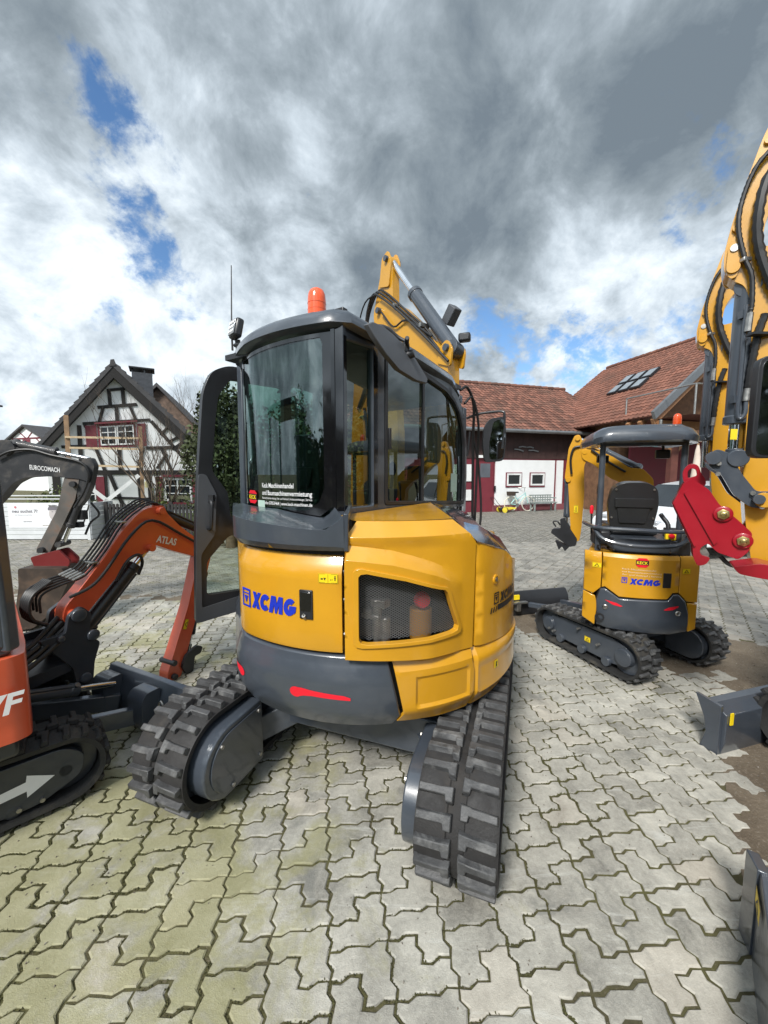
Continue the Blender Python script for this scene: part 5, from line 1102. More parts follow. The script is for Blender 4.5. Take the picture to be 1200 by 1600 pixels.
# ------------------------------------------------------------------ machines at the right edge: arms in profile
def big_arm(o_xy, hd, label, full=True, loc=(2.9, 2.2, 0), sc_=1.):
    global XF, INV
    t_ = thing('mini_excavator', label, 'excavator', loc, 20, 'yellow excavators cut by the right edge')
    INV = (Matrix.Translation(Vector(loc)) @ Rz(20)).inverted(); XF = INV
    z0 = 1.6
    f0 = vplane(o_xy, 125)
    a3, a2, a1, b3, b2_, b1 = hd        # polynomial stretch of the traced profile about the camera, onto a turned plane
    f = lambda s, z, t: f0(a3*s**3+a2*s*s+a1*s, z0+(z-z0)*(1+b1*s+b2_*s*s+b3*s**3), t*sc_)
    nb = f(0, 0, 1)-f(0, 0, 0); sg = 1 if nb.y < 0 else -1
    # gooseneck boom end / arm
    ap_ = roundpoly([(.26, 3.56), (.20, 3.42), (.13, 3.20), (.07, 2.98), (.04, 2.82), (.05, 2.72), (.11, 2.68), (.17, 2.66), (.225, 2.55), (.24, 2.30), (.25, 1.9), (.26, 1.55), (.30, 1.30), (.36, 1.05), (.50, 1.0), (.62, 1.2), (.58, 2.2), (.52, 2.9), (.44, 3.6), (.36, 3.62)], .03)
    q = XB(); q.prism(ap_, f, -.06, .06, holes=[roundpoly([(.24, 2.86), (.40, 2.90), (.42, 3.12), (.34, 3.14), (.26, 3.02)], .04)[::-1]]); am = q.build('arm', YEL, t_, bev=.006)
    for s in (-1, 1):
        q = XB(); q.prism(roundpoly([(.055, 2.72), (.06, 2.86), (.09, 2.92), (.13, 2.92), (.14, 2.80), (.12, 2.70), (.085, 2.685)], .03), f, s*.062, s*.078); q.build('arm_boss', YEL, am, bev=.004)
    pins(am, [f(.095, 2.745, 0)], .030, YEL, n=nb, half=.09); pins(am, [f(.095, 2.85, 0)], .020, STL, n=nb, half=.085); pins(am, [f(.10, 2.96, 0), f(.235, 3.41, 0)], .020, YEL, n=nb, half=.075, name='arm_bolt')
    # bucket cylinder
    c_ = cylinder(t_, f(.205, 2.67, 0), f(.205, 1.66, 0), .058, .77, rod=.034, name='bucket_cylinder', port=False)
    q = XB(); q.tube([f(.19, 2.55, sg*.075), f(.19, 2.1, sg*.075), f(.19, 1.95, sg*.075), f(.21, 1.92, sg*.075), f(.235, 1.95, sg*.075), f(.235, 2.02, sg*.07)], .011, sm=3); q.box(f(.175, 2.5, sg*.06), (.03, .03, .04)); q.box(f(.175, 2.03, sg*.06), (.04, .03, .04)); q.build('cylinder_pipe', GRY, c_, bev=.003)
    q = XB(); q.cyl(f(.235, 2.02, sg*.07), f(.24, 2.09, sg*.07), .018, n=12); q.build('hose_fitting', STL, c_)
    q = XB(); q.tube([f(.24, 2.09, sg*.07), f(.245, 2.2, sg*.075), f(.27, 2.4, sg*.075), f(.30, 2.5, sg*.07)], .020, ribs=.014, sm=5); q.build('corrugated_hose', HOSE, c_)
    q = XB(); q.tube([f(.30, 3.40, sg*.08), f(.18, 3.27, sg*.09), f(.115, 3.10, sg*.09), f(.105, 2.95, sg*.09), f(.15, 2.80, sg*.09), f(.20, 2.70, sg*.09), f(.215, 2.56, sg*.09), f(.21, 2.50, sg*.09)], .013, ribs=.012, sm=6); hz = q.build('arm_hose', HOSE, am)
    q = XB(); q.tube([f(.42, 3.40, sg*.08), f(.25, 3.22, sg*.10), (f(.205, 3.03, sg*.11)), f(.22, 2.86, sg*.10), f(.30, 2.68, sg*.09), f(.42, 2.5, sg*.08)], .026, ribs=.016, sm=6); q.build('corrugated_hose', HOSE, am)
    q = XB(); q.box(f(.16, 2.785, sg*.085), (.045, .03, .022)); q.build('hose_clamp', STL, am, bev=.004)
    q = XB(); q.cyl(f(.21, 2.50, sg*.09), f(.205, 2.40, sg*.09), .016, n=8); q.build('hose_fitting', STL, am)
    q = XB(); q.box(f(.30, 2.385, sg*.09), (.16, .05, .012)); q.build('fitting_bracket', BLK, am)
    if not full: return t_, f, sg, nb
    # link
    q = XB(); q.prism(roundpoly([(.03, 1.70), (.08, 1.745), (.16, 1.72), (.24, 1.60), (.33, 1.50), (.42, 1.50), (.43, 1.43), (.36, 1.40), (.30, 1.41), (.20, 1.48), (.12, 1.60), (.05, 1.64)], .025), f, sg*.09, sg*.12); q.build('bucket_link', GRY, t_, bev=.005)
    q = XB(); q.prism(roundpoly([(.03, 1.70), (.08, 1.745), (.16, 1.72), (.24, 1.60), (.33, 1.50), (.42, 1.50), (.43, 1.43), (.36, 1.40), (.30, 1.41), (.20, 1.48), (.12, 1.60), (.05, 1.64)], .025), f, -sg*.12, -sg*.09); q.build('bucket_link', GRY, t_, bev=.005)
    q = XB(); q.cyl(f(.21, 1.69, -.13), f(.21, 1.69, .13), .048); q.cyl(f(.21, 1.69, sg*.0), f(.21, 1.75, 0), .045); q.build('rod_eye', GRY, t_, bev=.004)
    pins(t_, [f(.065, 1.69, sg*.10)], .036, GRY, n=nb, half=.05); pins(t_, [f(.38, 1.45, sg*.10)], .040, YEL, n=nb, half=.045); pins(t_, [f(.345, 1.455, sg*.12)], .026, GRY, n=nb, half=.04)
    for a, b in ((.10, 1.66), (.10, 1.60), (.31, 1.49), (.37, 1.41)): q = XB(); q.cyl(f(a, b, sg*.12), f(a, b, sg*.14), .012, n=8); q.build('grease_bolt', STL, t_)
    # red quick coupler
    cp = roundpoly([(-.15, 1.42), (-.09, 1.55), (-.04, 1.57), (.06, 1.51), (.13, 1.42), (.24, 1.335), (.34, 1.25), (.33, 1.14), (.27, 1.09), (.14, 1.135), (.08, 1.19), (.035, 1.16), (.04, 1.12), (.105, 1.10), (.08, 1.06), (.03, 1.05), (.0, 1.10), (-.01, 1.18)], .018)
    q = XB(); q.prism(cp, f, sg*.065, sg*.085); cc_ = q.build('coupler_plate', REDP, t_, bev=.005)
    q = XB(); q.prism(cp, f, -sg*.085, -sg*.065); q.build('coupler_plate', REDP, t_, bev=.005)
    q = XB(); q.prism(roundpoly([(-.15, 1.42), (-.09, 1.55), (-.06, 1.54), (.07, 1.22), (.03, 1.17), (-.02, 1.18)], .012), f, -.066, .066); q.prism(roundpoly([(.12, 1.19), (.26, 1.13), (.30, 1.18), (.16, 1.26)], .01), f, -.066, .066); q.build('coupler_body', REDP, t_, bev=.005)
    q = XB(); q.prism(roundpoly([(-.145, 1.43), (.0, 1.17), (.012, 1.18), (-.125, 1.455)], .004), f, sg*.085, sg*.100); q.prism(roundpoly([(-.085, 1.49), (.115, 1.18), (.14, 1.20), (-.06, 1.51)], .004), f, sg*.085, sg*.098); q.build('coupler_rib', REDP, cc_, bev=.002)
    q = XB(); q.prism(roundpoly([(-.09, 1.545), (-.10, 1.62), (-.06, 1.665), (-.005, 1.655), (.015, 1.60), (.045, 1.57), (.05, 1.53), (-.03, 1.52)], .03), f, -.014, .014, holes=[roundpoly([(-.065, 1.575), (-.068, 1.615), (-.05, 1.635), (-.018, 1.628), (-.008, 1.59)], .012)[::-1]]); q.build('lifting_eye', REDP, t_, bev=.008)
    for a, b, nm in ((.155, 1.365, 0), (.285, 1.205, 0)):
        q = XB(); q.lathe([(.045, 0), (.045, .012), (.036, .016)], f(a, b, sg*.085), nb*sg); q.build('pin_boss', REDP, cc_, bev=.003)
        q = XB(); q.lathe([(.030, .016), (.030, .026), (.024, .028)], f(a, b, sg*.085), nb*sg, n=6); q.lathe([(.014, .028), (.014, .045), (.010, .047)], f(a, b, sg*.085), nb*sg); q.tube([f(a-.02, b-.015, sg*.122), f(a, b, sg*.127), f(a+.02, b+.012, sg*.122)], .003); q.build('castle_nut', BRASS, cc_, bev=.002)
    q = XB(); q.prism(roundpoly([(.02, 1.15), (.06, 1.17), (.10, 1.12), (.09, 1.09), (.04, 1.12)], .01), f, -.06, .06); q.build('locking_jaw', STL, t_, bev=.004)
    q = XB(); q.tube([f(.17, 1.10, .03), f(.24, 1.045, .03), f(.40, 1.02, .03), f(.60, 1.01, .03)], .012); q.build('coupler_hose', HOSE, t_)
    q = XB(); q.prism(roundpoly([(.20, 1.09), (.36, 1.11), (.52, 1.07), (.52, 1.0), (.34, 1.03), (.24, 1.05)], .02), f, .12, .30); q.build('bucket_lip', REDP, t_, bev=.008)
    q = XB(); q.add([f(.16, 1.80, sg*.08), f(.20, 1.80, sg*.08), f(.20, 1.86, sg*.08), f(.16, 1.86, sg*.08)], [(0, 1, 2, 3)]); q.build('warning_label', WARN, am, sm=0)
    return t_, f, sg, nb
m3, f3_, sg, nb3 = big_arm((1.9, 2.35), (.0236, -.1475, .7796, -.0058, .036, -.1903), 'yellow excavator arm hanging at the right edge with a bright red quick coupler', loc=(3.2, 1.7, 0))
XF = INV @ Matrix.Translation(Vector((1.93, 2.08, 0))) @ Rz(16)
q = XB(); q.prism([(.0, -.01), (.05, -.01), (.035, .10), (.045, .18), (.095, .285), (.045, .285), (.0, .25), (-.02, .24), (-.02, .08)], lambda u, v, t: Vector((t, u, v)), 0, 1.5); bl = q.build('dozer_blade', GRY, m3, bev=.004)
q = XB(); q.prism([(.0, -.015), (.10, -.015), (.07, .10), (.085, .18), (.14, .30), (.0, .29)], lambda u, v, t: Vector((t, u, v)), -.022, 0); q.build('blade_end', GRY, bl, bev=.003)
q = XB(); q.box((.03, -.026, .22), (.022, .006, .07)); q.build('blade_reflector', WARN, bl); q = XB(); q.box((-.012, .03, .22), (.008, .02, .07)); q.build('blade_reflector', WARN, bl)
q = XB(); q.beam((.36, -.02, .12), (.9, -.6, .3), .10, .09); q.beam((.9, -.02, .12), (.95, -.6, .3), .10, .09); q.build('blade_arm', GRY, bl, bev=.01)
XF = INV @ Matrix.Translation(Vector((2.55, 1.45, 0))) @ Rz(16)
make_track(m3, -.0, .28, .60, .23, .22, 0, belt=RUBD, lugs_mat=RUBD)
make_track(m3, 1.2, .28, .60, .23, .22, 0, belt=RUBD, lugs_mat=RUBD)
q = XB(); q.box((.6, 0, .30), (1.0, .7, .2)); q.build('centre_frame', GRY, m3, bev=.02); q = XB(); q.box((.65, -.1, .85), (1.3, 1.4, .7)); q.build('side_body', YEL, m3, bev=.08); q = XB(); q.box((.65, -.2, 1.8), (.95, 1.1, 1.15)); q.build('cab', BLK, m3, bev=.08)
q = XB(); q.beam((.7, .5, .7), (1.0, .9, 2.2), .18, .25); q.beam((1.0, .9, 2.2), (.95, .9, 3.6), .16, .22); q.build('boom', YEL, m3, bev=.02)
m4, f4_, sg4, _ = big_arm((2.67, 3.5), (.0111, -.1008, .8165, -.0017, .0153, -.1238), 'second yellow excavator arm standing behind the nearer one, its curved head lower', full=False, loc=(4.6, 3.2, 0), sc_=1.0)
# ------------------------------------------------------------------ half-timbered house and what is round it
XF = None
PLAS = mat('white_plaster', (.76, .77, .77), .85, var=.05, vscale=2, bump=.3, bscale=30)
TIMB = mat('black_timber', (.017, .015, .014), .75, var=.25, vscale=6, bump=.3)
DROOF = mat('dark_roof_tile', (.055, .053, .055), .65, var=.25, vscale=3, bump=.4, bscale=12, island=.25)
MAROON = mat('maroon_paint', (.16, .022, .035), .6, var=.12, vscale=3)
WFR = mat('white_window_frame', (.72, .73, .72), .5)
DGL = mat('dark_window_glass', (.02, .024, .028), .06, 0, .8)
RAWW = mat('raw_timber', (.30, .19, .11), .75, var=.25, vscale=9)
PALEW = mat('pale_new_board', (.62, .47, .30), .7, var=.15, vscale=9)
WEATH = mat('weathered_boards', (.15, .105, .08), .85, var=.45, vscale=5, bump=.4)
ZINC = mat('zinc_gutter', (.23, .24, .25), .4, .6)
hb_ = vplane((-10.4, 14.6), 60)
def hb(s, z, t):                     # facade coordinates: s along the gable, z up, t out of it
    return hb_(.00117*s**3+.02546*s*s+.583*s, 1.6+(z-1.6)*(1+.04223*s+.00184*s*s), t)  # facade stretched about the camera onto a turned plane, as polynomial fits
def wall_beams(parent, mp, L_, m, name='timber_beam', t0=0, t1=.035):
    for a, b, c, d, w_ in L_:
        q = XB(); p0 = mp(a, b, (t0+t1)/2); p1 = mp(c, d, (t0+t1)/2); q.beam(p0, p1, (t1-t0), w_, up=(mp(0, 1, 0)-mp(0, 0, 0)).cross(Vector((0, 0, 1))) if False else ((p1-p0).cross(mp(0, 0, 1)-mp(0, 0, 0)))); q.build(name, m, parent, sm=0)
def window(parent, mp, x0, z0, x1, z1, fr=.06, nx=2, nz=3, shut=None, outer=None, glass_m=None):
    q = XB(); q.prism([(x0, z0), (x1, z0), (x1, z1), (x0, z1)], mp, .0, .055, holes=[[(x0+fr, z0+fr), (x0+fr, z1-fr), (x1-fr, z1-fr), (x1-fr, z0+fr)]])
    for i in range(1, nx): x = x0+(x1-x0)*i/nx; q.prism([(x-fr*.45, z0+fr), (x+fr*.45, z0+fr), (x+fr*.45, z1-fr), (x-fr*.45, z1-fr)], mp, .014, .05)
    for j in range(1, nz): z = z0+(z1-z0)*j/nz; q.prism([(x0+fr, z-.015), (x1-fr, z-.015), (x1-fr, z+.015), (x0+fr, z+.015)], mp, .016, .047)
    f = q.build('window', WFR, parent, sm=0)
    q = XB(); q.add([mp(a, b, .012) for a, b in ((x0+fr, z0+fr), (x1-fr, z0+fr), (x1-fr, z1-fr), (x0+fr, z1-fr))], [(0, 1, 2, 3)]); q.build('pane', glass_m or DGL, f, sm=0)
    if outer:
        q = XB(); e_ = outer; q.prism([(x0-e_, z0-e_*1.6), (x1+e_, z0-e_*1.6), (x1+e_, z1+e_), (x0-e_, z1+e_)], mp, -.002, .035, holes=[[(x0, z0), (x0, z1), (x1, z1), (x1, z0)]]); q.build('window_surround', MAROON, f, sm=0)
    return f
house = thing('timbered_house', 'white half-timbered house with dark roof and dark red shutters behind the picket fence', 'house', hb(.5, 0, 0), 0)
HL = house.location.copy(); XF = Matrix.Translation(-HL)
hw_ = [(-3.35, 0), (4.25, 0), (4.25, 2.55), (.71, 5.30), (-3.35, 2.75)]
q = XB(); q.prism(hw_, hb, -9, 0); q.build('wall', PLAS, house, sm=0)
# stepped bargeboard edge and roof slabs
def slab(a, b, up, n):
    """roof profile from ridge a to eave b, stepped on top"""
    a, b = Vector(a), Vector(b); d = b-a; o = []
    nn = Vector((-d.y, d.x)).normalized(); nn = nn if nn.y > 0 else -nn
    for i in range(n): p = a+d*(i/n); q_ = a+d*((i+1)/n); o += [tuple(p+nn*(up-.02)), tuple(q_+nn*(up+.035))]
    return o+[tuple(b), tuple(a)]
q = XB(); q.prism(slab((.71, 5.38), (-3.95, 2.42), .17, 16), hb, -9.2, .32); q.prism(slab((.71, 5.38), (4.75, 2.22), .17, 16), hb, -9.2, .32); rf = q.build('roof', DROOF, house, sm=0)
q = XB(); q.prism([(.55, 5.40), (.87, 5.40), (.80, 5.62), (.62, 5.62)], hb, -9.2, .34); q.build('ridge_cap', DROOF, rf, sm=0)
for (a, b) in (((.71, 5.38), (-3.95, 2.42)), ((.71, 5.38), (4.75, 2.22))):
    a_, b_ = Vector(a), Vector(b); q = XB(); q.prism([tuple(a_+Vector((0, -.0))), tuple(b_), tuple(b_+Vector((0, -.34))), tuple(a_+Vector((0, -.38)))], hb, .0, .30); q.build('eaves_board', TIMB, rf, sm=0)
q = XB(); p_ = hb(2.02, 4.6, -1.6); q.box(p_+Vector((0, 0, .05)), (.72, .72, 1.6), Rz(30).to_3x3()); ch = q.build('chimney', mat('slate_cladding', (.06, .065, .075), .5, var=.3, vscale=8), rf, sm=0)
q = XB(); [q.box(p_+Vector((a, b, .93)), (.04, .04, .18)) for a in (-.25, .25) for b in (-.25, .25)]; q.box(p_+Vector((0, 0, 1.03)), (.90, .85, .05), Rz(30).to_3x3()); q.build('chimney_cowl', BLK, ch, sm=0)
B_ = [(-1.05, 4.66-.0, 0, 0, 0)]
beams = [(.30, 4.64, 1.20, 4.64, .10), (-.25, 4.06, 1.72, 4.06, .11), (-1.1, 3.50, 2.3, 3.50, .10), (-2.4, 2.66, -.95, 2.66, .10), (2.05, 2.52, 4.1, 2.52, .12), (-3.3, 1.66, 4.2, 1.66, .17), (-.4, .72, 2.4, .72, .08),
         (.40, 4.62, .42, 4.1, .12), (1.08, 4.62, 1.10, 4.1, .12), (.04, 4.02, -.20, 3.54, .10), (.72, 4.02, .72, 3.54, .12), (1.38, 4.02, 1.62, 3.54, .10),
         (-1.30, 3.45, -1.36, 1.75, .13), (-.50, 2.6, -.10, 1.75, .11), (.72, 2.55, .72, 1.75, .12), (1.92, 2.55, 1.58, 1.75, .11), (-2.0, 2.62, -2.45, 1.75, .11), (-1.0, 3.45, -.75, 3.1, .09),
         (2.35, 3.45, 4.15, 1.75, .13), (2.75, 2.95, 3.15, 3.25, .10), (3.1, 2.70, 3.75, 2.95, .10), (3.25, 2.45, 3.85, 2.75, .10), (3.6, 2.15, 4.2, 2.5, .10), (2.75, 2.5, 3.15, 1.75, .11), (2.5, 1.8, 3.0, 2.3, .10),
         (.15, 1.58, .75, .4, .13), (1.62, 1.58, 1.66, .1, .14), (2.1, 1.58, 2.1, .1, .12), (-2.85, 1.58, -2.85, 0, .22), (-2.05, 1.58, -2.05, 0, .14), (-.1, 1.58, -.1, .1, .12)]
wall_beams(house, hb, beams, TIMB)
window(house, hb, -.20, 2.66, .62, 3.36, .05, 2, 3); window(house, hb, .62+.06, 2.66, 1.50, 3.36, .05, 2, 3)
q = XB(); q.prism([(-.32, 2.58), (1.60, 2.58), (1.60, 3.44), (-.32, 3.44)], hb, .0, .03, holes=[[(-.2, 2.66), (-.2, 3.36), (1.5, 3.36), (1.5, 2.66)]]); q.prism([(-.45, 3.44), (1.7, 3.44), (1.7, 3.50), (-.45, 3.50)], hb, .0, .14); q.build('window_surround', MAROON, house, sm=0)
for x0, x1, z0, z1 in ((-.98, -.38, 2.60, 3.42), (1.66, 2.08, 2.60, 3.38), (2.42, 2.72, .60, 1.50), (4.06, 4.25, .6, 1.50), (-.62, -.16, .42, 1.50), (-1.75, -1.15, .42, 1.50)):
    q = XB(); q.prism([(x0, z0), (x1, z0), (x1, z1), (x0, z1)], hb, .002, .05); q.build('shutter', MAROON, house, sm=0)
window(house, hb, 2.80, .66, 4.0, 1.46, .07, 2, 3); window(house, hb, -1.12, .50, -.66, 1.46, .06, 1, 3)
q = XB(); q.prism([(2.7, .55), (4.2, .55), (4.2, .62), (2.7, .62)], hb, .0, .2); q.prism([(2.7, 1.50), (4.25, 1.50), (4.25, 1.57), (2.7, 1.57)], hb, .0, .14); q.build('window_ledge', MAROON, house, sm=0)
q = XB(); [q.lathe([(.08, 0), (.10, .13)], hb(a, .62, .12)) for a in (3.1, 3.4, 3.7)]; q.box(hb(3.4, .80, .12), (.9, .12, .14)); q.build('flower_box', mat('flower_box_plants', (.10, .10, .06), .9, var=.6, vscale=20), house)
q = XB(); q.lathe([(.07, 0), (.08, .2), (.03, .26)], hb(1.98, 1.12, .12)); q.build('wall_lantern', mat('cream_lantern', (.5, .45, .25), .4), house)
XF = None
scf = thing('wooden_scaffold', 'bare timber posts and rails nailed up in front of the half-timbered gable', 'scaffold', hb(0, 0, .9), 0); XF = Matrix.Translation(-scf.location)
for a, b, c, d, w_ in ((-1.72, 3.72, -1.78, 1.0, .13), (1.86, 3.2, 1.76, .0, .12)): q = XB(); q.beam(hb(a, b, .9), hb(c, d, .9), .10, w_); q.build('post', RAWW, scf, sm=0)
for a, b, c, d in ((-1.85, 2.94, 1.75, 2.80), (-1.65, 2.55, 1.72, 2.44), (-.65, 1.90, 1.85, 1.84)): q = XB(); q.beam(hb(a, b, .98), hb(c, d, .98), .04, .07); q.build('rail', PALEW, scf, sm=0)
for a, b, c, d in ((-.86, 1.20, .18, .62), (-.36, .42, 1.68, 1.56)): q = XB(); q.beam(hb(a, b, 1.06), hb(c, d, 1.06), .03, .13); q.build('white_brace', WHT, scf, sm=0)
XF = None
# neighbours behind
def gable_house(name, label, cat, o, hd, prof, depth, wm, rm_, over=.3, beams=None, bm_=None):
    global XF
    mp = vplane(o, hd); t_ = thing(name, label, cat, mp(0, 0, 0), 0); XF = Matrix.Translation(-t_.location)
    (la, lz), (aa, az), (ra, rz) = prof
    q = XB(); q.prism([(la, 0), (ra, 0), (ra, rz), (aa, az), (la, lz)], mp, -depth, 0); q.build('wall', wm, t_, sm=0)
    q = XB()
    for (x, z) in ((la, lz), (ra, rz)):
        dx, dz = (x-aa), (z-az); L_ = math.hypot(dx, dz); e_ = (x+dx/L_*over, z+dz/L_*over); q.prism([(aa, az+.02), (e_[0], e_[1]+.02), (e_[0], e_[1]+.18), (aa, az+.20)], mp, -depth-.2, over)
    q.build('roof', rm_, t_, sm=0)
    if beams: wall_beams(t_, mp, beams, bm_)
    return t_, mp
NB_ = ((-5.0, 4.3), (-3.50, 5.95), (-1.7, 3.9))
t_, mpn = gable_house('wooden_barn', 'weathered board gable of a barn rising behind the half-timbered house', 'barn', (-8.12, 21.22), 72, NB_, 8, WEATH, DROOF)
XF = None
t_, mpn = gable_house('timbered_house', 'small distant half-timbered house with red beams and a brick chimney', 'house', (-5.84, 27.84), 109, ((-33.4, 4.5), (-30.04, 6.1), (-26.6, 4.5)), 7, PLAS, DROOF,
   beams=[(-32.2, 5.0, -28.0, 5.0, .14), (-31.0, 5.6, -30.1, 5.0, .10), (-29.1, 5.6, -29.9, 5.0, .10), (-33, 4.3, -27, 4.3, .14), (-31.4, 5.0, -32.2, 4.3, .10), (-28.7, 5.0, -27.8, 4.3, .10)], bm_=MAROON)
q = XB(); q.prism([(-30.6, 4.3), (-29.5, 4.3), (-29.5, 4.9), (-30.6, 4.9)], mpn, 0, .05); q.build('window', MAROON, t_, sm=0)
q = XB(); q.box(mpn(-27.6, 5.4, -1.5), (.6, .6, 1.3)); q.build('chimney', mat('chimney_brick', (.28, .10, .07), .8, var=.3, vscale=10), t_, sm=0)
XF = None
# picket fence
FEN = mat('black_fence_wood', (.022, .020, .020), .75, var=.3)
fe = thing('picket_fence', 'low black picket fence in front of the half-timbered house', 'fence', (-6.0, 9.72, 0), 0); XF = Matrix.Translation(-fe.location)
x = -7.02
while x < -3.0:
    q = XB(); h_ = .84; q.prism([(x, .06), (x+.06, .06), (x+.06, h_), (x+.03, h_+.02), (x, h_)], lambda u, v, t: Vector((u, 9.72+t, v)), -.012, .012); q.build('picket', FEN, fe, sm=0); x += .092
for z in (.20, .74): q = XB(); q.box((-5.0, 9.745, z), (4.1, .03, .06)); q.build('fence_rail', FEN, fe, sm=0)
for xx in (-7.05, -5.4, -3.6): q = XB(); q.box((xx, 9.78, .45), (.08, .05, .9)); q.build('fence_post', FEN, fe, sm=0)
XF = None
# white slatted enclosure with the banner
WSL = mat('white_slats', (.60, .62, .63), .6, var=.08, vscale=4)
en = thing('slatted_enclosure', 'white slatted waste enclosure with a printed banner, left of the black fence', 'enclosure', (-8.1, 9.6, 0), 0); XF = Matrix.Translation(-en.location)
for i in range(8): q = XB(); q.box((-8.2, 9.35, .07+i*.112), (2.1, .03, .104)); q.build('slat', WSL, en, bev=.004, sm=0)
for xx in (-9.26, -7.18): q = XB(); q.box((xx, 9.36, .50), (.07, .07, 1.0)); q.build('post', WSL, en, sm=0)
q = XB(); [q.box((-8.2, 9.36, z), (2.1, .025, .025)) for z in (1.0, 1.08)]; q.cyl((-7.18, 9.36, .95), (-7.08, 9.36, 1.10), .012); q.build('top_rail', WSL, en, sm=0)
for i in range(8): q = XB(); q.box((-7.14, 9.75, .07+i*.112), (.03, .8, .104)); q.build('slat', WSL, en, bev=.004, sm=0)
XF = None
ban = thing('banner', 'white printed banner with a face and grey lettering on the slatted enclosure', 'banner', (-8.45, 9.32, .3), 0); XF = Matrix.Translation(-ban.location)
bmp = plane_map((-9.10, 9.325, .30), (1, 0, 0), (0, 0, 1)); q = XB(); q.prism([(0, 0), (1.45, 0), (1.45, .60), (0, .60)], bmp, -.004, 0); bs = q.build('banner_sheet', mat('banner_white', (.74, .75, .77), .6, var=.02), ban, sm=0)
GP = mat('grey_print', (.16, .15, .17), .6); PKP = mat('pink_print', (.55, .18, .2), .6)
decal_text('banner_lettering', 'neu suchst 7?', .075, bmp, GP, bs, .10, .37, width=.62, bold=.03, xf=XF)
decal_text('banner_lettering', 'wir freuen uns auf dich', .025, bmp, GP, bs, .16, .30, width=.42, xf=XF)
decal_text('banner_lettering', 'jetzt bewerben', .03, bmp, GP, bs, .36, .14, width=.2, bold=.02, xf=XF)
q = XB(); q.add([bmp(1.12+.13*math.cos(a), .34+.17*math.sin(a), .002) for a in np.linspace(0, 2*math.pi, 16)[:-1]], [tuple(range(15))]); q.build('printed_face', mat('print_skin', (.50, .46, .45), .6), bs, sm=0)
q = XB(); q.add([bmp(1.12+.15*math.cos(a), .45+.11*math.sin(a), .003) for a in np.linspace(-.2, math.pi+.2, 12)], [tuple(range(12))]); q.build('printed_hair', GP, bs, sm=0)
q = XB(); q.add([bmp(a, b, .003) for a, b in ((1.06, .40), (1.10, .40), (1.10, .385), (1.06, .385))], [(0, 1, 2, 3)]); q.add([bmp(a, b, .003) for a, b in ((1.14, .40), (1.18, .40), (1.18, .385), (1.14, .385))], [(0, 1, 2, 3)]); q.add([bmp(a, b, .003) for a, b in ((.98, .02), (1.28, .02), (1.22, .17), (1.02, .17))], [(0, 1, 2, 3)]); q.build('printed_features', GP, bs, sm=0)
q = XB(); q.add([bmp(a, b, .003) for a, b in ((1.16, .05), (1.34, .05), (1.34, .11), (1.16, .11))], [(0, 1, 2, 3)]); q.add([bmp(.19+.03*math.cos(a), .50+.03*math.sin(a), .003) for a in np.linspace(0, 2*math.pi, 10)[:-1]], [tuple(range(9))]); q.build('printed_mark', PKP, bs, sm=0)
XF = None
# ------------------------------------------------------------------ plants
def leaf_mat(name, c, var=.5):
    global nt
    m = bpy.data.materials.new(name); m.use_nodes = True; nt = m.node_tree; b = nt.nodes['Principled BSDF']
    g_ = nt.nodes.new('ShaderNodeNewGeometry'); s_ = nt.nodes.new('ShaderNodeVectorMath'); s_.operation = 'SCALE'; s_.inputs[0].default_value = c
    n_ = noise(g_.outputs['Position'], 2.2, 3, .5).outputs[0]
    L(MA('ADD', MR(g_.outputs['Random Per Island'], 0, 1, 1-var, 1+var, False), MR(n_, .35, .65, -.30, .45, False)), s_.inputs[3]); L(s_.outputs[0], b.inputs['Base Color'])
    b.inputs['Roughness'].default_value = .6; b.inputs['Specular IOR Level'].default_value = .25; return m
LEAF = leaf_mat('conifer_foliage', (.050, .062, .026)); LEAF2 = leaf_mat('shrub_foliage', (.075, .095, .025))
BARK = mat('bark', (.10, .075, .055), .9, var=.4, vscale=12)
def foliage(parent, c, rx, ry, rz, n, seed, size, m, name='crown', cone=.0, bumps=26):
    rnd = np.random.default_rng(seed); V = []; F = []
    bc = rnd.normal(size=(bumps, 3)); bc /= np.linalg.norm(bc, axis=1)[:, None]; bc *= rnd.uniform(.45, .95, (bumps, 1)); br = rnd.uniform(.20, .42, bumps)
    k = rnd.integers(0, bumps, n); d = rnd.normal(size=(n, 3)); d /= np.linalg.norm(d, axis=1)[:, None]
    p = bc[k]+d*(br[k]*rnd.uniform(.55, 1.08, n)**.6)[:, None]
    sc3 = 1-cone*np.clip(p[:, 2], -1, 1)*.5
    P_ = np.stack([p[:, 0]*rx*sc3, p[:, 1]*ry*sc3, p[:, 2]*rz], 1)+np.array(c)
    a = rnd.normal(size=(n, 3)); a[:, 2] += .6; a /= np.linalg.norm(a, axis=1)[:, None]; b = np.cross(a, rnd.normal(size=(n, 3))); b /= np.linalg.norm(b, axis=1)[:, None]
    s_ = (size*rnd.uniform(.6, 1.5, n))[:, None]
    V = np.stack([P_-b*s_*.22, P_+a*s_*.35-b*s_*.30, P_+a*s_, P_+a*s_*.35+b*s_*.30], 1).reshape(-1, 3)
    V = V[:, :]; keep = np.repeat(P_[:, 2] > .02, 4)
    F = [(4*i, 4*i+1, 4*i+2, 4*i+3) for i in range(n)]
    V[:, 2] = np.maximum(V[:, 2], .01)
    me = bpy.data.meshes.new(name); me.from_pydata((V-np.array(parent.location)).tolist(), [], F); me.materials.append(m); o = bpy.data.objects.new(name, me); C.objects.link(o); o.parent = parent; return o
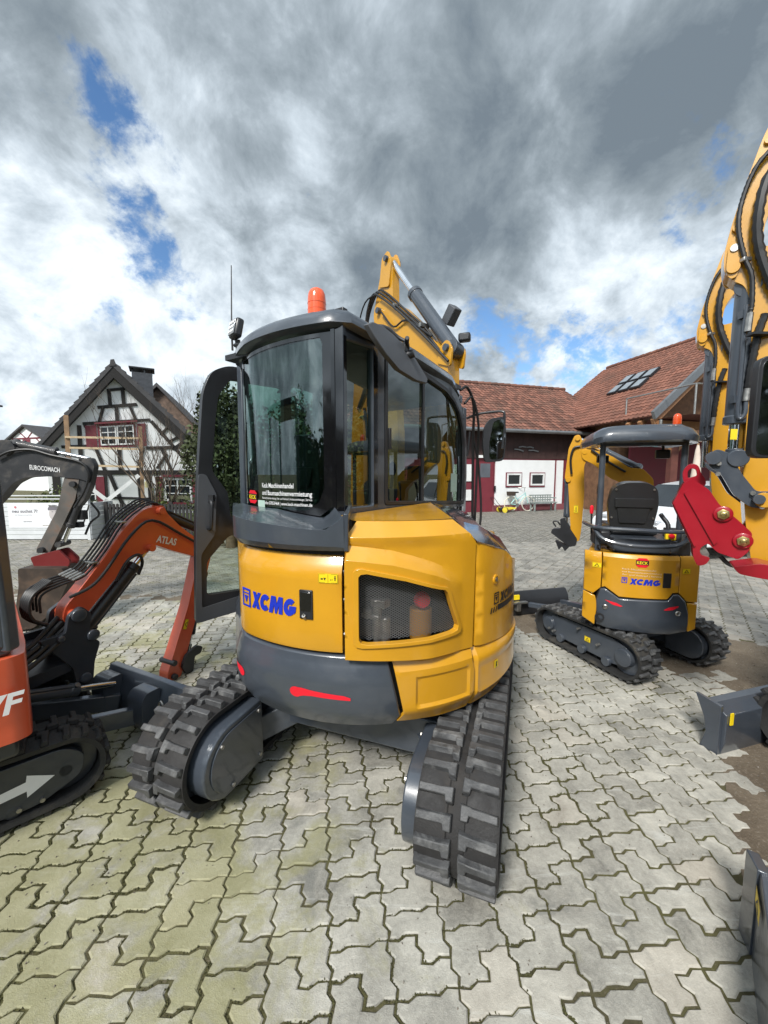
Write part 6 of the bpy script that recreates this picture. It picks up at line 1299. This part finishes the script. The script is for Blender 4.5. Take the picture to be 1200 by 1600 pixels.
for i, (x, y, rx, rz, lab) in enumerate(((-3.35, 8.4, .85, 1.85, 'dense dark evergreen behind the open cab door, tallest of the hedge trees'), (-1.95, 8.7, .95, 1.75, 'dark evergreen seen through the curved rear window of the big excavator'), (-.55, 9.0, .95, 1.65, 'rightmost dark evergreen, hidden behind the big excavator cab'))):
    t_ = thing('evergreen_tree', lab, 'tree', (x, y, 0), 0, 'evergreen trees behind the big excavator')
    foliage(t_, (x, y, rz*.98), rx, .8, rz*.98, 15000, 11+i, .085, LEAF, bumps=60, cone=.25)
    XF = Matrix.Translation(-t_.location); q = XB(); q.cyl((x, y, 0), (x, y, rz*1.5), .12, .04); q.build('trunk', BARK, t_); XF = None
for i, (x, y, r_, z) in enumerate(((-8.75, 10.1, .42, .62), (-7.95, 10.2, .30, .55))):
    t_ = thing('round_bush', ('round clipped green bush above the white banner', 'smaller green bush right of the clipped one behind the slatted enclosure')[i], 'bush', (x, y, 0), 0)
    foliage(t_, (x, y, z), r_, r_, .62, 3000, 31+i, .05, LEAF2, name='foliage', bumps=40)
    XF = Matrix.Translation(-t_.location); q = XB(); q.cyl((x, y, 0), (x, y, z), .03, .02); q.build('stem', BARK, t_); XF = None
def bare_tree(name, label, base, h, spread, seed, n0=7, r0=.06):
    rnd = random.Random(seed); t_ = thing(name, label, 'tree', base, 0); b = MB(); tr = MB(); base = Vector((0, 0, 0))
    def grow(p, d, l, r, dep, mb):
        pts = [p]; q_ = p
        for i in range(4): d = (d+Vector((rnd.uniform(-.22, .22), rnd.uniform(-.22, .22), rnd.uniform(-.05, .16)))).normalized(); q_ = q_+d*l/4; pts.append(q_)
        for i in range(4): mb.cyl(pts[i], pts[i+1], r*(1-i*.17), r*(1-(i+1)*.17), n=5 if dep else 7, caps=False)
        if dep >= 4 or r < .0022: return
        for i in range(rnd.choice((2, 3, 3))):
            j = rnd.choice((2, 3, 4)); nd = (d+Vector((rnd.uniform(-.8, .8)*spread, rnd.uniform(-.8, .8)*spread, rnd.uniform(-.1, .7)))).normalized(); grow(pts[j], nd, l*rnd.uniform(.6, .8), r*.52, dep+1, b)
    for i in range(n0):
        a = 2*math.pi*i/n0; grow(Vector((math.cos(a)*.08, math.sin(a)*.08, 0)), Vector((math.cos(a)*.22*spread, math.sin(a)*.22*spread, 1)), h*rnd.uniform(.42, .55), r0*rnd.uniform(.7, 1), 0, tr)
    tr.build('trunk', BARK, t_); b.build('branches', BARK, t_); return t_
bt = bare_tree('bare_tree', 'leafless shrubby tree with many thin stems in front of the half-timbered house', (-6.75, 11.6, 0), 3.0, .75, 5, 9, .042)
foliage(bt, (-6.7, 11.6, .8), .22, .22, .7, 500, 77, .05, LEAF2, name='ivy')
bare_tree('bare_tree', 'tall thin leafless tree top between the board gable and the evergreens', (-10.6, 22, 0), 6.4, .6, 9, 5, .06)
for i, (x, y, r_) in enumerate(((-6.9, 10.6, .3), (-5.9, 10.3, .22), (-4.8, 10.4, .25))):
    t_ = thing('garden_shrub', ('low garden shrub with pink flowers left, behind the picket fence', 'middle low garden shrub behind the picket fence', 'right hand low garden shrub behind the picket fence')[i], 'shrub', (x, y, 0), 0, 'garden shrubs')
    foliage(t_, (x, y, .45), r_, r_, .4, 700, 51+i, .06, LEAF2, name='foliage')
GR = mat('garden_grass', (.06, .085, .02), .9, var=.5, vscale=8); g_ = sheet('garden_lawn', [(-12, 9.9), (-2.5, 9.9), (-1, 14), (-12, 17)], .012, GR)
# ------------------------------------------------------------------ long barn with red tiled roof
RT = mat('red_roof_tile', (.165, .070, .047), .75, var=.25, vscale=1.2, island=.45, dirt=(.10, .065, .05), dscale=.9, damt=.5)
DBRD = mat('dark_brown_boards', (.045, .022, .020), .7, var=.3, vscale=4)
def tiles(parent, o, u, v, nu, nv, du, dv, m, name='roof_tiles', clip=None):
    o, u, v = Vector(o), Vector(u).normalized(), Vector(v).normalized(); n = u.cross(v).normalized(); n = n if n.z > 0 else -n; rnd = random.Random(3)
    V = []; F = []
    prof = [(0, .0), (.18, .028), (.42, .034), (.62, .012), (1.0, .0)]
    for j in range(nv):
        for i in range(nu):
            off = (j % 2)*.5*0; p0 = o+u*((i+off)*du)+v*(j*dv)
            if clip and not clip(p0+u*du*.5+v*dv*.5): continue
            k = len(V); lift = .022+rnd.uniform(0, .006); jx = rnd.uniform(-.006, .006)
            for b_, h_ in ((-.02, lift), (dv*1.02, 0)):
                for a, hh in prof: V.append(p0+u*(a*du*.99+jx)+v*b_+n*(h_+hh+.01))
            for a, hh in prof: V.append(p0+u*(a*du*.99+jx)+v*-.02+n*(-.005+.0))
            m_ = len(prof)
            for a in range(m_-1): F.append((k+a, k+a+1, k+m_+a+1, k+m_+a)); F.append((k+2*m_+a, k+2*m_+a+1, k+a+1, k+a))
    b = XB(); b.add(V, F); me = bpy.data.meshes.new(name)
    vs = [XF @ p for p in V] if XF else V
    me.from_pydata([tuple(p) for p in vs], [], F); me.materials.append(m); ob = bpy.data.objects.new(name, me); C.objects.link(ob); ob.parent = parent; return ob
lb = vplane((3.93, 16.32), 73)
barn = thing('long_barn', 'long low barn with red tiled roof, dark brown boards above a white wall', 'barn', lb(2, 0, 0), 0); XF = Matrix.Translation(-barn.location)
q = XB(); q.prism([(-5.5, 0), (7.5, 0), (7.5, 3.45), (-5.5, 3.45)], lb, -8.4, 0); q.build('wall', MAROON, barn, sm=0)
q = XB(); 
x = -5.5
while x < 7.4: q.prism([(x, 2.26), (x+.148, 2.26), (x+.148, 3.50), (x, 3.50)], lb, .004, .03+.008*(int(x*7) % 2)); x += .15
q.build('board_cladding', DBRD, barn, sm=0)
q = XB(); q.prism([(.82, .24), (3.84, .24), (3.84, 2.20), (.82, 2.20)], lb, .002, .06); q.prism([(3.97, .05), (4.28, .05), (4.28, 2.20), (3.97, 2.20)], lb, .002, .08); q.build('white_wall', PLAS, barn, sm=0)
q = XB(); q.prism([(.7, 0), (4.6, 0), (4.6, .27), (.7, .27)], lb, .0, .09); q.build('plinth', mat('maroon_plinth', (.20, .06, .07), .8), barn, sm=0)
window(barn, lambda a, b, t: lb(a, b, t+.06), 1.36, 1.10, 2.08, 1.63, .07, 1, 1, outer=.04); window(barn, lambda a, b, t: lb(a, b, t+.06), 2.56, 1.10, 3.28, 1.63, .07, 1, 1, outer=.04)
q = XB(); q.prism([(-.06, 0), (.72, 0), (.72, 2.26), (-.06, 2.26)], lb, .0, .05); dd = q.build('barn_door', mat('maroon_door', (.17, .024, .036), .5, var=.1), barn, sm=0)
q = XB(); q.prism([(.08, 1.46), (.56, 1.46), (.56, 2.04), (.08, 2.04)], lb, .051, .06); q.build('door_pane', mat('grey_pane', (.10, .11, .13), .15, 0, .5), dd, sm=0)
q = XB(); q.prism([(-.10, 2.27), (.92, 2.27), (.92, 2.38), (-.10, 2.38)], lb, .05, .16); q.build('door_rail', WFR, barn, sm=0); q = XB(); q.prism([(.76, .85), (.82, .85), (.82, 1.1), (.76, 1.1)], lb, .06, .11); q.build('door_handle', BLK, dd, sm=0)
q = XB(); q.prism([(-1.3, .5), (-.2, .5), (-.2, .95), (-1.3, .95)], lb, .01, .05); q.prism([(-1.6, 1.3), (-.25, 1.3), (-.25, 2.0), (-1.6, 2.0)], lb, .01, .04); q.build('white_panel', WFR, barn, sm=0)
RU = (lb(1, 0, 0)-lb(0, 0, 0)); back = lb(0, 0, -1)-lb(0, 0, 0)
e0 = lb(-5.7, 3.42, .55); rdg = lb(-5.7, 6.36, -4.2); slv = rdg-e0
q = XB(); q.add([e0+Vector((0, 0, -.05)), e0+RU*13.6+Vector((0, 0, -.05)), rdg+RU*13.6+Vector((0, 0, -.05)), rdg+Vector((0, 0, -.05)), lb(-5.7, 3.3, -9), lb(7.9, 3.3, -9)], [(0, 1, 2, 3), (3, 2, 5, 4)]); rf = q.build('roof', DBRD, barn, sm=0)
tiles(rf, e0, RU, slv, int(13.6/.215), int(slv.length/.30), .215, .30, RT)
q = XB(); [q.cyl(rdg+RU*(i*.40)+Vector((0, 0, .0)), rdg+RU*(i*.40+.41)+Vector((0, 0, .01)), .11, .13, n=8) for i in range(34)]; q.build('ridge_tiles', RT, rf)
q = XB(); q.cyl(lb(-5.7, 3.40, .60), lb(5.6, 3.36, .60), .075); q.build('gutter', ZINC, rf)
XF = None
for i, (a, b, c, d) in enumerate(((1.70, 2.66, 2.16, 2.58), (1.93, 2.75, 2.30, 2.75), (2.33, 2.75, 2.68, 2.73), (2.42, 2.62, 2.93, 2.58))):
    t_ = thing('wall_ornament', ('lowest left', 'upper left', 'upper right', 'lowest right')[i]+' of four small grey metal bars on the brown boards', 'ornament', lb((a+c)/2, (b+d)/2, .05), 0, 'metal bars on the barn boards'); XF = Matrix.Translation(-t_.location)
    q = XB(); m_ = ((a+c)/2, (b+d)/2+.03); q.beam(lb(a, b, .07), lb(*m_, .07), .03, .05); q.beam(lb(*m_, .07), lb(c, d, .07), .03, .05); q.build('bar', ZINC, t_, sm=0); XF = None
# bicycle
def bicycle():
    global XF
    o = lb(1.86, 0, .32); t_ = thing('bicycle', 'pale turquoise bicycle with cream tyres and a rear basket leaning by the white wall', 'bicycle', o, 0); XF = Matrix.Translation(-o)
    TQ = mat('turquoise_paint', (.30, .60, .58), .3, 0, .5); CRM = mat('cream_tyre', (.65, .62, .52), .7)
    f = lambda s, z, t=0.: lb(s, z, .32+t); A_, B_ = (1.43, .33), (2.30, .33)
    for c in (A_, B_):
        q = XB(); n_ = 28; q.tube([f(c[0]+.31*math.cos(2*math.pi*i/n_), c[1]+.31*math.sin(2*math.pi*i/n_)) for i in range(n_+1)], .022, 6, sm=1); wl_ = q.build('tyre', CRM, t_)
        q = XB(); [q.cyl(f(*c), f(c[0]+.29*math.cos(2*math.pi*i/12), c[1]+.29*math.sin(2*math.pi*i/12)), .003, n=4) for i in range(12)]; q.cyl(f(c[0], c[1], -.03), f(c[0], c[1], .03), .02, n=8); q.build('spokes', STL, wl_)
    q = XB(); [q.cyl(f(*a), f(*b), .016, n=8) for a, b in (((1.43, .33), (1.75, .28)), ((1.75, .28), (1.66, .72)), ((1.43, .33), (1.68, .60)), ((1.75, .28), (2.16, .70)), ((1.69, .50), (2.14, .78)), ((2.12, .84), (2.30, .33)))]; q.build('frame', TQ, t_)
    q = XB(); q.cyl(f(2.11, .85), f(2.09, 1.0), .012, n=8); q.tube([f(1.95, 1.02, .22), f(2.08, 1.02, .1), f(2.08, 1.02, -.1), f(1.95, 1.02, -.22)], .012); q.build('handlebar', STL, t_)
    q = XB(); q.prism(roundpoly([(1.52, .78), (1.78, .80), (1.78, .85), (1.52, .86)], .02), lambda a, b, t: f(a, b, t), -.05, .05); q.cyl(f(1.66, .7), f(1.65, .79), .012, n=8); q.build('saddle', SEATM, t_, bev=.01)
    q = XB(); q.prism([(1.30, .68), (1.56, .68), (1.60, .86), (1.27, .86)], lambda a, b, t: f(a, b, t), -.10, .10); q.build('basket', mat('dark_wicker', (.05, .035, .025), .8), t_, sm=0)
    q = XB(); q.lathe([(.08, -.005), (.08, .005)], f(1.75, .28, .03), f(0, 0, 1)-f(0, 0, 0)); q.build('crank', STL, t_); XF = None
bicycle()
# bench
o = lb(2.95, 0, .5); t_ = thing('garden_bench', 'weathered grey bench with patterned back against the white wall right of the bicycle', 'bench', o, 0); XF = Matrix.Translation(-o)
BW = mat('grey_bench_wood', (.22, .25, .24), .8, var=.3, vscale=10)
q = XB(); [q.prism([(2.35, .36), (3.55, .36), (3.55, .40), (2.35, .40)], lb, a, a+.08) for a in (.36, .46, .56)]; q.build('seat', BW, t_, sm=0)
q = XB(); [q.prism([(2.35, z), (3.50, z), (3.50, z+.05), (2.35, z+.05)], lb, .30, .33) for z in (.46, .56, .66)]; [q.prism([(x_, .42), (x_+.03, .42), (x_+.03, .70), (x_, .70)], lb, .305, .325) for x_ in np.linspace(2.4, 3.42, 9)]; q.build('backrest', BW, t_, sm=0)
for x_ in (2.40, 3.46):
    for tt in (.32, .58): q = XB(); q.prism([(x_, 0), (x_+.05, 0), (x_+.05, .37), (x_, .37)], lb, tt, tt+.05); q.build('leg', BW, t_, sm=0)
    q = XB(); q.prism([(x_, .55), (x_+.05, .55), (x_+.05, .59), (x_, .59)], lb, .3, .62); q.build('armrest', BW, t_, sm=0)
XF = None
# mower
o = lb(.95, 0, .45); t_ = thing('push_mower', 'small yellow push mower with folded black handle left of the bicycle', 'lawn mower', o, 0); XF = Matrix.Translation(-o)
YM = mat('mower_yellow', (.75, .60, .05), .4)
q = XB(); [q.tube([lb(.45, .62, .45+a), lb(.62, .40, .45+a), lb(.95, .12, .45+a)], .010, sm=1) for a in (-.15, .15)]; q.cyl(lb(.45, .62, .30), lb(.45, .62, .60), .012); q.build('handle', BLK, t_)
q = XB(); q.cyl(lb(1.0, .12, .25), lb(1.0, .12, .65), .08); q.box(lb(.95, .16, .45), (.3, .35, .08)); q.build('reel', BLK, t_)
for a in (.24, .66): q = XB(); q.lathe([(.11, -.02), (.11, .02), (.03, .03)], lb(.92, .11, .45+(a-.45)), lb(0, 0, 1)-lb(0, 0, 0)); q.build('wheel', YM, t_)
q = XB(); q.prism([(1.1, .12), (1.5, .14), (1.5, .20), (1.1, .22)], lb, .3, .6); q.build('deck', YM, t_, sm=0)
XF = None
# ------------------------------------------------------------------ big barn with skylights, timber porch
BD = Vector((-.2419, .9703, 0)); BP = Vector((.9703, .2419, 0)); G_ = Vector((9.3, 13.67, 3.6)); RUN, RISE = 6.2, 4.2
bb = thing('large_barn', 'tall barn with steep red tiled roof, six skylights and a timber porch at its gable', 'barn', (G_.x, G_.y, 0), 0); XF = Matrix.Translation(-bb.location)
ORT = mat('orange_roof_tile', (.18, .074, .048), .75, var=.15, vscale=1.2, island=.25, dirt=(.11, .065, .05), dscale=.7, damt=.4)
OAK = mat('oak_beam', (.30, .15, .07), .7, var=.2, vscale=6); RB_ = mat('red_brown_beam', (.12, .04, .03), .7, var=.2, vscale=6)
upv = (BP*RUN+BD*1.5+Vector((0, 0, RISE))); LEN = 7.4
q = XB(); A0 = G_-BD*.0; q.add([A0-Vector((0, 0, .04)), A0+BD*LEN-Vector((0, 0, .04)), A0+BD*LEN+upv-Vector((0, 0, .04)), A0+upv-Vector((0, 0, .04)), A0+BP*RUN*2-Vector((0, 0, .04)), A0+BD*LEN+BP*RUN*2-Vector((0, 0, .04))], [(0, 1, 2, 3), (3, 2, 5, 4)]); brf = q.build('roof', RB_, bb, sm=0)
tiles(brf, G_+BD*LEN, -BD, upv, int(LEN/.20), int(upv.length/.30), .20, .30, ORT)
q = XB(); [q.cyl(G_+upv+BD*(i*.4)+Vector((0, 0, .03)), G_+upv+BD*(i*.4+.41)+Vector((0, 0, .03)), .13, .11, n=8) for i in range(int(LEN/.4))]; q.build('ridge_tiles', ORT, brf)
q = XB(); q.beam(G_-BD*.12-BP*.1, G_+upv-BD*.12, .10, .28); q.build('verge_flashing', ZINC, brf, sm=0)
q = XB(); q.beam(G_-BD*.02-Vector((0, 0, .22)), G_+upv-BD*.02-Vector((0, 0, .22)), .10, .22); q.beam(G_+BD*.5-Vector((0, 0, .24)), G_+upv+BD*.5-Vector((0, 0, .24)), .12, .2); q.beam(G_+BD*1.0-Vector((0, 0, .24)), G_+upv+BD*1.0-Vector((0, 0, .24)), .12, .2); q.build('rafter', OAK, brf, sm=0)
q = XB(); W0 = G_+BP*.9+BD*2.2; q.add([Vector((W0.x, W0.y, 0)), Vector((*(W0+BD*(LEN-2.6)).xy, 0)), Vector((*(W0+BD*(LEN-2.6)).xy, 4.25)), Vector((W0.x, W0.y, 4.25)), Vector((*(W0+BP*9).xy, 0)), Vector((*(W0+BP*9).xy, 4.25)), Vector((*(W0+BP*4.6).xy, 7.3))], [(0, 1, 2, 3), (0, 3, 6, 5, 4)]); q.build('wall', mat('gable_boards', (.16, .085, .045), .85, var=.35, vscale=5), bb, sm=0)
q = XB()
nrm = upv.cross(BD).normalized(); nrm = nrm if nrm.z > 0 else -nrm
def onroof(a, b): return G_+BD*a+upv.normalized()*b
sk_ = None
for r_ in range(2):
    for c_ in range(3):
        q = XB(); a0 = 2.25+c_*.62; b0 = 2.95+r_*.98; P4 = [onroof(a0, b0), onroof(a0+.5, b0), onroof(a0+.5, b0+.86), onroof(a0, b0+.86)]
        q.add([p+nrm*.02 for p in P4]+[p+nrm*.14 for p in P4], [(0, 1, 5, 4), (1, 2, 6, 5), (2, 3, 7, 6), (3, 0, 4, 7), (4, 5, 6, 7)]); s_ = q.build('skylight', BLK, brf, sm=0)
        q = XB(); cc = sum(P4, Vector())/4; q.add([cc+(p-cc)*.80+nrm*.15 for p in P4], [(0, 1, 2, 3)]); q.build('pane', mat('skylight_glass', (.28, .31, .34), .1, 0, .5) if sk_ is None else sk_, s_, sm=0); sk_ = bpy.data.materials['skylight_glass']
# porch: posts, braces, balcony rail
base = G_.copy(); base.z = 0
for a in (1.0, 3.6, 6.4):
    p = base+BP*a-BD*.0; q = XB(); q.beam(p, p+Vector((0, 0, 3.5)), .24, .24); q.build('porch_post', RB_, bb, sm=0)
    for s in (-1, 1): q = XB(); q.beam(p+Vector((0, 0, 2.3)), p+BP*s*.85+Vector((0, 0, 3.2)), .12, .16); q.build('porch_brace', OAK, bb, sm=0)
q = XB(); q.beam(base+BP*.2+Vector((0, 0, 3.32)), base+BP*9+Vector((0, 0, 3.32)), .22, .26); q.build('porch_beam', OAK, bb, sm=0)
q = XB(); q.add([base+BP*.2-BD*1.2+Vector((0, 0, 3.5)), base+BP*9-BD*1.2+Vector((0, 0, 3.5)), base+BP*9+BD*1.6+Vector((0, 0, 3.5)), base+BP*.2+BD*1.6+Vector((0, 0, 3.5))], [(0, 1, 2, 3)]); q.build('balcony_floor', RB_, bb, sm=0)
q = XB(); rl_ = [base-BD*1.2+BP*(.3+i*.95)+Vector((0, 0, 3.5)) for i in range(9)]
for p in rl_: q.cyl(p, p+Vector((0, 0, .95)), .03, n=8)
q.cyl(rl_[0]+Vector((0, 0, .95)), rl_[-1]+Vector((0, 0, .95)), .03, n=8); q.cyl(rl_[0]+Vector((0, 0, .95)), rl_[0]+BD*2.6+Vector((0, 0, .95)), .03, n=8); q.cyl(rl_[0]+BD*2.6, rl_[0]+BD*2.6+Vector((0, 0, .95)), .03, n=8); q.build('balcony_railing', STL, bb)
q = XB(); g0 = base-BP*.2-BD*.5; q.tube([g0+Vector((0, 0, 3.4)), g0+Vector((0, 0, 3.0))+BP*.1, g0+Vector((0, 0, 2.75))+BP*1.1, g0+Vector((0, 0, 2.5))+BP*1.2, g0+BP*1.2], .05, sm=2); q.build('downpipe', STL, bb)
q = XB(); q.beam(base+BP*1.2+BD*2.0+Vector((0, 0, 1.5)), base+BP*9+BD*2.0+Vector((0, 0, 1.5)), .1, 2.9); q.build('red_panelling', MAROON, bb, sm=0)
XF = None
t_ = thing('folded_parasol', 'closed cream parasol standing in front of the timber porch', 'parasol', (9.3, 11.6, 0), 0); XF = Matrix.Translation(-t_.location)
q = XB(); q.cyl((9.3, 11.6, 0), (9.3, 11.6, 2.5), .03); q.build('pole', RAWW, t_); q = XB(); q.lathe([(.02, 2.5), (.06, 2.3), (.14, 1.4), (.19, .85), (.12, .82)], (9.3, 11.6, 0), n=12); q.build('canopy', mat('cream_canvas', (.6, .5, .42), .9), t_); XF = None
t_ = thing('hose_reel', 'small teal hose reel on the post beside the porch', 'hose reel', (7.6, 11.4, 1.2), 0); XF = Matrix.Translation(-t_.location)
q = XB(); q.lathe([(.17, -.08), (.17, .08)], (7.6, 11.4, 1.25), (0, 1, 0)); q.build('drum', mat('teal_plastic', (.03, .22, .25), .4), t_); q = XB(); q.box((7.6, 11.45, .6), (.06, .06, 1.25)); q.build('stand', RB_, t_); XF = None
# ------------------------------------------------------------------ white car
cx = Vector((6.55, 7.9, 0)); car = thing('parked_car', 'white parked hatchback half hidden behind the small excavator and the red coupler', 'car', cx, 12)
CW = mat('white_car_paint', (.72, .74, .76), .25, 0, .8, .02); XF = None
side_ = [(-1.95, .30), (-1.98, .55), (-1.90, .72), (-1.15, .92), (-.45, 1.38), (.10, 1.46), (1.2, 1.44), (1.78, 1.02), (1.92, .75), (1.92, .30), (1.55, .26), (-1.55, .26)]
def carw(z): return .82-max(0, z-.85)*.32
q = XB(); n_ = len(side_); rp = roundpoly(side_, .08, 3); m_ = len(rp)
q.add([(x, -carw(z), z) for x, z in rp]+[(x, carw(z), z) for x, z in rp], [tuple(range(m_)), tuple(reversed(range(m_, 2*m_)))]+[(i, i+m_, (i+1) % m_+m_, (i+1) % m_) for i in range(m_)])
bd = q.build('body', CW, car, bev=.03)
q = XB(); q.add([(-1.10, -.76, .945), (-.46, -.63, 1.36), (-.46, .63, 1.36), (-1.10, .76, .945)], [(0, 1, 2, 3)]); ws = [Vector(p)+Vector((-.012, 0, .018)) for p in ((-1.08, -.74, .96), (-.47, -.62, 1.365), (-.47, .62, 1.365), (-1.08, .74, .96))]; q = XB(); q.add(ws, [(0, 1, 2, 3)]); q.build('windscreen', DGL, car, sm=0)
for s in (-1, 1):
    q = XB(); q.add([(x, s*(carw(z)+.006), z) for x, z in ((-.92, .95), (-.38, 1.33), (.30, 1.37), (.30, .95))], [(0, 1, 2, 3)]); q.add([(x, s*(carw(z)+.006), z) for x, z in ((.36, .95), (.36, 1.37), (1.10, 1.36), (1.50, .98))], [(0, 1, 2, 3)]); q.build('side_glass', DGL, car, sm=0)
    q = XB(); q.box((-.75, s*.92, 1.0), (.12, .14, .10)); q.build('wing_mirror', CW, car, bev=.02)
    q = XB(); q.box((-1.86, s*.58, .70), (.10, .30, .12)); q.build('headlight', mat('lamp_glass', (.5, .52, .55), .1, .3) if s < 0 else bpy.data.materials['lamp_glass'], car, bev=.02)
    for x in (-1.22, 1.18):
        q = XB(); q.lathe([(.24, -.10), (.31, -.09), (.315, .0), (.31, .09), (.24, .10)], (x, s*.74, .315), (0, 1, 0)); wl_ = q.build('wheel', RUB, car)
        q = XB(); q.lathe([(.21, 0), (.20, .008), (.05, .0)], (x, s*.845, .315), (0, s, 0)); q.build('rim', STL, wl_)
        q = XB(); [q.box(Vector((x, s*.857, .315))+Matrix.Rotation(2*math.pi*i/5, 3, 'Y') @ Vector((.11, 0, 0)), (.16, .01, .05), Matrix.Rotation(2*math.pi*i/5, 3, 'Y')) for i in range(5)]; q.build('wheel_spokes', BLK, wl_, sm=0)
# street lamp head at the far left
t_ = thing('street_lamp', 'dark street lamp whose arm reaches in at the left edge of the sky', 'street lamp', (-13.4, 13, 0), 0); XF = Matrix.Translation(-t_.location)
q = XB(); q.cyl((-13.4, 13, 0), (-13.4, 13, 3.9), .06, .04); q.build('pole', BLK, t_); q = XB(); q.prism(roundpoly([(-13.5, 3.86), (-12.62, 3.80), (-12.62, 3.86), (-13.5, 3.98)], .02), lambda a, b, t: Vector((a, 13+t, b)), -.1, .1); q.build('lamp_head', BLK, t_, bev=.01)
XF = None
# ------------------------------------------------------------------ nearest machine, cut by the right edge: blade corner and mirror
m5 = thing('mini_excavator', 'nearest excavator at the right edge, only its upright blade end and cab mirror in view', 'excavator', (2.05, .55, 0), 20, 'yellow excavators cut by the right edge'); XF = Matrix.Translation(Vector((2.05, .55, 0))) @ Rz(20); XF = XF.inverted()
dm5 = plane_map((1.245, 1.165, 0), (.92, -.38, 0), (0, 0, 1))
q = XB(); q.prism([(-.004, .02), (.8, .02), (.8, .30), (.03, .295), (.0, .30)], dm5, -.02, .02); q.prism([(-.015, .0), (.02, .0), (.02, .31), (-.015, .315)], dm5, -.05, .03); bl = q.build('dozer_blade', GRY, m5, bev=.004)
dw5 = plane_map((1.243, 1.165, 0), (-.245, -.30, 0), (0, 0, 1)); dw5f = plane_map((1.118, 1.012, 0), (.245, .30, 0), (0, 0, 1)); warn_label(lambda a, b, t: dw5(a, b, t+.003), bl, .035, .21, .10, .055)
dn5 = plane_map((1.245, 1.165, 0), (-.245, -.30, 0), (0, 0, 1)); q = XB(); q.prism([(0, -.01), (.6, -.01), (.6, .25), (.3, .30), (0, .31)], dn5, -.03, 0); q.build('blade_wing', GRY, bl, bev=.004); q = XB(); q.prism(roundpoly([(.10, .0), (.5, .0), (.5, .16), (.2, .24), (.10, .17)], .01), dn5, -.06, -.032); q.build('blade_bracket', BLK, bl, bev=.004)
mm5 = plane_map((1.285, 1.36, 1.655), (.97, -.24, 0), (0, 0, 1))
q = XB(); q.prism(roundpoly([(-.008, 0), (.25, .0), (.25, .345), (-.008, .345)], .035), mm5, -.035, 0); mr = q.build('rear_view_mirror', BLK, m5, bev=.006)
q = XB(); q.prism(roundpoly([(.004, .012), (.24, .012), (.24, .333), (.004, .333)], .03), mm5, 0, .003); q.build('mirror_face', MIRR, mr)
q = XB(); q.tube([mm5(.2, .2, -.03), mm5(.3, .2, -.05), mm5(.6, .2, -.2)], .012); q.build('mirror_arm', BLK, m5)
q = XB(); q.box((2.3, .3, 1.0), (1.2, 1.0, .7)); q.build('side_body', YEL, m5, bev=.08); q = XB(); q.box((2.3, .3, 1.85), (.9, .9, 1.0)); q.build('cab', BLK, m5, bev=.08)

# the trees at the edge of the yard behind the camera, which the window glass and the mirrors show
rb = np.random.default_rng(4); nb_ = 26000; xb = rb.uniform(-26, 26, nb_); hb2 = 4.2+1.6*np.sin(xb*.45)+1.2*np.sin(xb*1.3+1)+.6*np.sin(xb*3.1); zb = rb.uniform(0, 1, nb_)**.7*hb2; yb = -13-np.abs(xb)*-.15+rb.normal(0, 1, nb_)*.7
ab = rb.normal(size=(nb_, 3)); ab /= np.linalg.norm(ab, axis=1)[:, None]; bb2 = np.cross(ab, rb.normal(size=(nb_, 3))); bb2 /= np.linalg.norm(bb2, axis=1)[:, None]; pb = np.stack([xb, yb, zb], 1); Vb = np.stack([pb, pb+ab*.22-bb2*.14, pb+ab*.5, pb+ab*.22+bb2*.14], 1).reshape(-1, 3)
me = bpy.data.meshes.new('tree_belt'); me.from_pydata(Vb.tolist(), [], [(4*i, 4*i+1, 4*i+2, 4*i+3) for i in range(nb_)]); me.materials.append(LEAF); o = bpy.data.objects.new('tree_belt', me); C.objects.link(o); tag(o, kind='stuff')
